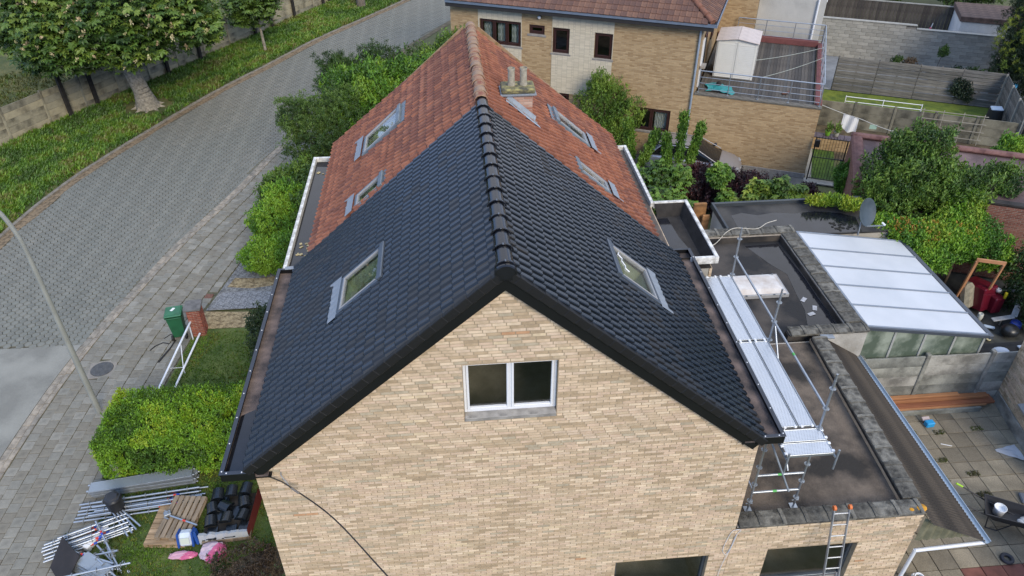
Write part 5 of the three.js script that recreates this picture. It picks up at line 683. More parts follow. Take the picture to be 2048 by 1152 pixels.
{ // ivy mass hanging over a frame
  const t = stemmed('ivy', 'mass of yellowing green ivy hanging over the junk corner beyond the white glazed roof', 'ivy', [15.4, 0, -9.8], null, [[[[15.2, 0, -10.5], [15.3, 1.4, -10.4], [15.2, 2.4, -10.2]], [0.06, 0.05, 0.03]], [[[16.6, 0, -10.9], [16.5, 1.4, -10.8], [16.2, 2.2, -10.7]], [0.06, 0.05, 0.03]], [[[14.3, 0, -11.3], [14.4, 2.2, -11.2], [16.4, 2.4, -10.7]], [0.05, 0.04, 0.03]]], [
    { blobs: [[14.85, 2.25, -10.9, 0.95, 0.5, 0.9, 1500], [15.55, 2.25, -10.4, 0.95, 0.5, 0.75, 1700], [16.25, 2.2, -10.45, 0.9, 0.5, 0.6, 1300], [14.95, 2.1, -9.85, 0.6, 0.4, 0.5, 700], [14.1, 2.35, -11.5, 0.7, 0.35, 0.6, 700], [17.4, 1.8, -10.5, 0.7, 0.7, 0.6, 900], [16.6, 2.35, -11.3, 1.1, 0.6, 0.8, 1200], [17.3, 2.6, -12.2, 0.9, 0.7, 0.6, 900]], size: 0.085, cols: [[0.045, 0.12, 0.008], [0.085, 0.20, 0.010], [0.125, 0.26, 0.012], [0.165, 0.30, 0.016], [0.20, 0.29, 0.02]], seed: 27, lump: 0.4 }]);
  crown(t, 'yellow_leaves', { blobs: [[15.3, 2.55, -10.6, 0.8, 0.25, 0.6, 50], [16.2, 2.5, -10.6, 0.6, 0.25, 0.5, 40], [14.5, 2.6, -11.0, 0.4, 0.2, 0.4, 40]], size: 0.085, cols: [[0.30, 0.15, 0.015], [0.34, 0.20, 0.02]], seed: 28, hollow: 0.8 });
}
stemmed('ivy', 'small tuft of yellow-green ivy creeping over the wet felt roof edge', 'ivy', [12.6, 2.6, -12.4], null, [[[[12.2, 2.6, -12.9], [12.9, 2.7, -12.7], [13.6, 2.7, -12.2]], [0.02, 0.02, 0.01]]], { blobs: [[12.6, 2.75, -12.65, 0.75, 0.12, 0.25, 330], [13.3, 2.75, -12.3, 0.5, 0.14, 0.3, 260]], size: 0.085, cols: [[0.11, 0.21, 0.010], [0.18, 0.28, 0.014], [0.24, 0.30, 0.016]], seed: 29, ymin: 2.6 });
stemmed('dark_bush', 'dark bush in the corner behind the red brick garage wall', 'shrub', [18.6, 0, -9.8], null, [[[[18.6, 0, -9.8], [18.5, 1.2, -9.8]], [0.05, 0.02]]], { blobs: [[18.6, 1.3, -9.7, 0.9, 1.2, 0.9, 900], [18.4, 0.8, -8.4, 0.8, 0.8, 0.8, 600]], size: 0.10, cols: DG, seed: 30 });
stemmed('roof_weed', 'leafy sapling growing over the purple flat roof at its right end', 'shrub', [19.2, 2.4, -13.1], null, [[[[19.2, 2.4, -13.1], [19.2, 3.2, -13.1]], [0.03, 0.01]]], { blobs: [[19.1, 3.2, -13.2, 0.8, 0.35, 0.6, 300], [18.7, 3.0, -12.4, 0.6, 0.3, 0.3, 130]], size: 0.10, cols: MG, seed: 31, hollow: 0.2, lump: 0.7 });
stemmed('garden_shrub', 'bright yellow-green shrub at the corner of the low concrete fence', 'shrub', [23.6, 0, -18.4], null, [[[[23.6, 0, -18.4], [23.6, 1, -18.4]], [0.04, 0.02]]], { blobs: [[23.7, 1.2, -18.4, 0.9, 0.8, 0.8, 800]], size: 0.12, cols: BG, seed: 32, lump: 0.5 });
stemmed('conifer_hedge', 'tall dark conifer with golden shoots in the far corner of the gardens', 'conifer', [28.5, 0, -27], null, [[[[28.5, 0, -27], [28.5, 5, -27]], [0.25, 0.06]]], [{ blobs: [[30.0, 3.0, -26.4, 2.1, 2.8, 2.0, 2600], [28.7, 2.4, -26.4, 1.0, 1.3, 1.0, 600], [31.0, 5.2, -27.5, 2.4, 2.4, 2.2, 1600], [33, 3.2, -29, 3, 3.2, 2.4, 1500]], size: 0.17, geo: CG.needle, cols: [[0.010, 0.022, 0.008], [0.02, 0.04, 0.012], [0.03, 0.06, 0.015]], seed: 33, lump: 0.5 }, { blobs: [[28.6, 3.3, -26.2, 1.4, 1.6, 1.2, 320], [29.6, 4.9, -26.6, 1.5, 1.2, 1.2, 260]], size: 0.14, geo: CG.needle, cols: [[0.10, 0.16, 0.012], [0.20, 0.24, 0.02]], seed: 34, hollow: 0.85, lump: 0.5 }]);
stemmed('far_shrub', 'dark shrubs massed behind the far board fence', 'shrub', [30, 0, -44], null, [[[[30, 0, -44], [30, 2, -44]], [0.1, 0.04]]], { blobs: [[26, 2.6, -46, 3, 2.2, 2, 1200], [31, 2.8, -44, 3.4, 2.4, 2, 1500], [36, 3, -42, 3.4, 2.6, 2, 1500]], size: 0.22, cols: DG, seed: 35 });
stemmed('dead_shrub', 'half-dead low shrub with white specks at the foot of the gable', 'shrub', [-5.2, 0, -1.9], null, [[[[-5.2, 0, -1.9], [-5.1, 0.25, -1.9]], [0.02, 0.01]], [[[-5.4, 0, -2.1], [-5.6, 0.25, -2.0]], [0.02, 0.01]]], { blobs: [[-5.3, 0.18, -2.0, 0.85, 0.22, 0.55, 420], [-4.6, 0.16, -1.6, 0.7, 0.2, 0.5, 260]], size: 0.055, cols: [[0.045, 0.03, 0.018], [0.07, 0.045, 0.025], [0.03, 0.045, 0.012], [0.05, 0.08, 0.02]], seed: 36 });
// grass
function grass(name, label, n, place, cols, h, seed) {
  const b = bld(), r = rng(4); for (let i = 0; i < 7; i++) { const a = r() * 6.28, w = 0.10, c = Math.cos(a), s = Math.sin(a), ox = (r() - 0.5) * 0.5, oz = (r() - 0.5) * 0.5, L = 0.7 + 0.5 * r(), e = 0.35 + 0.4 * r(); b.tri(V3(ox - s * w, 0, oz + c * w), V3(ox + s * w, 0, oz - c * w), V3(ox + c * e * 0.4 + s * w * 0.6, L * 0.6, oz + s * e * 0.4 - c * w * 0.6)); b.tri(V3(ox - s * w, 0, oz + c * w), V3(ox + c * e * 0.4 + s * w * 0.6, L * 0.6, oz + s * e * 0.4 - c * w * 0.6), V3(ox + c * e, L, oz + s * e)); }
  const R = rng(seed), ms = [], cs = []; for (let i = 0; i < n; i++) { const p = place(R); if (!p) continue; const g = G3(p[0] * 0.9 + 50, 3, p[2] * 0.9), k = Math.min(cols.length - 1, Math.max(0, Math.floor((g * 1.6 - 0.3 + (R() - 0.5) * 0.5) * cols.length))), v = 0.75 + 0.5 * R(), s = h * (0.5 + 0.8 * R()) * (0.7 + 0.6 * g); ms.push(new THREE.Matrix4().compose(V3(...p), new THREE.Quaternion().setFromAxisAngle(V3(0, 1, 0), R() * 6.28), V3(s * 1.1, s, s * 1.1))); cs.push(sc(cols[k], v)); }
  const I = new THREE.InstancedMesh(b.geo(), leafM, ms.length); ms.forEach((m, i) => { I.setMatrixAt(i, m); I.setColorAt(i, new THREE.Color(...cs[i])); }); I.name = numbered(name); meta(I, label, 'grass'); I.userData.kind = 'stuff'; I.castShadow = I.receiveShadow = true; scene.add(I);
}
const fenceA = V3(-22.9, 0, -22.5), fenceB = V3(-5.0, 0, -54.8), fenceX = (z) => fenceA.x + (fenceB.x - fenceA.x) * (z - fenceA.z) / (fenceB.z - fenceA.z);
grass('verge_grass', 'long uneven grass on the street verge below the concrete fence', 42000, (R) => { const z = -14 - 38 * Math.pow(R(), 1.15), x = xL(z) - 0.18 - R() * 7; if (x < fenceX(z) + 0.1 && z < -22) return null; if (Math.hypot(x + 15.6, z + 30) < 1.1 + 0.5 * R()) return null; if (R() < 0.55 && x > xL(z) - 0.5) return null; return [x, 0.03, z]; }, [[0.042, 0.095, 0.010], [0.06, 0.14, 0.012], [0.088, 0.185, 0.014], [0.13, 0.225, 0.017], [0.13, 0.14, 0.028]], 0.16, 61);
grass('lawn_grass', 'short front lawn between hedge, pallets and gable wall', 26000, (R) => { const z = 0.5 - 11.3 * R(), x = -9 + 5.35 * R(); if (x < xP(z) + 0.08 || (z < -10.85)) return null; if (z > -2.4 && z < -0.9 && x > -5.9) return null; if (G3(x * 1.3, 8, z * 1.3) > 0.62 && R() < 0.7 && z > -4) return null; return [x, -0.004, z]; }, [[0.055, 0.12, 0.009], [0.085, 0.165, 0.013], [0.14, 0.155, 0.024], [0.10, 0.195, 0.016]], 0.05, 62);
grass('pavement_weeds', 'weeds sprouting in joints of the pavement slabs', 300, (R) => { const c = [[-9.62, -3.15], [-9.6, -2.7], [-9.35, -5.0], [-8.95, -4.2], [-9.3, -3.9]][Math.floor(R() * 5)]; return [c[0] + (R() - 0.5) * 0.18, -0.01, c[1] + (R() - 0.5) * 0.25]; }, [[0.06, 0.11, 0.012], [0.09, 0.14, 0.016]], 0.06, 63);
grass('patio_moss', 'mossy weeds growing in the joints of the patio', 900, (R) => { const c = [[12.1, -4.6], [12.9, -4.55], [12.4, -3.6], [13.0, -3.1], [12.1, -3.0], [12.9, -2.45], [13.0, -1.9], [14.0, -4.6], [13.8, -1.9], [13.9, -1.5], [12.5, -5.4], [11.6, -3.5]][Math.floor(R() * 12)]; return [c[0] + (R() - 0.5) * 0.35, 0.0, c[1] + (R() - 0.5) * 0.16]; }, [[0.08, 0.10, 0.02], [0.11, 0.135, 0.025], [0.07, 0.07, 0.02]], 0.035, 64);
grass('field_grass', 'rough grass in the field behind the concrete fence', 9000, (R) => { const z = -20 - 26 * R(), x = fenceX(z) - 0.4 - 9 * R(); return [x, 0.03, z]; }, [[0.07, 0.085, 0.02], [0.10, 0.11, 0.025], [0.08, 0.12, 0.018]], 0.15, 65);
// ---------- concrete panel fence along the verge ----------
const fenceCon = [[0.30, 0.275, 0.195], [0.26, 0.245, 0.185], [0.34, 0.305, 0.21]].map((c) => stdT(toned(c, 0.45, 1.15, 1.7, { per: 4, oct: 6, con: 2.0, grain: 0.25 }), 0.95, { bump: 0.006 }));
const postDark = worn([0.022, 0.019, 0.016], 0.9, 0.5, 0.4);
function panelFence(label, a, b, n, h, rows, at, extra, mats = fenceCon, seed = 5) {
  const F = T('concrete_fence', label, 'fence', at), R = rng(seed), d = b.clone().sub(a).divideScalar(n), L = d.length(), u = d.clone().normalize(), yaw = Math.atan2(-u.z, u.x), pg = [0, 0.7, 1.5].map((o) => bld().box(0, 0, 0, L - 0.10, h / rows - 0.008, 0.05, { ch: 0.008 }).geo(o)), po = bld().box(0, (h + 0.12) / 2, 0, 0.12, h + 0.12, 0.13, { ch: 0.015 }).geo();
  for (let i = 0; i <= n; i++) { const p = a.clone().addScaledVector(d, i); piece(F, 'post', po, mats[Math.floor(R() * mats.length)], new THREE.Matrix4().makeRotationY(yaw + (R() - 0.5) * 0.03).setPosition(p)); if (i < n) for (let k = 0; k < rows; k++) { const m = p.clone().addScaledVector(d, 0.5); piece(F, 'fence_plank', pg[Math.floor(R() * 3)], mats[Math.floor(R() * mats.length)], new THREE.Matrix4().makeRotationY(yaw).setPosition(m.x, (k + 0.5) * h / rows + 0.03, m.z)); } }
  if (extra) for (const [t, o, hh] of extra) { const p = a.clone().lerp(b, t), nn = V3(u.z, 0, -u.x).multiplyScalar(-o); P(F, 'timber_post', bld().box(p.x + nn.x, hh / 2, p.z + nn.z, 0.20, hh, 0.15, { ry: yaw, rz: 0.02, ch: 0.02 }), postDark); }
  return F;
}
panelFence('long weathered concrete panel fence with dark timber posts along the verge', fenceA, fenceB, 17, 1.65, 5, [-17, 0, -33], [[0.205, 0.16, 2.15], [0.25, 0.16, 1.7], [0.385, 0.16, 1.8], [0.455, 0.16, 1.9], [0.59, 0.16, 1.8], [0.635, 0.16, 1.8], [0.70, 0.16, 1.9], [0.79, 0.16, 1.9], [0.81, 0.16, 1.9]].map(([t, o, h]) => [t, o, h]));
const greyCon = [[0.30, 0.30, 0.26], [0.24, 0.245, 0.215], [0.35, 0.34, 0.30]].map((c) => stdT(toned(c, 0.4, 1.2, 1.6, { per: 4, oct: 6, con: 2.4, grain: 0.25 }), 0.95, { bump: 0.008 }));
panelFence('mossy concrete panel fence closing the patio in front of the conservatory', V3(10.75, 0, -5.70), V3(16.3, 0, -5.62), 3, 1.8, 5, [13.5, 0, -5.65], null, greyCon, 6);

// ---------- neighbour house, in its own frame: x along the facade, z towards the viewer ----------
const nu = V3(0.9132, 0, 0.4075), nn = V3(-0.4075, 0, 0.9132), FR = new THREE.Matrix4().makeBasis(nu, V3(0, 1, 0), nn).setPosition(15.14, 0, -19.3);
const NB = (name, label, cat, at, group) => T(name, label, cat, at, group, FR);
const tanBrick = brickTexMat([0.29, 0.185, 0.090], [0.46, 0.325, 0.175], [0.30, 0.245, 0.16], { seed: 9, size: [3.96, 2.16], N: 1024, M: 512, spread: 0.8 });
tanBrick.bumpScale = 0.004;
const brownWood = worn([0.040, 0.015, 0.012], 0.45, 0.6, 0.25, { bump: 0 });
const greySill = worn([0.27, 0.25, 0.225], 0.9, 0.6, 0.25);
const curtain = std(null, 0.9, { map: dtex(128, 0.32, (u, v) => { const k = 0.5 + 0.5 * Math.sin(u * 6.283 * 5 + 0.8 * Math.sin(v * 6.28)); return mix([0.14, 0.17, 0.16], [0.52, 0.56, 0.54], k * (0.7 + 0.3 * vnoise(u * 8, v * 8, 8, 3))); }) });
{
  const H = NB('brick_house', 'tan brick neighbour house with cream tiled panels and brown windows', 'house', [-10.7, 0, -4.5]);
  const wins = [[-14.90, -12.95, 4.33, 5.43, 3], [-12.58, -11.87, 4.97, 5.38, 1], [-11.50, -10.73, 4.25, 5.36, 1], [-9.62, -8.83, 4.21, 5.32, 1], [-7.68, -6.03, 1.2, 2.26, 2], [-11.50, -10.65, 0.35, 2.45, 1]];
  P(H, 'front_wall', wallShape([[-16.3, 0], [-5.15, 0], [-5.15, 6.12], [-16.3, 6.12]], wins, 0.26, 0), tanBrick);
  P(H, 'side_wall', bld().span(-5.42, -5.152, 0, 6.1, -9, -0.262).span(-16.3, -16.04, 0, 6.1, -9, -0.262).span(-16.03, -5.43, 0, 6.1, -9, -8.75), tanBrick);
  P(H, 'floor', bld().span(-16.03, -5.43, 2.85, 3.05, -8.74, -0.27), roomPlaster); P(H, 'ceiling', bld().span(-16.03, -5.43, 5.75, 5.9, -8.74, -0.27), roomPlaster);
  const creamT = (() => { const L = 0.075, h = 0.25, size = [0.75, 1.0], map = dtex(256, size, (u, v) => { const nx = 10, ny = 24, a = (u * nx) % 1, c = (v * ny) % 1, r = hash(Math.floor(u * nx / 3), Math.floor(v * ny), 3); return c < 0.14 ? [0.27, 0.24, 0.19] : (u * 3.33) % 1 < 0.04 ? [0.30, 0.27, 0.22] : sc([0.58, 0.51, 0.38], 0.88 + 0.2 * r); }, true, 256); return std(null, 0.75, { map }); })();
  for (const [x0, x1, y0, y1, hs] of [[-14.96, -12.92, 2.9, 6.08, [wins[0]]], [-11.52, -8.80, 2.46, 6.08, [wins[2], wins[3]]]]) P(H, 'tiled_panel', wallShape([[x0, y0], [x1, y0], [x1, y1], [x0, y1]], hs.map((q) => [q[0] + (q[0] <= x0 + 0.07 ? 0.0 : 0), q[1], q[2], q[3]]).map(([a, b, c, d]) => [Math.max(a, x0 + 0.012), Math.min(b, x1 - 0.012), c, d]), 0.02, 0.022), creamT);
  for (const [x0, x1, y0, y1, n] of wins) { const w = windowAt(H, x0 + 0.012, x1 - 0.012, y0 + 0.01, y1 - 0.01, -0.05, { m: brownWood, lights: n, fw: 0.07, sash: 0.05, sill: 0.09, sillM: greySill, sillX: 0.09, proud: 0.06, sillD: 0.22 });
    if (n > 1) for (let i = 0; i < n; i++) { const a = x0 + (x1 - x0) * i / n + 0.14, c = x0 + (x1 - x0) * (i + 1) / n - 0.14, b = bld(), m = 14; if (n === 2 && i === 0) continue; for (let k = 0; k < m; k++) { const f = (q) => [a + (c - a) * q / m, -0.22 + 0.02 * Math.sin(q * 2.6)], [p, zp] = f(k), [r, zr] = f(k + 1); b.quad(V3(p, y0 + 0.12, zp), V3(r, y0 + 0.12, zr), V3(r, y1 - 0.1, zr), V3(p, y1 - 0.1, zp)); } P(w, 'lace_curtain', b, curtain); } }
  // eaves, gutter, hipped roof
  const E0 = -16.35, E1 = -4.72, zf = 0.42, zb = -9.4, pit = 0.52, hy = 6.22, rise = Math.tan(pit), half = (zf - zb) / 2, zr = (zf + zb) / 2, ry = hy + half * rise;
  const rm = bld(), q = (x, y, z) => V3(x, y, z); rm.quad(q(E0, hy, zf), q(E1, hy, zf), q(E1 - half, ry, zr), q(E0, ry, zr)).tri(q(E1, hy, zf), q(E1, hy, zb), q(E1 - half, ry, zr)).quad(q(E1, hy, zb), q(E0, hy, zb), q(E0, ry, zr), q(E1 - half, ry, zr));
  const rf = P(H, 'roof', rm, worn([0.04, 0.025, 0.02], 0.9));
  const bt = [[0.135, 0.066, 0.042], [0.16, 0.082, 0.052], [0.11, 0.056, 0.04]].map((c) => worn(c, 0.75, 0.6, 0.25)), tg = tileGeo(0.235, 0.30, 0, { roll: 0.03, flatTop: 0.03 }), R = rng(71), tb = bt.map(() => bld()), cp = Math.cos(pit), sp = Math.sin(pit); let cnt = 0;
  for (let r = 0; r < 11; r++) for (let c = 0; c < 52; c++) { const x = E1 - 0.02 - c * 0.235, d = (r + 0.5) * 0.30 * cp; if (x - 0.1 > E1 - d || x < E0 + 0.2) continue; const up = (r + 1) * 0.30, M = new THREE.Matrix4().makeBasis(V3(-1, 0, 0).negate(), V3(0, cp, sp), V3(0, -sp, cp)).setPosition(x - 0.235, hy + up * sp + 0.012, zf - up * cp + 0.03); if (r < 6 && x > -13.2 && cnt++ < 200) piece(rf, 'roof_tile', tg, bt[Math.floor(R() * 3)], M); else tb[Math.floor(R() * 3)].add(tg, M); }
  for (let r = 0; r < 9; r++) for (let c = 0; c < 40; c++) { const z = zf - 0.1 - c * 0.235, d = (r + 0.5) * 0.30 * cp; if (zf - z < d || z - zb < d) continue; const up = (r + 1) * 0.30, M = new THREE.Matrix4().makeBasis(V3(0, 0, -1), V3(sp, cp, 0), V3(cp, -sp, 0)).setPosition(E1 - up * cp + 0.03, hy + up * sp + 0.012, z); tb[Math.floor(R() * 3)].add(tg, M); }
  tb.forEach((b, i) => stuff(P(rf, 'tile_field', b, bt[i]))); const hipM = worn([0.20, 0.085, 0.05], 0.85, 0.4, 0.3);
  for (let i = 0; i < 16; i++) { const f = (t) => V3(E1 - t, hy + t * rise + 0.05, zf - t); P(rf, 'hip_tile', bld().tube(f(0.05 + i * 0.3), f(0.05 + i * 0.3 + 0.33), 0.125, 0.10, 12), hipM); }
  const gm = worn([0.20, 0.25, 0.33], 0.35, 1, 0.2, { bump: 0, metal: 0.4 });
  P(H, 'gutter', bld().span(E0, E1 + 0.14, 6.10, 6.235, zf + 0.02, zf + 0.035, 0.003).span(E0, E1 + 0.14, 6.10, 6.115, zf - 0.10, zf + 0.019).span(E1 + 0.122, E1 + 0.14, 6.10, 6.234, zb, zf + 0.018).span(E1 + 0.0, E1 + 0.12, 6.10, 6.114, zb, zf - 0.102), gm);
  P(H, 'fascia', bld().span(E0, E1, 5.93, 6.098, zf - 0.12, zf - 0.015).span(E1 - 0.1, E1, 5.93, 6.097, zb, zf - 0.122).span(E0, E1 - 0.102, 6.0, 6.07, 0.003, zf - 0.122).span(-5.148, E1 - 0.102, 6.0, 6.068, zb, -0.01), worn([0.02, 0.018, 0.018], 0.7));
  P(H, 'drainpipe', bld().tube(V3(-5.22, 6.05, 0.08), V3(-5.22, 1.0, 0.06), 0.045, 0.045, 10).tube(V3(-5.22, 1.0, 0.06), V3(-5.22, 0, 0.06), 0.055, 0.055, 10), worn([0.34, 0.40, 0.47], 0.45, 0.8, 0.15, { bump: 0, metal: 0.3 }));
  for (const [x, y] of [[-12.09, 5.74], [-11.83, 2.85]]) { const l = P(H, 'wall_lamp', bld().tube(V3(x, y, 0.0), V3(x, y, 0.05), 0.07, 0.07, 14), std([0.02, 0.02, 0.02], 0.5)); P(l, 'globe', bld().add(new THREE.SphereGeometry(0.075, 14, 10), new THREE.Matrix4().makeTranslation(x, y, 0.10)), whitePVC); }
  const dr = P(H, 'terrace_door', bld().span(-5.15, -5.10, 3.2, 5.3, -2.2, -1.2, 0.006), brownWood); P(dr, 'pane', bld().span(-5.098, -5.09, 3.45, 5.2, -2.08, -1.32), std([0.03, 0.035, 0.035], 0.08)); P(dr, 'white_shutter', bld().span(-5.149, -5.09, 3.2, 5.2, -1.18, -0.7, 0.006), whitePVC); P(H, 'side_window', bld().span(-5.15, -5.10, 4.2, 5.3, -5.2, -4.2, 0.006), brownWood); P(H, 'window_box', bld().span(-5.14, -4.9, 4.05, 4.15, -1.1, -0.6, 0.01), greySill);
}
{ // terrace on the single-storey wing
  const H = NB('roof_terrace', 'tan brick single-storey wing carrying a plank-floored roof terrace', 'terrace', [-2.5, 0, -4.2]);
  P(H, 'front_wall', bld().span(-5.149, 0, 0, 3.12, -0.26, 0.0), tanBrick); P(H, 'side_wall', bld().span(-0.26, 0, 0, 3.12, -8.45, -0.261), tanBrick); P(H, 'back_wall', bld().span(-5.1, -0.261, 0, 3.12, -8.45, -8.2), tanBrick);
  P(H, 'plinth', bld().span(-5.1, 0.01, 0, 0.22, 0.004, 0.05, 0.01), greySill);
  P(H, 'sub_deck', bld().span(-5.09, -0.27, 2.92, 3.06, -8.19, -0.27), postDark);
  P(H, 'coping', bld().span(-5.14, 0.03, 3.122, 3.20, -0.27, 0.03, 0.01), worn([0.13, 0.12, 0.10], 0.95, 0.6, 0.35)); const redUp = worn([0.16, 0.055, 0.05], 0.9, 0.8, 0.25); P(H, 'red_upstand', bld().span(-0.25, 0.03, 3.122, 3.26, -8.45, -0.275, 0.01).span(-5.09, -0.252, 3.10, 3.36, -8.44, -8.15, 0.01), redUp);
  const wm = [[0.075, 0.065, 0.055], [0.10, 0.087, 0.072], [0.058, 0.052, 0.046], [0.085, 0.08, 0.072]].map((c) => stdT(toned(c, 0.6, 1.3, [0.3, 2.4], { per: 4, con: 2 }), 0.9, {  })), g = bld().box(0, 0, 0, 0.132, 0.028, 7.85, { ch: 0.005 }).geo(), R = rng(81);
  for (let x = -5.0; x < -0.3; x += 0.14) piece(H, 'deck_plank', g, wm[Math.floor(R() * 4)], new THREE.Matrix4().makeTranslation(x, 3.08 + R() * 0.004, -4.22));
  // railing
  const rl = NB('terrace_railing', 'galvanised steel railing round the roof terrace', 'railing', [-2.5, 3.2, -4.2]), y0 = 3.26;
  const run = (a, b, n, rails) => { for (let i = 0; i <= n; i++) { const p = a.clone().lerp(b, i / n); P(rl, 'post', bld().tube(p.clone().setY(3.205), p.clone().setY(4.14), 0.02, 0.02, 8).tube(p.clone().setY(3.205), p.clone().setY(3.225), 0.05, 0.05, 10), galv); } rails.forEach((y, i) => P(rl, 'rail', bld().tube(a.clone().setY(y), b.clone().setY(y), i ? 0.013 : 0.026, i ? 0.013 : 0.026, 8), galv)); };
  run(V3(-5.0, 0, -0.1), V3(-0.08, 0, -0.1), 4, [4.15, 3.88, 3.63, 3.38]); run(V3(-0.07, 0, -0.14), V3(-0.07, 0, -8.3), 5, [4.15, 3.88, 3.63, 3.38]); run(V3(-4.2, 0, -8.32), V3(-0.1, 0, -8.32), 3, [4.15, 3.9, 3.65, 3.4]);
  // plastic shed
  const sh = NB('garden_shed', 'white plastic shed with louvred double doors on the terrace', 'shed', [-3.8, 3.1, -3.3]), wp = worn([0.66, 0.65, 0.60], 0.45, 0.8, 0.06, { bump: 0 }), x0 = -4.68, x1 = -2.95, zA = -2.5, zB = -4.25, xm = (x0 + x1) / 2, hW = 4.72, hR = 4.85;
  P(sh, 'wall', bld().span(x0, x1, 3.095, hW, zB, zA - 0.03, 0.01).add(new THREE.ExtrudeGeometry(new THREE.Shape([[x0, hW], [x1, hW], [xm, hR]].map((p) => new THREE.Vector2(...p))), { depth: zA - zB - 0.04, bevelEnabled: false }), new THREE.Matrix4().makeTranslation(0, 0.001, zB + 0.005)), wp);
  for (const [a, b] of [[x0 + 0.05, xm - 0.015], [xm + 0.015, x1 - 0.05]]) { const dd = P(sh, 'door', bld().span(a, a + 0.06, 3.12, hW - 0.02, zA - 0.029, zA, 0.005).span(b - 0.06, b, 3.12, hW - 0.02, zA - 0.029, zA, 0.005).span(a + 0.061, b - 0.061, 3.12, hW - 0.02, zA - 0.029, zA - 0.022), wp); for (let i = 0; i < 19; i++) P(dd, 'louvre', bld().box((a + b) / 2, 3.17 + i * 0.08, zA - 0.008, b - a - 0.124, 0.07, 0.014, { rx: -0.2, ch: 0.003 }), wp); }
  const rfM = worn([0.52, 0.45, 0.41], 0.8, 0.7, 0.15), ang = Math.atan2(hR - hW, xm - x0); for (const s of [-1, 1]) { const cx = (xm + (s < 0 ? x0 : x1)) / 2 + s * 0.03, rp = P(sh, 'roof_panel', bld().box(cx, (hW + hR) / 2 + 0.03, (zA + zB) / 2, 0.93, 0.035, zA - zB + 0.16, { rz: -s * ang, ch: 0.006 }), rfM); for (let i = 0; i < 7; i++) P(rp, 'shingle_row', bld().box(cx, (hW + hR) / 2 + 0.052, zB + 0.1 + i * 0.26, 0.92, 0.012, 0.25, { rz: -s * ang, rx: 0.03, ch: 0.003 }), rfM); }
  const dark = bld(); for (let i = 0; i < 7; i++) dark.box(x1 + 0.012, 3.35 + i * 0.19, (zA + zB) / 2, 0.02, 0.10, 1.6, { ch: 0.004 }); P(sh, 'side_rib', dark, worn([0.30, 0.29, 0.27], 0.6));
  const tq = NB('tarpaulin', 'crumpled turquoise tarpaulin lying behind the terrace railing', 'tarpaulin', [-4.2, 3.1, -1.0]); { const b = bld(), n = 10, f = (i, j) => { const u = i / n, v = j / n; return V3(-4.75 + 1.15 * u + 0.1 * Math.sin(v * 5), 3.11 + 0.10 * vnoise(u * 6, v * 6, 99, 2) + 0.12 * Math.exp(-((u - 0.5) ** 2 + (v - 0.7) ** 2) * 14), -0.5 - 0.85 * v - 0.1 * Math.sin(u * 4)); }; for (let i = 0; i < n; i++) for (let j = 0; j < n; j++) b.quad(f(i, j), f(i + 1, j), f(i + 1, j + 1), f(i, j + 1)); P(tq, 'sheet', b, std([0.03, 0.26, 0.27], 0.5, { side: THREE.DoubleSide })); P(tq, 'dark_bundle', bld().add(new THREE.IcosahedronGeometry(0.12, 1), new THREE.Matrix4().makeTranslation(-4.25, 3.3, -1.15)), postDark); }
  const cl = NB('clothes_line', 'pale washing lines strung across the roof terrace', 'clothes line', [-1.5, 3.9, -4]); const ln = (a, b) => { const m = a.clone().lerp(b, 0.5).add(V3(0, -0.12, 0)); return bld().add(new THREE.TubeGeometry(new THREE.QuadraticBezierCurve3(a, m, b), 12, 0.009, 5)); }; const lM = std([0.42, 0.46, 0.40], 0.7); P(cl, 'line', ln(V3(-2.95, 4.0, -2.6), V3(-0.1, 3.95, -5.5)), lM); P(cl, 'line', ln(V3(-2.6, 3.6, -1.6), V3(-0.1, 3.9, -4.2)), lM);
  const bits = NB('shoe', 'brown shoes left on the terrace planks by the railing', 'shoes', [-1.4, 3.1, -1.3]); for (const [x, z, r] of [[-1.5, -1.3, 0.4], [-1.35, -1.5, 1.3]]) P(bits, 'shoe', bld().add(new THREE.CapsuleGeometry(0.05, 0.16, 3, 8).rotateZ(1.57), new THREE.Matrix4().makeRotationY(r).setPosition(x, 3.15, z)), worn([0.10, 0.045, 0.03], 0.7));
}
{ // two-storey rear wing
  const H = NB('rear_wing', 'pale rendered rear wing with wet black flat roof beyond the terrace', 'building', [-1.9, 0, -12]), rend = worn([0.45, 0.44, 0.40], 0.9, 2, 0.12);
  P(H, 'wall', bld().span(-3.4, -0.25, 0, 5.25, -13.5, -9.2, 0.01), rend); P(H, 'roof_deck', bld().span(-3.3, -0.35, 5.251, 5.28, -13.4, -9.25), felt); P(H, 'standing_water', sheet([[-1.6, -9.6], [-0.45, -9.5], [-0.42, -10.4], [-1.2, -10.3]], 5.285), std([0.03, 0.10, 0.22], 0.08));
  P(H, 'white_parapet', bld().span(-0.34, -0.22, 5.0, 5.5, -13.5, -9.22, 0.01), whitePVC); P(H, 'link_wall', bld().span(-5.14, -3.41, 0, 5.9, -9.4, -8.5), tanBrick); const pp = P(H, 'drainpipe', bld().tube(V3(-0.6, 5.1, -9.12), V3(-0.6, 0, -9.12), 0.05, 0.05, 8), whitePVC);
}
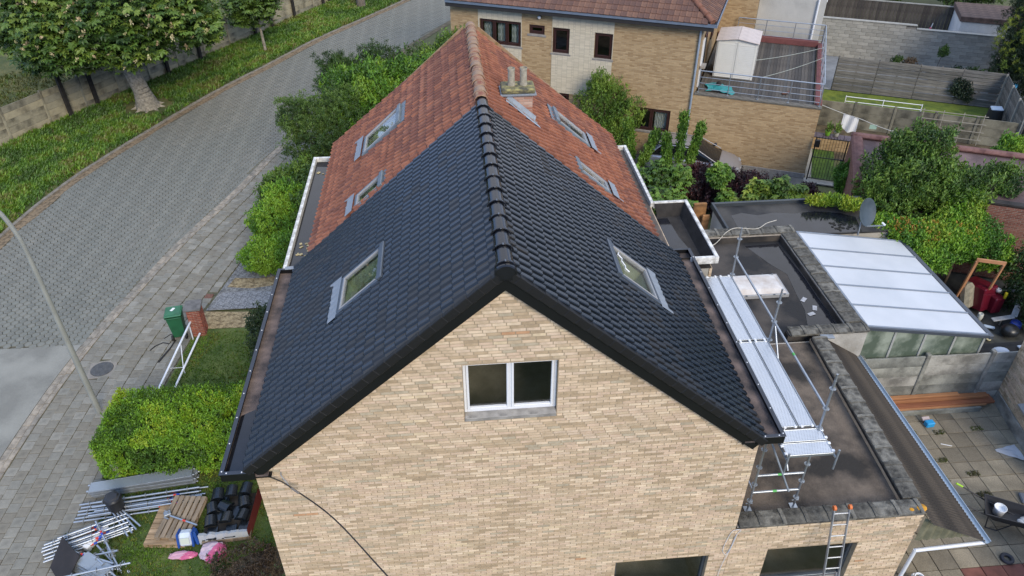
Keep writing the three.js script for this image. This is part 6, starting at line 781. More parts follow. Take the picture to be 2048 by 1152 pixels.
// ---------- gardens behind, same frame ----------
const gMat = worn([0.30, 0.29, 0.255], 0.92, 1.6, 0.25, { t: { per: 5, con: 2, grain: 0.25 } });
{
  const gl = S('back_lawn', bld().quad(V3(0.6, 0.002, -6.2), V3(9.0, 0.002, -6.2), V3(9.0, 0.002, -11.1), V3(0.6, 0.002, -11.1)), std(null, 0.95, { map: mottle([0.06, 0.10, 0.012], [0.16, 0.20, 0.02], 2, { per: 5, oct: 6, con: 2, grain: 0.35 }), bump: 0.03 })); gl.applyMatrix4(FR);
  const sl = S('side_lawn', bld().quad(V3(0.3, 0.006, -0.05), V3(1.25, 0.006, -0.05), V3(1.25, 0.006, -3.15), V3(0.3, 0.006, -3.15)), std(null, 0.95, { map: mottle([0.03, 0.07, 0.010], [0.08, 0.15, 0.016], 1, { per: 6, con: 2, grain: 0.4 }), bump: 0.03 })); sl.applyMatrix4(FR);
  const gp = S('garden_paving', bld().quad(V3(-0.2, 0.0, -11.2), V3(14, 0.0, -11.2), V3(14, 0.0, -22), V3(-0.2, 0.0, -22)), worn([0.20, 0.21, 0.22], 0.9, 2, 0.2)); gp.applyMatrix4(FR);
  const dv = S('driveway', bld().quad(V3(-16, -0.002, 4.2), V3(0.5, -0.002, 2.2), V3(0.5, -0.002, 0.0), V3(-16, -0.002, 0.0)), worn([0.15, 0.145, 0.13], 0.92, 1.5, 0.25)); dv.applyMatrix4(FR);
  const yg = S('yard', bld().quad(V3(0.0, -0.004, -2.6), V3(9, -0.004, -1.4), V3(9, -0.004, -6.15), V3(0.0, -0.004, -6.15)), soilM); yg.applyMatrix4(FR);
  const W = NB('block_wall', 'grey concrete block garden wall stepped at mid length', 'wall', [4.5, 0, -17]); const bm = [[0.34, 0.325, 0.28], [0.38, 0.36, 0.31], [0.30, 0.285, 0.245]].map((c) => worn(c, 0.95, 1, 0.18)), bg = bld().box(0, 0, 0, 0.57, 0.185, 0.19, { ch: 0.008 }).geo(), R = rng(91); P(W, 'core', bld().span(-1.4, 5.2, 0, 2.05, -17.06, -16.94).span(5.2, 9.8, 0, 1.85, -17.06, -16.94), worn([0.24, 0.22, 0.19], 0.95)); for (let r = 0; r < 11; r++) for (let c = 0; c < 20; c++) { const x = -1.4 + c * 0.58 + (r % 2) * 0.29; if (x > 9.6 || (r > 9 && x > 4.9)) continue; piece(W, 'block', bg, bm[Math.floor(R() * 3)], new THREE.Matrix4().makeTranslation(x, 0.1 + r * 0.195, -17)); } P(W, 'coping', bld().span(-1.5, 5.25, 2.16, 2.21, -17.14, -16.86, 0.008).span(5.26, 9.8, 1.97, 2.02, -17.14, -16.86, 0.008), gMat);
  const F = NB('slat_fence', 'weathered grey horizontal slat fence behind the back lawn', 'fence', [5, 0, -11.2]), sm = [[0.15, 0.145, 0.135], [0.19, 0.18, 0.165], [0.12, 0.115, 0.105], [0.165, 0.155, 0.14]].map((c) => stdT(toned(c, 0.55, 1.25, [1.6, 0.25], { per: 5, con: 2, grain: 0.25 }), 0.95, {  })), pg = bld().box(0, 0, 0, 1.98, 0.165, 0.022, { ch: 0.004 }).geo(); for (let i = 0; i < 4; i++) { for (let k = 0; k < 10; k++) piece(F, 'slat', pg, sm[Math.floor(R() * 4)], new THREE.Matrix4().makeTranslation(2.1 + i * 2, 0.1 + k * 0.182, -11.2 + (k % 2) * 0.03)); } for (let i = 0; i < 9; i++) P(F, 'post', bld().span(1.08 + i, 1.15 + i, 0, 1.84, -11.29, -11.22), sm[2]);
  const F2 = NB('slat_fence', 'short grey board fence closing the right end of the back lawn', 'fence', [9.1, 0, -8.4]); for (let k = 0; k < 9; k++) P(F2, 'slat', bld().span(9.08, 9.105, 0.02 + k * 0.2, 0.205 + k * 0.2, -11.1, -5.9, 0.004), sm[k % 4]); for (const z of [-6, -7.7, -9.4, -11]) P(F2, 'post', bld().span(9.0, 9.075, 0, 1.85, z - 0.05, z + 0.04), gMat);
}
function nbFence(label, a, b, n, h, rows, z, mats, seed) { const F = NB('concrete_fence', label, 'fence', [(a + b) / 2, 0, z]), R = rng(seed), L = (b - a) / n, pg = [0, 0.7].map((o) => bld().box(0, 0, 0, L - 0.1, h / rows - 0.008, 0.045, { ch: 0.006 }).geo(o)); for (let i = 0; i <= n; i++) { P(F, 'post', bld().span(a + i * L - 0.06, a + i * L + 0.06, 0, h + 0.1, z - 0.06, z + 0.06, 0.012), mats[Math.floor(R() * mats.length)]); if (i < n) for (let k = 0; k < rows; k++) piece(F, 'fence_plank', pg[Math.floor(R() * 2)], mats[Math.floor(R() * mats.length)], new THREE.Matrix4().makeTranslation(a + (i + 0.5) * L, (k + 0.5) * h / rows + 0.02, z)); } return F; }
nbFence('low concrete panel fence in front of the back lawn', 0.2, 9.0, 5, 1.25, 3, -6.1, [[0.17, 0.16, 0.12], [0.14, 0.135, 0.105], [0.20, 0.19, 0.145]].map((c) => stdT(toned(c, 0.5, 1.2, 1.6, { per: 4, con: 2.2, grain: 0.25 }), 0.95, { bump: 0.006 })), 95);
{
  const t = NB('wooden_trellis', 'pale wooden trellis leaning on the low concrete fence', 'trellis', [6.2, 0, -5.95]), m = worn([0.26, 0.24, 0.20], 0.95); for (let i = 0; i < 4; i++) P(t, 'upright', bld().bar(V3(4.9 + i * 0.85, 0.1, -5.75), V3(4.9 + i * 0.85, 1.5, -5.98), 0.03, 0.03), m); for (let i = 0; i < 4; i++) P(t, 'lath', bld().bar(V3(4.75, 0.35 + i * 0.36, -5.74 - i * 0.06), V3(7.6, 0.35 + i * 0.36, -5.74 - i * 0.06), 0.03, 0.025), m);
  const d = NB('drying_rack', 'white tubular drying rack standing on the back lawn by the fence', 'drying rack', [3.1, 0, -6.8]); for (const y of [1.2, 1.35]) P(d, 'rail', bld().tube(V3(1.5, y, -6.5 - (y - 1.2) * 1.5), V3(4.9, y, -6.5 - (y - 1.2) * 1.5), 0.018, 0.018, 8), whitePVC); for (const x of [1.5, 3.2, 4.9]) P(d, 'leg', bld().tube(V3(x, 0, -6.5), V3(x, 1.4, -6.72), 0.018, 0.018, 8), whitePVC);
  const sh = NB('bed_sheet', 'white sheet hanging on the washing line over the yard', 'sheet', [1.6, 0.8, -3.55]); { const b = bld(), n = 10; const f = (i, j) => { const u = i / n, v = j / n; return V3(1.28 + 0.68 * u, 1.68 - 0.10 * u - v * (0.78 - 0.15 * Math.abs(u - 0.5) * 2) * (u < 0.06 ? 0.7 : 1), -3.6 + 0.1 * u + 0.05 * Math.sin(u * 11 + v * 2)); }; for (let i = 0; i < n; i++) for (let j = 0; j < n; j++) b.quad(f(i, j + 1), f(i + 1, j + 1), f(i + 1, j), f(i, j)); P(sh, 'cloth', b, std([0.72, 0.74, 0.77], 0.8, { side: THREE.DoubleSide })); }
  const cl = NB('clothes_line', 'washing line strung from the terrace wall across the yard', 'clothes line', [2, 0, -3.2]); P(cl, 'post', bld().tube(V3(3.4, 0, -3.2), V3(3.4, 1.35, -3.2), 0.03, 0.03, 8), gMat); P(cl, 'line', bld().add(new THREE.TubeGeometry(new THREE.CatmullRomCurve3([[0.03, 2.5, -2.3], [1.28, 1.69, -3.6], [1.95, 1.59, -3.5], [2.7, 1.42, -3.35], [3.4, 1.3, -3.2]].map((p) => V3(...p))), 20, 0.012, 5)), std([0.5, 0.5, 0.48], 0.8)); const pg = NB('dish_cloth', 'small pale green cloth pegged on the washing line', 'cloth', [2.6, 1.2, -3.35]); P(pg, 'cloth', bld().box(2.6, 1.33, -3.36, 0.3, 0.2, 0.012, { ry: 0.1 }), std([0.30, 0.45, 0.38], 0.8));
  for (const [x, z, c, l] of [[0.8, -3.38, [0.18, 0.42, 0.04], 'lime green'], [1.17, -3.4, [0.45, 0.45, 0.40], 'pale grey']]) { const p = NB('flower_pot', l + ' flower pot with a leafy plant on the coping wall', 'flower pot', [x, 0.66, z]); P(p, 'pot', bld().add(new THREE.LatheGeometry([[0, 0], [0.10, 0], [0.13, 0.2], [0.14, 0.2], [0.14, 0.23], [0.12, 0.23], [0.11, 0.2], [0, 0.19]].map((q) => new THREE.Vector2(...q)), 14), new THREE.Matrix4().makeTranslation(x, 0.66, z)), std(c, 0.6)); crown(p, 'plant', { blobs: [[x, 1.06, z, 0.16, 0.22, 0.16, 26]], size: 0.1, cols: MG, seed: 97 }); }
  const lw = NB('garden_wall', 'low yard wall with purple coping tiles beside the terrace corner', 'wall', [0.9, 0, -3.4]); P(lw, 'wall', bld().span(0.02, 1.83, 0, 0.60, -3.55, -3.2), tanBrick); for (let i = 0; i < 6; i++) P(lw, 'coping_tile', bld().box(0.17 + i * 0.305, 0.63, -3.37, 0.295, 0.05, 0.46, { rx: 0.06, ch: 0.012 }), worn([0.095, 0.075, 0.095], 0.7, 0.4, 0.25)); P(lw, 'white_trim', bld().span(0.03, 0.09, 0.67, 1.3, -3.4, -3.34), whitePVC);
  // gate
  const g = NB('iron_gate', 'black wrought iron gate between terrace wall and clipped shrub', 'gate', [0.75, 0, 0.12]), bm = std([0.012, 0.012, 0.012], 0.5); P(g, 'frame', bld().bar(V3(0.12, 0.03, 0.12), V3(0.12, 2.0, 0.12), 0.05, 0.05).bar(V3(1.35, 0.03, 0.12), V3(1.35, 2.0, 0.12), 0.05, 0.05).bar(V3(0.12, 1.98, 0.12), V3(1.35, 1.98, 0.12), 0.03, 0.03).bar(V3(0.12, 1.1, 0.12), V3(1.35, 1.1, 0.12), 0.03, 0.03).bar(V3(0.12, 0.12, 0.12), V3(1.35, 0.12, 0.12), 0.03, 0.03), bm); for (let i = 0; i < 10; i++) P(g, 'bar', bld().tube(V3(0.22 + i * 0.115, 0.1, 0.12), V3(0.22 + i * 0.115, 2.05, 0.12), 0.009, 0.009, 6), bm); P(g, 'lock', bld().box(1.3, 1.05, 0.14, 0.1, 0.18, 0.06, { ch: 0.008 }), bm); P(g, 'letter_box', bld().box(0.18, 1.75, 0.2, 0.22, 0.32, 0.12, { ch: 0.02 }), bm); P(g, 'threshold', bld().span(0.0, 1.6, -0.02, 0.03, 0.0, 0.4), gMat); P(g, 'side_path', bld().span(0.05, 0.30, 0.003, 0.02, -3.15, -0.02), gMat);
  // pots along the block wall, mattress, umbrella, butt
  for (const [x, z, r, h, l, pl] of [[4.55, -15.5, 0.22, 0.4, 'grey pot with a green bush by the block wall', 0.3], [5.2, -15.4, 0.24, 0.4, 'stone pot with brown grasses by the block wall', 0.35], [5.75, -15.2, 0.2, 0.38, 'small black pot between two larger pots', 0], [6.45, -14.7, 0.42, 0.5, 'big black tub with a small topiary tree', 1]]) { const p = NB('plant_pot', l, 'plant pot', [x, 0, z]); P(p, 'pot', bld().add(new THREE.LatheGeometry([[0, 0], [r * 0.75, 0], [r, h], [r * 1.06, h], [r * 1.06, h + 0.04], [r * 0.92, h + 0.04], [r * 0.88, h - 0.04], [0, h - 0.05]].map((q) => new THREE.Vector2(...q)), 18), new THREE.Matrix4().makeTranslation(x, 0, z)), worn([0.04, 0.038, 0.036], 0.8)); if (pl === 1) { P(p, 'stem', bld().tube(V3(x, 0.4, z), V3(x + 0.1, 1.35, z), 0.02, 0.015, 6), twigM); crown(p, 'foliage', { blobs: [[x + 0.1, 1.55, z, 0.28, 0.26, 0.28, 120]], size: 0.09, cols: MG, seed: 98 }); } else if (pl) crown(p, 'foliage', { blobs: [[x, h + 0.15, z, pl, 0.25, pl, 120]], size: 0.09, cols: l[0] === 's' ? [[0.10, 0.07, 0.03], [0.14, 0.09, 0.05]] : DG, seed: 99 }); }
  const wl = NB('border_plants', 'row of low border plants along the far block wall', 'plants', [8.3, 0, -15.2]); crown(wl, 'foliage', { blobs: [[7.6, 0.25, -15, 0.5, 0.35, 0.4, 200], [8.3, 0.3, -14.9, 0.5, 0.45, 0.4, 240], [9.2, 0.35, -14.7, 0.6, 0.45, 0.5, 260]], size: 0.12, cols: DG, seed: 100 });
  const climb = NB('climbing_plant', 'dark climber growing on the slat fence', 'climber', [7.3, 0, -11]); crown(climb, 'foliage', { blobs: [[7.2, 0.9, -11.0, 0.55, 0.55, 0.15, 240], [7.6, 0.6, -11.0, 0.3, 0.4, 0.15, 100]], size: 0.10, cols: [[0.012, 0.025, 0.014], [0.02, 0.04, 0.02]], seed: 101, hollow: 0.1 });
  const wb = NB('compost_bin', 'black compost bin with pale blue lid in the lawn corner', 'bin', [8.6, 0, -8.8]); P(wb, 'body', bld().add(new THREE.CylinderGeometry(0.32, 0.4, 0.8, 14), new THREE.Matrix4().makeTranslation(8.55, 0.42, -8.8)), std([0.015, 0.015, 0.016], 0.7)); P(wb, 'lid', bld().box(8.55, 0.86, -8.8, 0.52, 0.07, 0.5, { ch: 0.03, rz: 0.06 }), std([0.42, 0.50, 0.58], 0.5));
  const mt = NB('mattress', 'lavender coloured mattress leaning by the far board fence', 'mattress', [0.9, 0, -19.5]); P(mt, 'mattress', bld().box(0.9, 0.65, -19.2, 1.9, 1.15, 0.3, { rx: -0.25, ch: 0.06 }), worn([0.40, 0.36, 0.58], 0.8, 1, 0.08)); P(mt, 'pillow', bld().box(-0.5, 0.45, -19.0, 0.7, 0.8, 0.3, { rx: -0.3, rz: 0.3, ch: 0.1 }), worn([0.44, 0.42, 0.55], 0.8));
  const um = NB('garden_parasol', 'folded pink and navy parasol before the far board fence', 'parasol', [6.1, 0, -19.2]); P(um, 'canopy', bld().tube(V3(6.1, 0.5, -19), V3(6.3, 1.6, -19), 0.16, 0.05, 10), std([0.55, 0.08, 0.16], 0.7)); P(um, 'pole', bld().tube(V3(6.05, 0, -19), V3(6.35, 1.85, -19), 0.02, 0.02, 8), whitePVC); P(um, 'navy_cover', bld().box(6.35, 0.45, -18.95, 0.75, 0.75, 0.25, { rz: 0.4, ch: 0.1 }).box(5.7, 0.35, -18.95, 0.5, 0.5, 0.2, { rz: -0.5, ch: 0.08 }), std([0.02, 0.025, 0.11], 0.8));
  const bf = NB('board_fence', 'tall dark vertical board fence at the end of the far garden', 'fence', [5, 0, -21.5]), bmats = [[0.075, 0.062, 0.05], [0.095, 0.08, 0.064], [0.06, 0.05, 0.042]].map((c) => worn(c, 0.95, 0.8, 0.35)), R = rng(103), bg = bld().box(0, 0, 0, 0.185, 2.2, 0.025, { ch: 0.004 }).geo(); for (let x = -1.5; x < 9.5; x += 0.2) piece(bf, 'board', bg, bmats[Math.floor(R() * 3)], new THREE.Matrix4().makeTranslation(x, 1.1, -21.5 + 0.012 * R())); for (const y of [0.6, 1.7]) P(bf, 'rail', bld().span(-1.6, 9.5, y - 0.05, y + 0.05, -21.6, -21.53), bmats[2]); P(bf, 'top_rail', bld().span(-1.6, 9.5, 2.21, 2.27, -21.56, -21.44, 0.006), gMat);
  const ws = NB('garden_shed', 'white rendered garden shed with old brick roof edge in the far garden', 'shed', [9.2, 0, -20.2]); P(ws, 'wall', bld().span(7.7, 11.2, 0, 2.2, -21.6, -18.6, 0.01), worn([0.62, 0.62, 0.60], 0.9, 2, 0.08)); P(ws, 'roof', bld().span(7.6, 11.3, 2.205, 2.5, -21.7, -18.5, 0.02), worn([0.12, 0.08, 0.065], 0.95, 0.4, 0.4)); P(ws, 'window_slot', bld().span(8.4, 9.4, 1.45, 1.62, -18.598, -18.58), std([0.05, 0.03, 0.02], 0.8));
  const bb = NB('blue_tub', 'bright blue plastic tub on a post beyond the lawn corner', 'tub', [9.5, 0, -11.2]); P(bb, 'tub', bld().add(new THREE.CylinderGeometry(0.18, 0.15, 0.28, 14), new THREE.Matrix4().makeTranslation(9.55, 1.15, -11.3)), std([0.05, 0.28, 0.55], 0.5)); P(bb, 'stand', bld().span(9.5, 9.6, 0, 1.0, -11.35, -11.25), gMat);
  const gs = NB('grey_hut', 'low grey hut with bluish roof at the right edge of the gardens', 'hut', [10.4, 0, -7.2]); P(gs, 'wall', bld().span(9.6, 12, 0, 1.9, -8.6, -5.8, 0.01), gMat); P(gs, 'roof', bld().box(10.8, 2.0, -7.2, 2.8, 0.06, 3.0, { rz: 0.06, ch: 0.01 }), worn([0.18, 0.23, 0.29], 0.6));
}
{ // flat-roofed red brick garage
  const G = NB('brick_garage', 'red brick garage with purple felt roof overgrown by ivy', 'garage', [5.3, 0, 3.7]), rb = brickTexMat([0.13, 0.04, 0.026], [0.22, 0.085, 0.055], [0.26, 0.22, 0.17], { seed: 13, size: [2.2, 1.2], N: 512, M: 256, j: 0.012 });
  P(G, 'wall', bld().span(1.25, 10, 0, 2.75, 1.5, 5.75, 0.005), rb); P(G, 'roof_deck', bld().span(1.3, 9.95, 2.752, 2.80, 1.55, 5.6), std(null, 0.9, { map: mottle([0.075, 0.05, 0.05], [0.17, 0.115, 0.11], 2.6, { per: 4, oct: 6, con: 2, N: 512 }), bump: 0.004 }));
  const cm = std(null, 0.85, { map: mottle([0.085, 0.035, 0.030], [0.19, 0.095, 0.08], 0.9, { con: 2 }), bump: 0.004 }); P(G, 'coping', bld().span(1.2, 10, 2.802, 2.98, 1.42, 1.75, 0.07).span(1.2, 1.62, 2.802, 2.975, 1.76, 5.7, 0.07), cm); P(G, 'near_coping', bld().span(1.63, 10, 2.803, 2.88, 5.45, 5.72, 0.01), felt);
}
{ // flat roof with standing water beyond the conservatory
  const G = T('flat_roof_garage', 'low garage with wet black felt roof behind the mossy copings', 'garage', [11.2, 0, -12]); P(G, 'wall', bld().span(8.8, 14.1, 0, 2.45, -13.0, -11.0, 0.005), plaster); P(G, 'roof_deck', bld().span(8.78, 14.12, 2.452, 2.50, -13.02, -10.96), std(null, 0.85, { map: mottle([0.012, 0.013, 0.015], [0.06, 0.056, 0.050], 2.4, { per: 4, oct: 6, con: 2.2 }), bump: 0.004 })); P(G, 'metal_edge', bld().span(8.72, 14.14, 2.44, 2.63, -13.08, -12.98, 0.01).span(8.72, 8.80, 2.44, 2.63, -12.979, -10.96, 0.01), worn([0.055, 0.065, 0.075], 0.5, 1.5, 0.25, { metal: 0.3, bump: 0 }));
  P(G, 'standing_water', sheet([[9.2, -12.35], [9.6, -12.5], [10.1, -12.3], [10.7, -12.42], [11.3, -12.3], [12.1, -12.38], [12.9, -12.2], [13.3, -11.9], [13.1, -11.0], [9.15, -10.99]], 2.504), wetFelt);
  const lv = bld(), R = rng(15); for (let i = 0; i < 26; i++) lv.add(new THREE.CircleGeometry(0.04 + 0.03 * R(), 6).rotateX(-1.57), new THREE.Matrix4().makeTranslation(12.6 + (R() - 0.5) * 0.7, 2.509 + R() * 0.01, -11.35 + (R() - 0.5) * 0.5)); P(G, 'fallen_leaves', lv, worn([0.02, 0.018, 0.012], 0.9));
  const D = T('satellite_dish', 'dark grey satellite dish on a short mast above the wet felt roof', 'satellite dish', [12.85, 2.5, -10.75]), dm = std(null, 0.5, { map: mottle([0.035, 0.05, 0.06], [0.065, 0.085, 0.10], 0.7, { con: 1.6 }) }), prof = []; for (let i = 0; i <= 10; i++) { const r = i / 10 * 0.44; prof.push(new THREE.Vector2(r, r * r * 0.42)); } prof.push(new THREE.Vector2(0.455, 0.086), new THREE.Vector2(0.45, 0.065)); for (let i = 9; i >= 0; i--) { const r = i / 10 * 0.43; prof.push(new THREE.Vector2(r, r * r * 0.42 - 0.012)); }
  const q = new THREE.Quaternion().setFromUnitVectors(V3(0, 1, 0), V3(0.45, 0.42, 0.79).normalize()), ctr = V3(12.95, 3.28, -10.9); P(D, 'reflector', bld().add(new THREE.LatheGeometry(prof, 28).scale(0.92, 1, 1), new THREE.Matrix4().compose(ctr, q, V3(1, 1, 1))), dm);
  P(D, 'mast', bld().tube(V3(12.85, 2.5, -10.78), V3(12.92, 3.2, -10.95), 0.025, 0.025, 8), galvDull); const a1 = ctr.clone().add(V3(-0.02, -0.36, 0.25)), a2 = ctr.clone().add(V3(0.42, -0.18, 0.55)); P(D, 'feed_arm', bld().bar(a1, a2, 0.03, 0.03), galvDull); P(D, 'receiver', bld().tube(a2, a2.clone().add(V3(-0.06, 0.05, -0.1)), 0.035, 0.03, 10), whitePVC);
  // tool handles and a timber post between the garages
  const tp = T('timber_screen', 'split orange-brown timber post standing behind the white edged bay', 'post', [8.35, 0, -13]); P(tp, 'board', bld().bar(V3(8.35, 0, -13.0), V3(8.30, 2.7, -12.95), 0.10, 0.45, 0.02), worn([0.26, 0.13, 0.05], 0.9, 0.5, 0.45)); P(tp, 'splinter', bld().bar(V3(8.45, 0, -12.7), V3(8.50, 2.35, -12.75), 0.05, 0.25, 0.02), worn([0.34, 0.18, 0.08], 0.9, 0.5, 0.4));
}
// ---------- street furniture and site materials, left ----------
{
  const L = T('street_lamp', 'tall grey steel street lamp bending over the road', 'street lamp', [-10.37, 0, -7.45]), m = worn([0.30, 0.31, 0.28], 0.6, 0.8, 0.12, { bump: 0, metal: 0.2 });
  P(L, 'pole', limb(bld(), [[-10.37, 0, -7.45], [-10.37, 2.5, -7.45], [-10.37, 5.2, -7.45]], [0.085, 0.075, 0.062], 14), m); P(L, 'arm', limb(bld(), [[-10.37, 5.2, -7.45], [-10.40, 5.9, -7.44], [-10.62, 6.7, -7.40], [-11.1, 7.3, -7.3], [-11.8, 7.55, -7.2], [-12.4, 7.6, -7.1]], [0.058, 0.055, 0.05, 0.045, 0.04, 0.038], 12), m); P(L, 'lantern', bld().box(-12.75, 7.6, -7.05, 0.75, 0.13, 0.28, { ry: 0.15, ch: 0.05 }), m);
}
{
  const b = T('wheelie_bin', 'green wheelie bin with white sticker beside the brick pillar', 'wheelie bin', [-8.98, 0, -10.72]), gm = worn([0.016, 0.105, 0.045], 0.5, 0.8, 0.2, { bump: 0 }), M = new THREE.Matrix4().makeRotationY(0.18).scale(V3(0.86, 0.95, 0.86)).setPosition(-8.96, 0, -10.74), bb = bld().mat(M);
  const ring = (y, hx, z0, z1) => [V3(-hx, y, z0), V3(hx, y, z0), V3(hx, y, z1), V3(-hx, y, z1)], r0 = ring(0.08, 0.20, -0.20, 0.20), r1 = ring(0.92, 0.26, -0.30, 0.30), r2 = ring(0.97, 0.29, -0.33, 0.33), r3 = ring(0.93, 0.29, -0.33, 0.33); const wall = (a, c) => { for (let i = 0; i < 4; i++) bb.quad(a[(i + 1) % 4], a[i], c[i], c[(i + 1) % 4]); }; wall(r0, r1); wall(r1, r3); wall(r3, r2); bb.quad(r0[0], r0[1], r0[2], r0[3]); P(b, 'body', bb, gm);
  P(b, 'lid', bld().mat(M).box(0, 1.005, 0.01, 0.60, 0.055, 0.70, { ch: 0.022, rx: -0.05 }).box(0, 1.035, -0.02, 0.50, 0.02, 0.56, { ch: 0.009, rx: -0.05 }), worn([0.02, 0.13, 0.06], 0.45, 0.8, 0.2, { bump: 0 })); P(b, 'handle', bld().mat(M).tube(V3(-0.24, 0.96, 0.38), V3(0.24, 0.96, 0.38), 0.016, 0.016, 8), gm); P(b, 'sticker', bld().mat(M).box(-0.02, 1.048, -0.08, 0.10, 0.004, 0.20, { ry: -0.5, rx: -0.05 }), whitePVC);
  for (const s of [-1, 1]) P(b, 'wheel', bld().mat(M).tube(V3(s * 0.20, 0.10, 0.24), V3(s * 0.27, 0.10, 0.24), 0.10, 0.10, 16), std([0.012, 0.012, 0.012], 0.7));
}
const redBrickM = [[0.24, 0.06, 0.035], [0.19, 0.05, 0.032], [0.29, 0.085, 0.05], [0.21, 0.065, 0.045]].map((c) => worn(c, 0.9, 0.3, 0.25)), palM = worn([0.42, 0.29, 0.16], 0.9, 0.5, 0.25, { t: { per: 5, con: 2 } });
{ // gate pillar of separate bricks with slab
  const p = T('brick_pillar', 'small red brick gate pillar with dark stone cap', 'pillar', [-8.36, 0, -10.85]), M = new THREE.Matrix4().makeRotationY(0.1).setPosition(-8.36, 0, -10.85), core = P(p, 'core', bld().mat(M).span(-0.185, 0.185, 0, 1.02, -0.225, 0.225), worn([0.42, 0.36, 0.28], 0.95, 0.4, 0.2)), R = rng(5), g1 = bld().box(0, 0, 0, 0.19, 0.055, 0.095, { ch: 0.006 }).geo(), g2 = bld().box(0, 0, 0, 0.095, 0.055, 0.095, { ch: 0.006 }).geo();
  for (let r = 0; r < 15; r++) { const y = 0.04 + r * 0.067, o = r % 2; for (const s of [-1, 1]) { const put = (x, z, ry, g = g1) => piece(core, 'brick', g, redBrickM[Math.floor(R() * 4)], new THREE.Matrix4().makeRotationY(ry).setPosition(x, y, z).premultiply(M)); if (o) { put(-0.10, s * 0.19, 0); put(0.10, s * 0.19, 0); put(s * 0.15, 0, Math.PI / 2); } else { put(0, s * 0.19, 0); put(-0.15, s * 0.19, 0, g2); put(0.15, s * 0.19, 0, g2); put(s * 0.15, 0.03, Math.PI / 2); put(s * 0.15, -0.095, Math.PI / 2, g2); } } }
  P(p, 'cap', bld().mat(M).box(0, 1.06, 0, 0.50, 0.07, 0.56, { ch: 0.012 }), worn([0.13, 0.125, 0.12], 0.85, 0.5, 0.3));
  const r = T('garden_railing', 'white double-tube garden railing running from the brick pillar to the hedge', 'railing', [-8.55, 0, -9.4]), wm = worn([0.70, 0.73, 0.78], 0.4, 1, 0.08, { bump: 0 });
  P(r, 'rail', bld().tube(V3(-8.48, 0.62, -10.62), V3(-8.62, 0.62, -7.0), 0.032, 0.032, 10), wm); P(r, 'rail', bld().tube(V3(-8.26, 0.22, -10.5), V3(-8.42, 0.22, -7.0), 0.032, 0.032, 10), wm); P(r, 'brace', bld().tube(V3(-8.36, 0.22, -8.9), V3(-8.52, 0.62, -9.6), 0.014, 0.014, 6).tube(V3(-8.36, 0.22, -8.9), V3(-8.56, 0.60, -8.45), 0.014, 0.014, 6), wm); P(r, 'post', bld().tube(V3(-8.36, 0, -8.88), V3(-8.36, 0.24, -8.9), 0.016, 0.016, 6).tube(V3(-8.5, 0, -10.45), V3(-8.5, 0.64, -10.5), 0.02, 0.02, 8), wm);
}
{ const t = T('rubber_strip', 'torn black rubber strip lying on the slabs below the green bin', 'strip', [-9.2, 0, -10]), m = std([0.012, 0.011, 0.010], 0.8), f = (pts, w) => { const b = bld(); for (let i = 1; i < pts.length; i++) b.bar(V3(pts[i - 1][0], 0.012, pts[i - 1][1]), V3(pts[i][0], 0.012, pts[i][1]), w * (0.6 + 0.4 * i / pts.length), 0.012); return b; }; P(t, 'strip', f([[-9.06, -10.5], [-9.12, -10.1], [-9.22, -9.75], [-9.3, -9.45]], 0.07), m); P(t, 'side_strip', f([[-9.2, -10.32], [-9.42, -10.4], [-9.62, -10.25], [-9.72, -10.05]], 0.045), m); P(t, 'thin_strip', f([[-9.02, -10.75], [-9.3, -10.8], [-9.45, -10.6]], 0.03), m); }
{ const p = T('white_post', 'white painted concrete post with a leaning cap at the hedge end', 'post', [-9.06, 0, -5.0]); P(p, 'post', bld().bar(V3(-9.05, 0, -5.0), V3(-9.02, 0.5, -5.0), 0.16, 0.16, 0.02), whitePVC); P(p, 'cap', bld().bar(V3(-9.05, 0.45, -5.0), V3(-8.98, 0.72, -5.25), 0.12, 0.11, 0.02), whitePVC);
  for (const [a, c, l] of [[[-8.75, 0.08, -3.35], [-9.0, 0.08, -2.85], 'fallen white concrete post under the scaffold tubes'], [[-9.12, 0.09, -2.0], [-8.85, 0.09, -1.6], 'white concrete post end beside the black board']]) { const t = T('white_post', l, 'post', [(a[0] + c[0]) / 2, 0, (a[2] + c[2]) / 2]); P(t, 'post', bld().bar(V3(...a), V3(...c), 0.15, 0.15, 0.02), whitePVC); P(t, 'cap', bld().bar(V3(...c), V3(c[0] + (c[0] - a[0]) * 0.2, c[1], c[2] + (c[2] - a[2]) * 0.2), 0.17, 0.17, 0.02), whitePVC); } }
// scaffold tubes: standards with rosettes and coloured bands
const redBand = std([0.55, 0.05, 0.03], 0.6), blueBand = std([0.02, 0.07, 0.42], 0.6);
function scafTube(a, b, label, group, bands, ros = true) {
  const t = T('scaffold_tube', label, 'scaffold tube', [(a.x + b.x) / 2, Math.max(0, Math.min(a.y, b.y) - 0.03), (a.z + b.z) / 2], group), d = b.clone().sub(a), L = d.length(); d.normalize(); P(t, 'tube', bld().tube(a, b, 0.0242, 0.0242, 10), galv);
  const q = new THREE.Quaternion().setFromUnitVectors(V3(0, 1, 0), d); if (ros) for (let s = 0.22; s < L - 0.1; s += 0.5) piece(t, 'rosette', rosetteGeo, galvDull, new THREE.Matrix4().compose(a.clone().addScaledVector(d, s), q, V3(1, 1, 1)));
  for (const s of bands ?? []) { P(t, 'red_band', bld().tube(a.clone().addScaledVector(d, s), a.clone().addScaledVector(d, s + 0.07), 0.0255, 0.0255, 10), redBand); P(t, 'blue_band', bld().tube(a.clone().addScaledVector(d, s + 0.072), a.clone().addScaledVector(d, s + 0.15), 0.0255, 0.0255, 10), blueBand); }
}
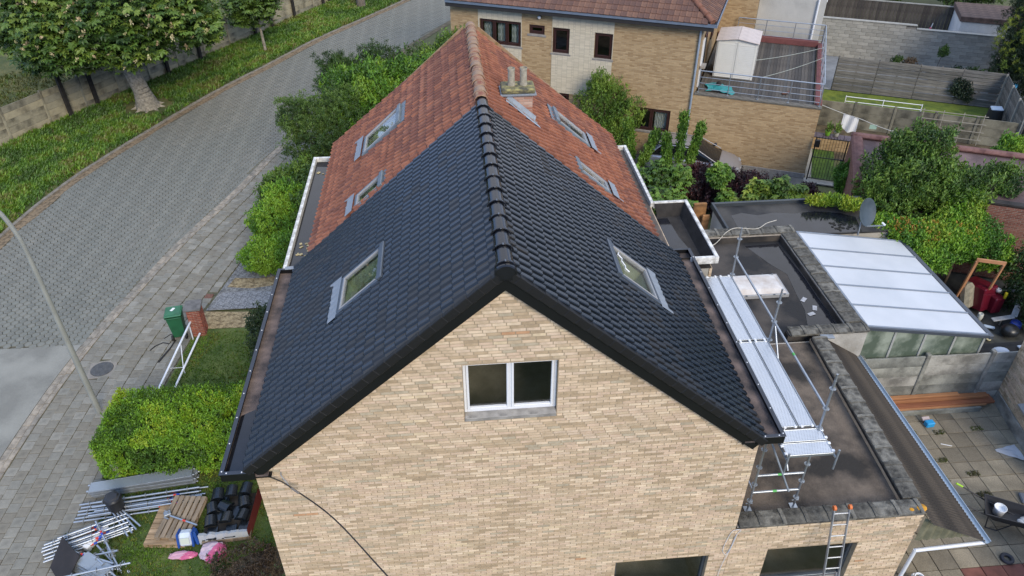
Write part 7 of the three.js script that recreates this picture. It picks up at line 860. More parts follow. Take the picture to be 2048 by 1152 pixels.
{
  const R = rng(7), l1 = 'galvanised scaffold tube in the row beside the stacked decks', g1 = 'scaffold tubes laid beside the decks';
  for (let i = 0; i < 6; i++) { const z = -4.08 + i * 0.105, x0 = -9.66 + R() * 0.18, sl = -0.30 + 0.02 * R(), L = 2.75 + 0.3 * R(); scafTube(V3(x0, 0.08 + (i % 2) * 0.005, z), V3(x0 + L, 0.08, z + sl), l1, g1, R() < 0.7 ? [L * 0.75 + 0.2 * R() - 0.2] : []); }
  for (let i = 0; i < 4; i++) { const z = -4.02 + i * 0.13, x0 = -9.45 + R() * 0.3, L = 2.5; scafTube(V3(x0, 0.19, z), V3(x0 + L, 0.19, z - 0.27), l1, g1, i % 2 ? [1.7 + 0.3 * R()] : [], i % 2 === 0); }
  const l2 = 'galvanised scaffold tube in the bundle under the black board', g2 = 'scaffold tubes under the black board';
  for (let i = 0; i < 6; i++) { const o = i * 0.105, x0 = -10.12 + o * 0.42 + R() * 0.1; scafTube(V3(x0 - 0.02, 0.09, -2.95 + o * 0.9), V3(x0 + 1.78, 0.11 + 0.02 * (i % 2), -3.66 + o * 0.9 + 0.02 * R()), l2, g2, [0.95 + 0.35 * R()]); }
  for (let i = 0; i < 4; i++) { const o = i * 0.13; scafTube(V3(-9.75 + o * 0.4, 0.19, -3.03 + o), V3(-8.35 + o * 0.42, 0.2, -3.62 + o), l2, g2, i % 2 ? [0.8] : []); }
  const l3 = 'short scaffold brace crossing the two tube bundles', g3 = 'short braces crossing the bundles';
  for (let i = 0; i < 4; i++) scafTube(V3(-8.95 + i * 0.075, 0.27, -4.0 + 0.03 * i), V3(-8.15 + i * 0.07, 0.12, -3.0 - 0.09 * i), l3, g3, [], false);
  const l4 = 'loose scaffold tube piled around the grating decks', g4 = 'loose tubes round the grating decks';
  for (const [a, b, bd] of [[[-8.95, 0.32, -3.35], [-8.05, 0.25, -2.1], [0.35]], [[-9.25, 0.22, -2.62], [-8.15, 0.3, -2.15], [0.25]], [[-8.75, 0.20, -2.75], [-8.0, 0.12, -2.05], []], [[-8.6, 0.16, -2.9], [-8.12, 0.1, -1.9], []], [[-9.15, 0.38, -1.82], [-7.75, 0.34, -2.1], []], [[-8.9, 0.14, -2.5], [-8.1, 0.42, -2.4], []], [[-8.55, 0.3, -2.3], [-7.9, 0.16, -1.75], []]]) scafTube(V3(...a), V3(...b), l4, g4, bd);
  // clamps in a heap
  for (let i = 0; i < 12; i++) { const x = -8.25 + 0.45 * R(), z = -2.2 + 0.5 * R(), t = T('scaffold_clamp', 'galvanised scaffold clamp in the heap beside the grating decks', 'clamp', [x, 0, z], 'scaffold clamps in a heap'); P(t, 'jaw', bld().add(new THREE.TorusGeometry(0.04, 0.014, 6, 12, 4.4), new THREE.Matrix4().makeRotationFromEuler(new THREE.Euler(R() * 3, R() * 3, R() * 3)).setPosition(x, 0.12 + 0.12 * R(), z)), galv); P(t, 'bolt', bld().tube(V3(x, 0.06, z), V3(x + 0.05, 0.16, z + 0.04), 0.009, 0.009, 6), galvDull); }
}
function stackDeck(x, y, z, ry, L, W, label, group, m) { const M = new THREE.Matrix4().makeRotationY(ry).setPosition(x, y, z), t = T('scaffold_deck', label, 'scaffold deck', [x, y - 0.03, z], group); P(t, 'grating', bld().mat(M).box(0, 0.02, 0, L - 0.03, 0.012, W - 0.03), m); P(t, 'edge', bld().mat(M).box(0, 0, W / 2 - 0.008, L, 0.055, 0.016, { ch: 0.004 }).box(0, 0, -W / 2 + 0.008, L, 0.055, 0.016, { ch: 0.004 }).box(L / 2 - 0.01, 0, 0, 0.02, 0.05, W - 0.034, { ch: 0.004 }).box(-L / 2 + 0.01, 0, 0, 0.02, 0.05, W - 0.034, { ch: 0.004 }).box(0, 0.024, 0, 0.02, 0.012, W - 0.034), galvDull); P(t, 'hook', bld().mat(M).box(L / 2 + 0.03, 0, W * 0.3, 0.06, 0.04, 0.05, { ch: 0.008 }).box(L / 2 + 0.03, 0, -W * 0.3, 0.06, 0.04, 0.05, { ch: 0.008 }).box(-L / 2 - 0.03, 0, W * 0.3, 0.06, 0.04, 0.05, { ch: 0.008 }).box(-L / 2 - 0.03, 0, -W * 0.3, 0.06, 0.04, 0.05, { ch: 0.008 }), galv); }
const grateM = std(null, 0.45, { map: dtex(64, 0.06, (u, v) => { const r = Math.floor(v * 4), x = (u * 4 + (r % 2) * 0.5) % 1, d = Math.hypot(x - 0.5, (v * 4) % 1 - 0.5); return d < 0.28 ? [0.07, 0.08, 0.09] : [0.36, 0.40, 0.43]; }), metal: 0.4 });
for (const [x, y, z, ry, l] of [[-8.22, 0.035, -4.60, 0.10, 0], [-8.2, 0.10, -4.62, 0.14, 1], [-8.25, 0.165, -4.58, 0.10, 2], [-8.16, 0.23, -4.66, 0.17, 3], [-8.25, 0.295, -4.56, 0.13, 4]]) stackDeck(x, y, z, ry, 2.45, 0.32, 'grey steel scaffold deck in the stack at the foot of the hedge', 'scaffold decks stacked by the hedge', grateM);
for (let i = 0; i < 4; i++) stackDeck(-8.68 + 0.03 * i, 0.06 + i * 0.065, -2.12 - 0.02 * i, -0.55, 0.85, 0.34, 'short grey grating deck in the stack beside the black board', 'short decks beside the black board', grateM);
{ const b = T('black_board', 'square black shuttering board leaning on the scaffold tubes', 'board', [-9.35, 0, -2.55]); const c = [V3(-9.56, 0.36, -2.95), V3(-9.70, 0.06, -2.35), V3(-9.15, 0.10, -1.7), V3(-8.95, 0.38, -2.35)], n = c[1].clone().sub(c[0]).cross(c[2].clone().sub(c[0])).normalize().multiplyScalar(0.018), d = c.map((p) => p.clone().sub(n)), q = bld().quad(c[0], c[1], c[2], c[3]).quad(d[3], d[2], d[1], d[0]); for (let i = 0; i < 4; i++) q.quad(c[(i + 1) % 4], c[i], d[i], d[(i + 1) % 4]); P(b, 'panel', q, worn([0.022, 0.017, 0.015], 0.7, 0.8, 0.3)); }
{ const b = T('rubbish_bin', 'black plastic bin with hexagonal lid standing among the scaffold tubes', 'bin', [-8.62, 0, -3.78]); P(b, 'body', bld().add(new THREE.CylinderGeometry(0.20, 0.16, 0.60, 6), new THREE.Matrix4().makeTranslation(-8.62, 0.30, -3.78)), std([0.013, 0.013, 0.014], 0.5)); P(b, 'lid', bld().add(new THREE.CylinderGeometry(0.20, 0.225, 0.05, 6), new THREE.Matrix4().makeTranslation(-8.62, 0.625, -3.78)).add(new THREE.CylinderGeometry(0.13, 0.17, 0.03, 6), new THREE.Matrix4().makeTranslation(-8.62, 0.665, -3.78)), std([0.017, 0.017, 0.019], 0.4)); }
// pallets
const palMs = [[0.44, 0.30, 0.17], [0.38, 0.26, 0.15], [0.50, 0.35, 0.21]].map((c) => stdT(toned(c, 0.6, 1.15, [1.4, 0.3], { per: 4, con: 2, grain: 0.2 }), 0.9, {  })), palGrey = [[0.27, 0.205, 0.14], [0.23, 0.175, 0.12], [0.31, 0.24, 0.165]].map((c) => stdT(toned(c, 0.6, 1.15, [0.3, 1.4], { per: 4, con: 2, grain: 0.2 }), 0.9, {  }));
function pallet(x, y, z, ry, W, D, label, ms, n, gap) { const t = T('wooden_pallet', label, 'pallet', [x, y, z]), M = new THREE.Matrix4().makeRotationY(ry).setPosition(x, y, z), R = rng(Math.round(x * -100 + y * 999)), w = W / n; for (let i = 0; i < n; i++) P(t, 'board', bld().mat(M).box(-W / 2 + (i + 0.5) * w, 0.125, 0, w - gap, 0.022, D, { ch: 0.003 }), ms[Math.floor(R() * 3)]); for (const s of [-1, 0, 1]) { P(t, 'stringer', bld().mat(M).box(0, 0.10, s * (D / 2 - 0.05), W, 0.022, 0.09, { ch: 0.003 }), ms[1]); for (const q of [-1, 0, 1]) P(t, 'block', bld().mat(M).box(q * (W / 2 - 0.07), 0.055, s * (D / 2 - 0.05), 0.13, 0.066, 0.09, { ch: 0.003 }), ms[0]); P(t, 'bottom_board', bld().mat(M).box(s * (W / 2 - 0.06), 0.011, 0, 0.1, 0.02, D, { ch: 0.003 }), ms[2]); } }
pallet(-7.2, 0.0, -3.28, 1.49, 1.2, 0.95, 'pale new pallet lying underneath a greyer pallet', palMs, 8, 0.012); pallet(-6.98, 0.14, -3.36, -0.14, 0.82, 1.22, 'greyish pallet with open gaps lying on the pale pallet', palGrey, 6, 0.035);
{ // crate of ridge tiles wrapped in film
  const t = T('tile_pallet', 'wrapped pallet with torn film holding spare black roof tiles', 'pallet', [-5.85, 0, -3.35]), film = new THREE.MeshPhysicalMaterial({ roughness: 0.25, side: THREE.DoubleSide }); film.color.setRGB(0.42, 0.44, 0.46);
  P(t, 'base', bld().box(-5.85, 0.07, -3.35, 1.12, 0.12, 1.3, { ry: 0.06, ch: 0.01 }), palGrey[0]); P(t, 'cardboard', bld().box(-5.85, 0.15, -3.35, 1.08, 0.03, 1.26, { ry: 0.06 }), postDark);
  const skirt = bld(), R = rng(6), n = 18; const top = []; for (let i = 0; i <= n; i++) { const x = -6.42 + 1.13 * i / n; top.push([V3(x, 0.30 + 0.05 * R(), -2.71 - 0.06 * i / n + 0.03 * R()), V3(x, 0.03, -2.68 - 0.06 * i / n)]); } for (let i = 0; i < n; i++) { skirt.quad(top[i][1], top[i + 1][1], top[i + 1][0], top[i][0]); skirt.quad(top[i][0], top[i + 1][0], top[i + 1][0].clone().add(V3(0, -0.03, -0.09)), top[i][0].clone().add(V3(0, -0.03, -0.09))); } P(t, 'film_skirt', skirt, film);
  P(t, 'red_wrap', bld().quad(V3(-5.27, 0.03, -2.72), V3(-5.20, 0.03, -4.0), V3(-5.24, 0.40, -3.95), V3(-5.30, 0.34, -2.75)), std([0.16, 0.02, 0.03], 0.35, { side: THREE.DoubleSide }));
  const cap = (W, L) => { const b = bld(), s = 8, f = (i, z, r) => { const a = Math.PI * (0.12 + 0.76 * i / s); return V3(-Math.cos(a) * W * 0.62 * r, Math.sin(a) * W * 0.55 * r, z); }; for (let i = 0; i < s; i++) { b.quad(f(i, L / 2, 1), f(i + 1, L / 2, 1), f(i + 1, -L / 2, 0.94), f(i, -L / 2, 0.94)); b.quad(f(i, -L / 2, 0.8), f(i + 1, -L / 2, 0.8), f(i + 1, L / 2, 0.86), f(i, L / 2, 0.86)); b.quad(f(i + 1, L / 2, 1), f(i, L / 2, 1), f(i, L / 2, 0.86), f(i + 1, L / 2, 0.86)); b.quad(f(i, -L / 2, 0.94), f(i + 1, -L / 2, 0.94), f(i + 1, -L / 2, 0.8), f(i, -L / 2, 0.8)); } b.quad(f(0, L / 2, 1.07), f(s, L / 2, 1.07), f(s, L / 2 - 0.04, 1.07), f(0, L / 2 - 0.04, 1.07)); for (let i = 0; i < s; i++) b.quad(f(i, L / 2, 1.06), f(i + 1, L / 2, 1.06), f(i + 1, L / 2 - 0.045, 1.06), f(i, L / 2 - 0.045, 1.06)); return b.geo(); };
  const g = cap(0.26, 0.30), flat = bld().box(0, 0, 0, 0.25, 0.03, 0.34, { ch: 0.008 }).box(0.1, 0.02, 0, 0.05, 0.02, 0.34, { ch: 0.006 }).geo();
  const spots = [[-6.22, 0.30, -3.93, 0.1], [-5.90, 0.32, -3.98, 0.05], [-5.55, 0.34, -4.02, -0.1], [-6.28, 0.24, -3.55, 0.3], [-5.95, 0.30, -3.55, 1.0], [-5.52, 0.30, -3.62, 0.3], [-6.25, 0.22, -3.18, 0.2], [-5.88, 0.26, -3.22, 0.0], [-5.5, 0.28, -3.25, -0.15], [-6.15, 0.18, -2.86, 0.1, 1], [-5.72, 0.19, -2.88, 0.05, 1], [-5.42, 0.21, -2.95, -0.1, 1], [-6.05, 0.20, -3.75, 0.2, 1], [-5.6, 0.21, -3.8, 0.2, 1], [-6.1, 0.18, -3.4, 0.1, 1], [-5.7, 0.18, -3.42, 0.1, 1]];
  for (const [x, y, z, r, fl] of spots) { const q = T(fl ? 'spare_tile' : 'spare_ridge_tile', fl ? 'flat black roof tile lying low on the wrapped pallet' : 'half-round black ridge tile heaped on the wrapped pallet', 'roof tile', [x, y - 0.1, z], fl ? 'flat spare tiles on the pallet' : 'spare ridge tiles on the pallet'); piece(q, 'tile', fl ? flat : g, blackTile[Math.floor(R() * 4)], new THREE.Matrix4().makeRotationFromEuler(new THREE.Euler(0.25 * (R() - 0.2), r, 0.2 * (R() - 0.5), 'YXZ')).setPosition(x, y - (fl ? 0 : 0.05), z)); }
}
{ // bags of adhesive and crumpled film
  const b = T('mortar_bag', 'blue and white bag of building adhesive beside the pallets', 'bag', [-6.72, 0, -2.78]), M = new THREE.Matrix4().makeRotationY(0.05).setPosition(-6.72, 0, -2.78); P(b, 'bag', bld().mat(M).box(0, 0.20, 0, 0.34, 0.36, 0.28, { ch: 0.07, rx: -0.35 }), worn([0.56, 0.62, 0.68], 0.5, 0.4, 0.15)); P(b, 'blue_side', bld().mat(M).box(-0.165, 0.20, 0, 0.05, 0.38, 0.29, { ch: 0.02, rx: -0.35 }).box(0.165, 0.20, 0, 0.05, 0.38, 0.29, { ch: 0.02, rx: -0.35 }).box(0.22, 0.18, -0.02, 0.08, 0.36, 0.22, { ch: 0.03, rx: -0.35, rz: 0.2 }), std([0.015, 0.07, 0.30], 0.5)); P(b, 'label_panel', bld().mat(M).box(0.0, 0.255, 0.145, 0.20, 0.16, 0.006, { rx: -0.35 }), std([0.50, 0.55, 0.46], 0.6));
  const crumple = (name, label, x, z, rx, rz, h, cols) => { const t = T(name, label, 'plastic film', [x, 0, z]), g = new THREE.IcosahedronGeometry(1, 4), p = g.attributes.position, cc = []; for (let i = 0; i < p.count; i++) { const v = V3(p.getX(i), p.getY(i), p.getZ(i)), k = 0.7 + 0.6 * G3(v.x * 3 + x, v.y * 3, v.z * 3); v.multiplyScalar(k); p.setXYZ(i, v.x * rx, Math.max(-0.2, v.y) * h + 0.02 + 0.2 * h, v.z * rz); } g.computeVertexNormals(); const half = (up) => { const q = bld(); const n = g.attributes.position; for (let i = 0; i < n.count; i += 3) { const f = (k) => V3(n.getX(k) + x, n.getY(k), n.getZ(k) + z); const a = f(i), c = f(i + 1), d = f(i + 2); if ((((a.x + c.x + d.x) / 3 - x) * 1.2 + ((a.z + c.z + d.z) / 3 - z) > 0.06) === up) q.tri(a, c, d); } return q; }; P(t, 'clear_film', half(false), std(cols[0], 0.3)); P(t, 'pink_film', half(true), std(cols[1], 0.3)); };
  crumple('plastic_wrap', 'crumpled clear and pink plastic wrap on the lawn', -6.05, -2.42, 0.30, 0.26, 0.20, [[0.50, 0.38, 0.42], [0.48, 0.09, 0.20]]); crumple('plastic_wrap', 'flattened pink plastic sheet below the adhesive bag', -6.75, -2.42, 0.32, 0.11, 0.07, [[0.55, 0.30, 0.36], [0.50, 0.10, 0.20]]);
  const pr = T('scaffold_jack', 'galvanised scaffold bracket lying across the greyish pallet', 'bracket', [-6.85, 0.28, -3.2]); P(pr, 'tube', bld().tube(V3(-7.22, 0.32, -3.36), V3(-6.5, 0.33, -3.02), 0.024, 0.024, 10), galv); P(pr, 'head', bld().box(-7.3, 0.33, -3.42, 0.16, 0.06, 0.14, { ry: 0.4, ch: 0.01 }).tube(V3(-7.36, 0.30, -3.34), V3(-7.24, 0.30, -3.28), 0.02, 0.02, 8).tube(V3(-7.38, 0.34, -3.5), V3(-7.26, 0.38, -3.42), 0.02, 0.02, 8), galvDull); P(pr, 'red_band', bld().tube(V3(-6.88, 0.325, -3.20), V3(-6.80, 0.325, -3.16), 0.026, 0.026, 10), redBand);
}
// ---------- things on the right ----------
function loftGeo(rings, closed = true) { const n = rings[0].length, pos = [], idx = []; rings.forEach((r) => r.forEach((p) => pos.push(p.x, p.y, p.z))); for (let k = 0; k < rings.length - 1; k++) for (let i = 0; i < (closed ? n : n - 1); i++) { const a = k * n + i, b = k * n + (i + 1) % n, c = a + n, d = b + n; idx.push(a, c, b, b, c, d); } const g = new THREE.BufferGeometry(); g.setAttribute('position', new THREE.Float32BufferAttribute(pos, 3)); g.setIndex(idx); g.computeVertexNormals(); return g; }
{ // parked hatchback, nose to the right
  const C = NB('parked_car', 'silver grey hatchback parked against the tan brick wall', 'car', [-4.75, 0, 1.0]);
  const paint = new THREE.MeshPhysicalMaterial({ roughness: 0.32, metalness: 0.5, clearcoat: 0.7, clearcoatRoughness: 0.1 }); paint.color.setRGB(0.36, 0.36, 0.38); const dk = std([0.01, 0.012, 0.014], 0.06), blk = std([0.015, 0.015, 0.015], 0.7);
  const st = [[-2.08, 0.62, 0.42, 0.78], [-2.0, 0.76, 0.32, 0.90], [-1.7, 0.83, 0.26, 0.95], [-1.0, 0.86, 0.24, 0.95], [0, 0.865, 0.24, 0.94], [0.9, 0.86, 0.24, 0.93], [1.3, 0.84, 0.24, 0.90], [1.7, 0.79, 0.26, 0.82], [1.95, 0.68, 0.30, 0.72], [2.08, 0.50, 0.38, 0.60]];
  const ring = ([x, w, y0, y1]) => { const m = [[-0.92, y0], [-1, y0 + 0.12], [-1.0, (y0 + y1) / 2], [-0.985, y1 - 0.12], [-0.92, y1 - 0.03], [-0.7, y1], [0, y1 + 0.025], [0.7, y1], [0.92, y1 - 0.03], [0.985, y1 - 0.12], [1.0, (y0 + y1) / 2], [1, y0 + 0.12], [0.92, y0]]; return m.map(([s, y]) => V3(x - 4.75, y, 1.0 - s * w)); };
  const rings = st.map(ring); const b = bld().add(loftGeo(rings)); for (const r of [rings[0], rings[rings.length - 1]]) { const c = r.reduce((a, p) => a.clone().add(p), V3(0, 0, 0)).divideScalar(r.length); for (let i = 0; i < r.length; i++) { const q = r[(i + 1) % r.length]; r === rings[0] ? b.tri(c, r[i], q) : b.tri(c, q, r[i]); } } P(C, 'body', b, paint);
  const cab = (k, w0, w1, xs) => xs.map(([x, y, w]) => [[-1, y[0]], [-0.98, y[0] + (y[1] - y[0]) * 0.4], [-0.9, y[1] - 0.04], [-0.75, y[1]], [0, y[1] + 0.03], [0.75, y[1]], [0.9, y[1] - 0.04], [0.98, y[0] + (y[1] - y[0]) * 0.4], [1, y[0]]].map(([s, yy]) => V3(x - 4.75, yy, 1.0 - s * w * k)));
  const xs = [[-1.92, [0.90, 0.94], 0.74], [-1.55, [0.92, 1.34], 0.72], [-1.2, [0.93, 1.43], 0.72], [-0.4, [0.93, 1.46], 0.72], [0.2, [0.93, 1.42], 0.72], [0.75, [0.92, 1.12], 0.74], [1.18, [0.90, 0.93], 0.76]]; P(C, 'window_glass', bld().add(loftGeo(cab(1, 0, 0, xs), false)), dk);
  const rs = [[-1.45, [1.36, 1.375], 0.60], [-1.15, [1.40, 1.45], 0.62], [-0.4, [1.42, 1.482], 0.625], [0.18, [1.39, 1.436], 0.61]]; P(C, 'roof', bld().add(loftGeo(cab(1, 0, 0, rs), false)), paint);
  for (const s of [-1, 1]) { const z = 1.0 - s * 0.66, zo = 1.0 - s * 0.775; P(C, 'pillar', bld().bar(V3(-4.75 + 0.18, 1.41, z), V3(-4.75 + 1.12, 0.95, zo), 0.05, 0.03, 0.008).bar(V3(-4.75 - 0.5, 1.44, z), V3(-4.75 - 0.5, 0.95, zo), 0.07, 0.03, 0.006).bar(V3(-4.75 - 1.3, 1.40, z), V3(-4.75 - 1.75, 0.95, zo), 0.16, 0.03, 0.008), paint); P(C, 'roof_rail', bld().bar(V3(-4.75 - 1.3, 1.425, z), V3(-4.75 + 0.18, 1.42, z), 0.025, 0.02, 0.004), paleGrey); P(C, 'mirror', bld().box(-4.75 + 0.85, 1.02, 1.0 - s * 0.93, 0.12, 0.13, 0.18, { ch: 0.04 }), std([0.02, 0.03, 0.05], 0.4)); P(C, 'headlight', bld().box(-4.75 + 1.93, 0.66, 1.0 - s * 0.52, 0.18, 0.14, 0.24, { ch: 0.04, ry: s * 0.4 }), paleGrey);
    for (const x of [-1.32, 1.3]) { const w = P(C, 'wheel', bld().tube(V3(-4.75 + x, 0.31, 1.0 - s * 0.68), V3(-4.75 + x, 0.31, 1.0 - s * 0.875), 0.31, 0.30, 22), blk); P(w, 'rim', bld().tube(V3(-4.75 + x, 0.31, 1.0 - s * 0.876), V3(-4.75 + x, 0.31, 1.0 - s * 0.885), 0.20, 0.19, 16), galv); } }
  P(C, 'number_plate', bld().box(-4.75 + 2.09, 0.48, 1.0, 0.012, 0.10, 0.45), whitePVC); P(C, 'wiper', bld().bar(V3(-4.75 + 1.15, 0.955, 0.7), V3(-4.75 + 0.95, 1.05, 1.2), 0.015, 0.015), blk);
}
{ // planks on bearers
  const ms = [[0.30, 0.13, 0.055], [0.24, 0.09, 0.042], [0.36, 0.17, 0.075]].map((c) => stdT(toned(c, 0.7, 1.2, [1.8, 0.2], { per: 4, con: 2, grain: 0.15 }), 0.75, {  })), br = T('concrete_bearer', 'low mossy concrete ledge under the reddish planks', 'ledge', [13.2, 0, -5.3]); P(br, 'ledge', bld().span(11.4, 14.5, 0, 0.16, -5.42, -5.22, 0.01), greyCon[1]);
  for (const [x0, x1, y, z, w, h, l, lb] of [[11.1, 14.75, 0.34, -5.52, 0.16, 0.09, 0, 'brown plank on top of two darker planks along the concrete fence'], [11.4, 14.9, 0.24, -5.42, 0.22, 0.08, 1, 'widest dark red plank in the stack along the concrete fence'], [11.2, 14.65, 0.20, -5.30, 0.05, 0.06, 2, 'thin pale batten lying on the mossy ledge before the planks'], [11.9, 13.9, 0.42, -5.56, 0.12, 0.05, 2, 'short pale plank lying uppermost on the plank stack'], [11.3, 14.9, 0.24, -5.6, 0.12, 0.08, 1, 'dark red plank at the back of the stack against the concrete fence']]) { const t = T('timber_plank', lb, 'plank', [(x0 + x1) / 2, y - h / 2, z], 'planks stacked along the fence'); P(t, 'plank', bld().span(x0, x1, y - h / 2, y + h / 2, z - w / 2, z + w / 2, 0.006), ms[l]); }
  for (const x of [11.7, 13.1, 14.3]) { const t = T('wood_block', 'small wood block carrying the plank stack', 'block', [x, 0, -5.52], 'blocks under the planks'); P(t, 'block', bld().span(x - 0.05, x + 0.05, 0, 0.195, -5.64, -5.44, 0.005), palMs[1]); }
  const bb = T('blue_box', 'small bright blue box with pale lid on the patio slabs', 'box', [12.75, 0, -4.85]); P(bb, 'box', bld().box(12.75, 0.09, -4.82, 0.24, 0.16, 0.17, { ry: 0.08, ch: 0.02 }), std([0.02, 0.30, 0.62], 0.5)); P(bb, 'lid', bld().box(12.72, 0.12, -4.98, 0.22, 0.05, 0.12, { ry: 0.08, rx: 0.5, ch: 0.01 }), std([0.42, 0.35, 0.34], 0.7));
  const st = T('stone', 'lone dark stone on the patio below the gutter', 'stone', [11.8, 0, -4.75]); P(st, 'stone', bld().add(new THREE.IcosahedronGeometry(0.06, 1).scale(1.1, 0.7, 0.9), new THREE.Matrix4().makeTranslation(11.82, 0.03, -4.7)), postDark); const sk = T('plastic_stick', 'thin white stick lying on the patio', 'stick', [12.85, 0, -4.1]); P(sk, 'stick', bld().tube(V3(12.72, 0.012, -4.15), V3(12.98, 0.012, -4.05), 0.01, 0.01, 6), whitePVC);
}
{ const c = T('grey_cloth', 'crumpled pale grey cloth lying on the patio by the brick outhouse', 'cloth', [14.2, 0, -3.5]), b = bld(), n = 10, f = (i, j) => { const u = i / n, v = j / n, w = 0.12 + 0.85 * u; return V3(14.05 + 0.58 * u, 0.015 + 0.08 * vnoise(u * 5, v * 5, 99, 3) * w, -3.80 + 0.1 * u + (v - 0.35) * 0.62 * w); }; for (let i = 0; i < n; i++) for (let j = 0; j < n; j++) b.quad(f(i, j), f(i, j + 1), f(i + 1, j + 1), f(i + 1, j)); P(c, 'cloth', b, std([0.40, 0.41, 0.43], 0.8, { side: THREE.DoubleSide })); }
{ // wheelbarrow
  const W = T('wheelbarrow', 'black wheelbarrow with lime grips holding a white bucket', 'wheelbarrow', [12.9, 0, -1.5]), bm = std([0.022, 0.022, 0.025], 0.5), M = new THREE.Matrix4().makeRotationY(-0.52).setPosition(12.75, 0, -1.52), t = bld().mat(M);
  const lo = [V3(-0.30, 0.30, -0.2), V3(0.42, 0.34, -0.2), V3(0.42, 0.34, 0.2), V3(-0.30, 0.30, 0.2)], hi = [V3(-0.52, 0.55, -0.32), V3(0.75, 0.60, -0.28), V3(0.75, 0.60, 0.28), V3(-0.52, 0.55, 0.32)], hj = hi.map((p) => p.clone().multiplyScalar(0.985).setY(p.y)); t.quad(lo[3], lo[2], lo[1], lo[0]); for (let i = 0; i < 4; i++) { const k = (i + 1) % 4; t.quad(lo[i], lo[k], hi[k], hi[i]); t.quad(lo[k].clone().setY(lo[k].y + 0.01), lo[i].clone().setY(lo[i].y + 0.01), hj[i], hj[k]); t.tube(hi[i], hi[k], 0.014, 0.014, 6); } t.quad(lo[0].clone().setY(0.32), lo[3].clone().setY(0.32), lo[2].clone().setY(0.355), lo[1].clone().setY(0.355)); P(W, 'tray', t, std([0.022, 0.022, 0.025], 0.5, { side: THREE.DoubleSide }));
  P(W, 'frame', bld().mat(M).path([V3(-1.05, 0.62, -0.28), V3(-0.5, 0.44, -0.24), V3(0.5, 0.28, -0.1), V3(0.85, 0.2, -0.07)], 0.017, 8).path([V3(-1.05, 0.62, 0.28), V3(-0.5, 0.44, 0.24), V3(0.5, 0.28, 0.1), V3(0.85, 0.2, 0.07)], 0.017, 8).path([V3(-0.42, 0.42, 0.24), V3(-0.36, 0.02, 0.22), V3(-0.12, 0.02, 0.22), V3(0.1, 0.32, 0.2)], 0.015, 8).path([V3(-0.42, 0.42, -0.24), V3(-0.36, 0.02, -0.22), V3(-0.12, 0.02, -0.22), V3(0.1, 0.32, -0.2)], 0.015, 8), bm);
  for (const s of [-1, 1]) P(W, 'grip', bld().mat(M).tube(V3(-1.18, 0.66, s * 0.28), V3(-1.02, 0.61, s * 0.28), 0.026, 0.024, 10), std([0.30, 0.55, 0.02], 0.5)); P(W, 'wheel', bld().mat(M).tube(V3(0.85, 0.2, -0.045), V3(0.85, 0.2, 0.045), 0.2, 0.2, 18), std([0.012, 0.012, 0.012], 0.8));
  const b = T('bucket', 'white bucket standing inside the wheelbarrow tray', 'bucket', [12.58, 0.36, -1.62]); P(b, 'bucket', bld().add(new THREE.LatheGeometry([[0, 0], [0.11, 0], [0.135, 0.2], [0.14, 0.2], [0.14, 0.22], [0.125, 0.215], [0.12, 0.12], [0, 0.12]].map((q) => new THREE.Vector2(...q)), 16), new THREE.Matrix4().makeTranslation(12.58, 0.37, -1.62)), whitePVC); const ra = T('rag_bundle', 'crumpled white rags in the wheelbarrow', 'rags', [13.1, 0.36, -1.35]); const rb = bld(), R = rng(3); for (let i = 0; i < 14; i++) rb.add(new THREE.IcosahedronGeometry(0.05 + 0.04 * R(), 1).scale(1, 0.6, 1.2), new THREE.Matrix4().makeRotationY(R() * 6).setPosition(13.0 + 0.34 * (R() - 0.3), 0.40 + 0.08 * R(), -1.30 + 0.22 * (R() - 0.5))); P(ra, 'rags', rb, worn([0.40, 0.41, 0.42], 0.8, 0.2, 0.3));
  const dk = T('grey_tarp', 'folded grey-blue sheet by the mossy patio edge', 'sheet', [13.85, 0, -2.2]); P(dk, 'sheet', bld().box(13.95, 0.05, -2.15, 0.55, 0.07, 0.34, { ry: -0.3, ch: 0.025 }).box(14.0, 0.1, -2.1, 0.40, 0.05, 0.25, { ry: 0.2, ch: 0.02 }), std([0.10, 0.115, 0.14], 0.7));
  const rg = T('rubber_ring', 'black rubber ring on the red patio slabs', 'ring', [12.35, 0, -0.55]); P(rg, 'ring', bld().add(new THREE.TorusGeometry(0.11, 0.045, 8, 18).rotateX(Math.PI / 2), new THREE.Matrix4().makeTranslation(12.3, 0.05, -0.62)), std([0.02, 0.022, 0.03], 0.7));
  const tl = T('cable_reel', 'coil of white cable over a black tool bag below the downpipe', 'cable', [9.75, 0, -0.1]); P(tl, 'coil', bld().add(new THREE.TorusGeometry(0.12, 0.022, 6, 18).rotateX(Math.PI / 2 - 0.2), new THREE.Matrix4().makeTranslation(9.82, 0.30, -0.18)).add(new THREE.TorusGeometry(0.1, 0.02, 6, 18).rotateX(Math.PI / 2 + 0.2), new THREE.Matrix4().makeTranslation(9.84, 0.34, -0.16)), whitePVC); P(tl, 'bag', bld().box(9.76, 0.14, -0.08, 0.42, 0.26, 0.30, { ry: 0.3, ch: 0.06 }), std([0.02, 0.02, 0.028], 0.8)); P(tl, 'mat', bld().box(9.95, 0.006, 0.0, 0.5, 0.012, 0.7, { ry: 0.3 }), worn([0.10, 0.05, 0.045], 0.9));
}
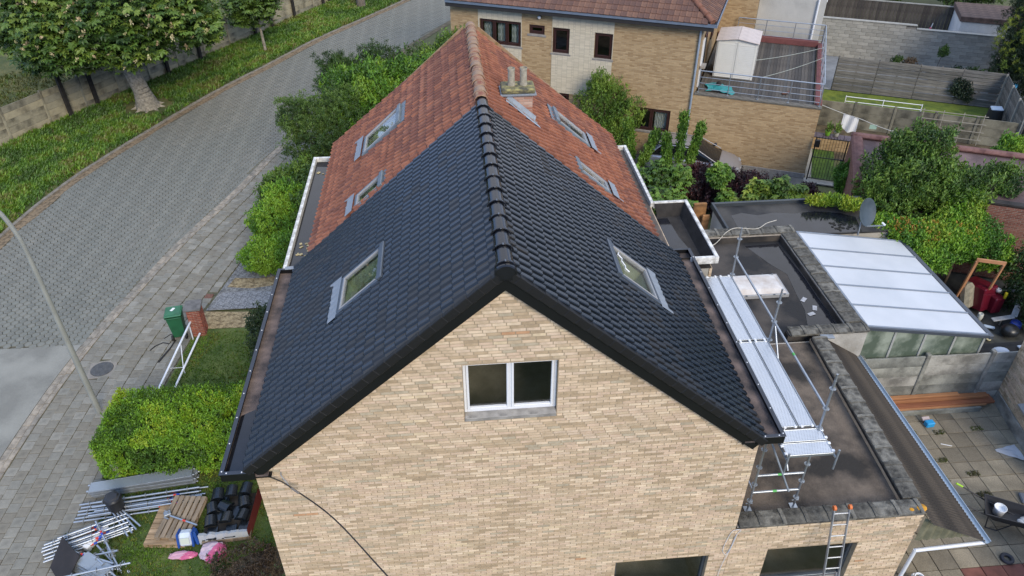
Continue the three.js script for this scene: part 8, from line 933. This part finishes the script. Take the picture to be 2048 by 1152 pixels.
{ // brick outhouse at the right edge and wall stub at the corner
  const O = T('brick_outhouse', 'beige brick outhouse with grey plinth closing the right side of the patio', 'outhouse', [16, 0, -3.8]), Mz = new THREE.Matrix4().makeRotationY(-Math.PI / 2 - 0.17).setPosition(15.12, 0, -5.6);
  P(O, 'core', bld().mat(Mz).span(-0.02, 3.4, 0, 2.9, -1.8, -0.014), mortarBeige); const ow = P(O, 'brick_face', bld().mat(Mz).span(0, 0.002, 0.42, 0.44, -0.013, -0.012), mortarBeige); lay(ow, (yb, yt) => cut([[0, 3.38]], [[1.15, 1.95, 0.95, 1.9]], yb, yt), 0.42, 2.85, { seed: 23, M: Mz, nInd: 60 }); P(O, 'plinth', bld().mat(Mz).span(-0.01, 3.4, 0, 0.40, -0.013, 0.02, 0.008), greyCon[2]); P(O, 'window', bld().mat(Mz).span(1.16, 1.94, 0.96, 1.89, -0.013, -0.006), std([0.03, 0.035, 0.04], 0.1)); P(O, 'sill', bld().mat(Mz).box(1.55, 0.92, 0.05, 0.95, 0.06, 0.18, { rx: 0.15, ch: 0.01 }), paleGrey);
  const w = T('brick_wall_stub', 'corner of a beige brick wall beside the red slabs', 'wall', [13.2, 0, 0.3]); P(w, 'core', bld().span(12.62, 14.2, 0, 1.3, -0.1, 1.2), mortarBeige); const wf = P(w, 'brick_face', bld().span(12.62, 12.64, 0, 0.01, -0.101, -0.1), mortarBeige); lay(wf, () => [[0, 1.3]], 0.02, 1.28, { seed: 29, nInd: 0, M: new THREE.Matrix4().makeRotationY(-Math.PI / 2).setPosition(12.605, 0, -0.1) });
}
{ // junk corner
  const D = T('door_frame', 'bare pine door frame leaning in the junk corner', 'door frame', [16.9, 0, -9.7]), m = worn([0.42, 0.20, 0.095], 0.7, 0.8, 0.2, { bump: 0 }), a = V3(16.55, 0.0, -10.1), b = V3(16.45, 2.0, -9.75), c = V3(17.15, 2.0, -9.45), d = V3(17.25, 0, -9.8); P(D, 'jamb', bld().bar(a, b, 0.17, 0.05, 0.006, V3(0.4, 0, 0.9)), m); P(D, 'jamb', bld().bar(d, c, 0.12, 0.05, 0.006, V3(0.4, 0, 0.9)), m); P(D, 'head', bld().bar(b.clone().add(V3(-0.05, 0.03, 0)), c.clone().add(V3(0.05, 0.03, 0)), 0.05, 0.12, 0.006), m); P(D, 'hinge', bld().box(17.2, 1.0, -9.62, 0.09, 0.02, 0.05), galv);
  const r = T('red_cabinet', 'dark red plastic covered cabinet behind the pine door frame', 'cabinet', [17.3, 0, -10.2]), rm = new THREE.MeshPhysicalMaterial({ roughness: 0.22 }); rm.color.setRGB(0.13, 0.010, 0.022); P(r, 'cabinet', bld().box(17.2, 0.45, -10.0, 0.62, 0.85, 0.85, { ry: 0.35, rx: -0.15, ch: 0.04 }).box(17.55, 0.35, -9.65, 0.35, 0.6, 0.5, { ry: 0.1, ch: 0.04 }), rm); P(r, 'wrap_fold', bld().bar(V3(16.95, 0.9, -9.9), V3(17.4, 0.93, -9.7), 0.03, 0.02).bar(V3(17.0, 0.75, -9.55), V3(17.35, 0.8, -9.5), 0.03, 0.03), rm);
  const s = T('jute_sack', 'pale rough sack slumped between door jamb and red cabinet', 'sack', [16.8, 0, -10]); P(s, 'sack', bld().box(16.78, 0.45, -9.95, 0.42, 0.9, 0.35, { ry: 0.35, rx: -0.3, ch: 0.1 }), worn([0.30, 0.27, 0.20], 0.95, 0.2, 0.3));
  const items = [['paint_pot', 'white paint pot on top of the red cabinet', 'pot', [17.6, 0.72, -9.7], [0.5, 0.5, 0.5], 0.09, 0.12], ['yellow_tool', 'yellow plastic tool beside the white paint pot', 'tool', [17.65, 0.68, -9.4], [0.6, 0.5, 0.02], 0.05, 0.22], ['white_jug', 'white jug standing below the pine door frame', 'jug', [16.9, 0.0, -9.2], [0.55, 0.57, 0.52], 0.09, 0.26], ['metal_kettle', 'shiny metal kettle on the dark junk heap', 'kettle', [18.3, 0.55, -9.9], [0.5, 0.5, 0.55], 0.16, 0.2], ['blue_bucket', 'dark blue bucket in the junk heap', 'bucket', [17.7, 0.0, -8.6], [0.02, 0.05, 0.28], 0.17, 0.32], ['cream_bowl', 'cream bowl lying on the dark yard floor', 'bowl', [16.6, 0.0, -8.2], [0.5, 0.44, 0.26], 0.08, 0.05]];
  for (const [n, l, cat, p, c, r0, h] of items) { const t = T(n, l, cat, p); P(t, 'body', bld().add(new THREE.LatheGeometry([[0, 0], [r0 * 0.8, 0], [r0, h * 0.5], [r0 * 0.95, h * 0.92], [r0 * 0.8, h], [r0 * 0.72, h * 0.97], [r0 * 0.7, h * 0.6], [0, h * 0.55]].map((q) => new THREE.Vector2(...q)), 16), new THREE.Matrix4().makeTranslation(...p)), std(c, 0.4)); }
  const ch = T('car_jack_ramp', 'bent grey metal ramp lying in the junk heap', 'ramp', [17.6, 0, -9.0]); P(ch, 'plate', bld().bar(V3(17.1, 0.22, -8.9), V3(17.75, 0.35, -8.85), 0.18, 0.03, 0.006).bar(V3(17.75, 0.35, -8.85), V3(18.15, 0.75, -9.3), 0.18, 0.03, 0.006), worn([0.33, 0.34, 0.35], 0.5, 0.3, 0.3)); P(ch, 'leg', bld().bar(V3(17.4, 0, -8.88), V3(17.4, 0.27, -8.88), 0.03, 0.03), galvDull);
  const sc2 = T('shoe_pair', 'pale blue shoe lying near the conservatory corner', 'shoe', [17.0, 0, -8.7]); P(sc2, 'shoe', bld().add(new THREE.CapsuleGeometry(0.06, 0.24, 4, 10).rotateZ(1.57).scale(1, 0.8, 1), new THREE.Matrix4().makeRotationY(-0.5).setPosition(16.95, 0.06, -8.75)), std([0.34, 0.42, 0.52], 0.6)); const bg = T('bin_bag', 'slumped black rubbish bag on the yard floor', 'bag', [17.5, 0, -8.3]); P(bg, 'bag', bld().add(new THREE.IcosahedronGeometry(0.26, 2).scale(1.1, 0.8, 1), new THREE.Matrix4().makeTranslation(17.35, 0.2, -8.35)), std([0.015, 0.016, 0.017], 0.35)); const sn = T('sneaker', 'black and white sneaker near the yard edge', 'shoe', [17.0, 0, -7.8]); P(sn, 'upper', bld().add(new THREE.CapsuleGeometry(0.055, 0.2, 4, 10).rotateZ(1.57), new THREE.Matrix4().makeRotationY(0.3).setPosition(17.05, 0.085, -7.8)), std([0.02, 0.02, 0.025], 0.7)); P(sn, 'sole', bld().box(17.05, 0.02, -7.8, 0.33, 0.035, 0.12, { ry: 0.3, ch: 0.012 }), whitePVC);
  const pb = T('plastic_bags', 'white plastic sheets bunched behind the patio fence', 'plastic', [14.6, 0, -6.4]); P(pb, 'sheet', bld().add(new THREE.IcosahedronGeometry(0.22, 2).scale(1.2, 0.6, 0.8), new THREE.Matrix4().makeTranslation(15.0, 1.5, -6.0)).box(16.2, 1.45, -6.1, 1.0, 0.05, 0.4, { ry: 0.05, ch: 0.015 }), std([0.5, 0.53, 0.58], 0.5)); P(pb, 'crate', bld().span(14.55, 16.8, 0, 1.40, -6.5, -5.85), postDark);
  const brd = T('wood_offcut', 'brown wood offcut leaning behind the glazed roof gutter', 'board', [15.3, 0, -10.2]); P(brd, 'board', bld().box(15.1, 0.9, -10.2, 0.4, 1.7, 0.05, { rx: -0.2, ry: 0.3, rz: 0.3, ch: 0.006 }), worn([0.13, 0.08, 0.05], 0.9, 0.5, 0.3));
}
renderer.render(scene, camera);
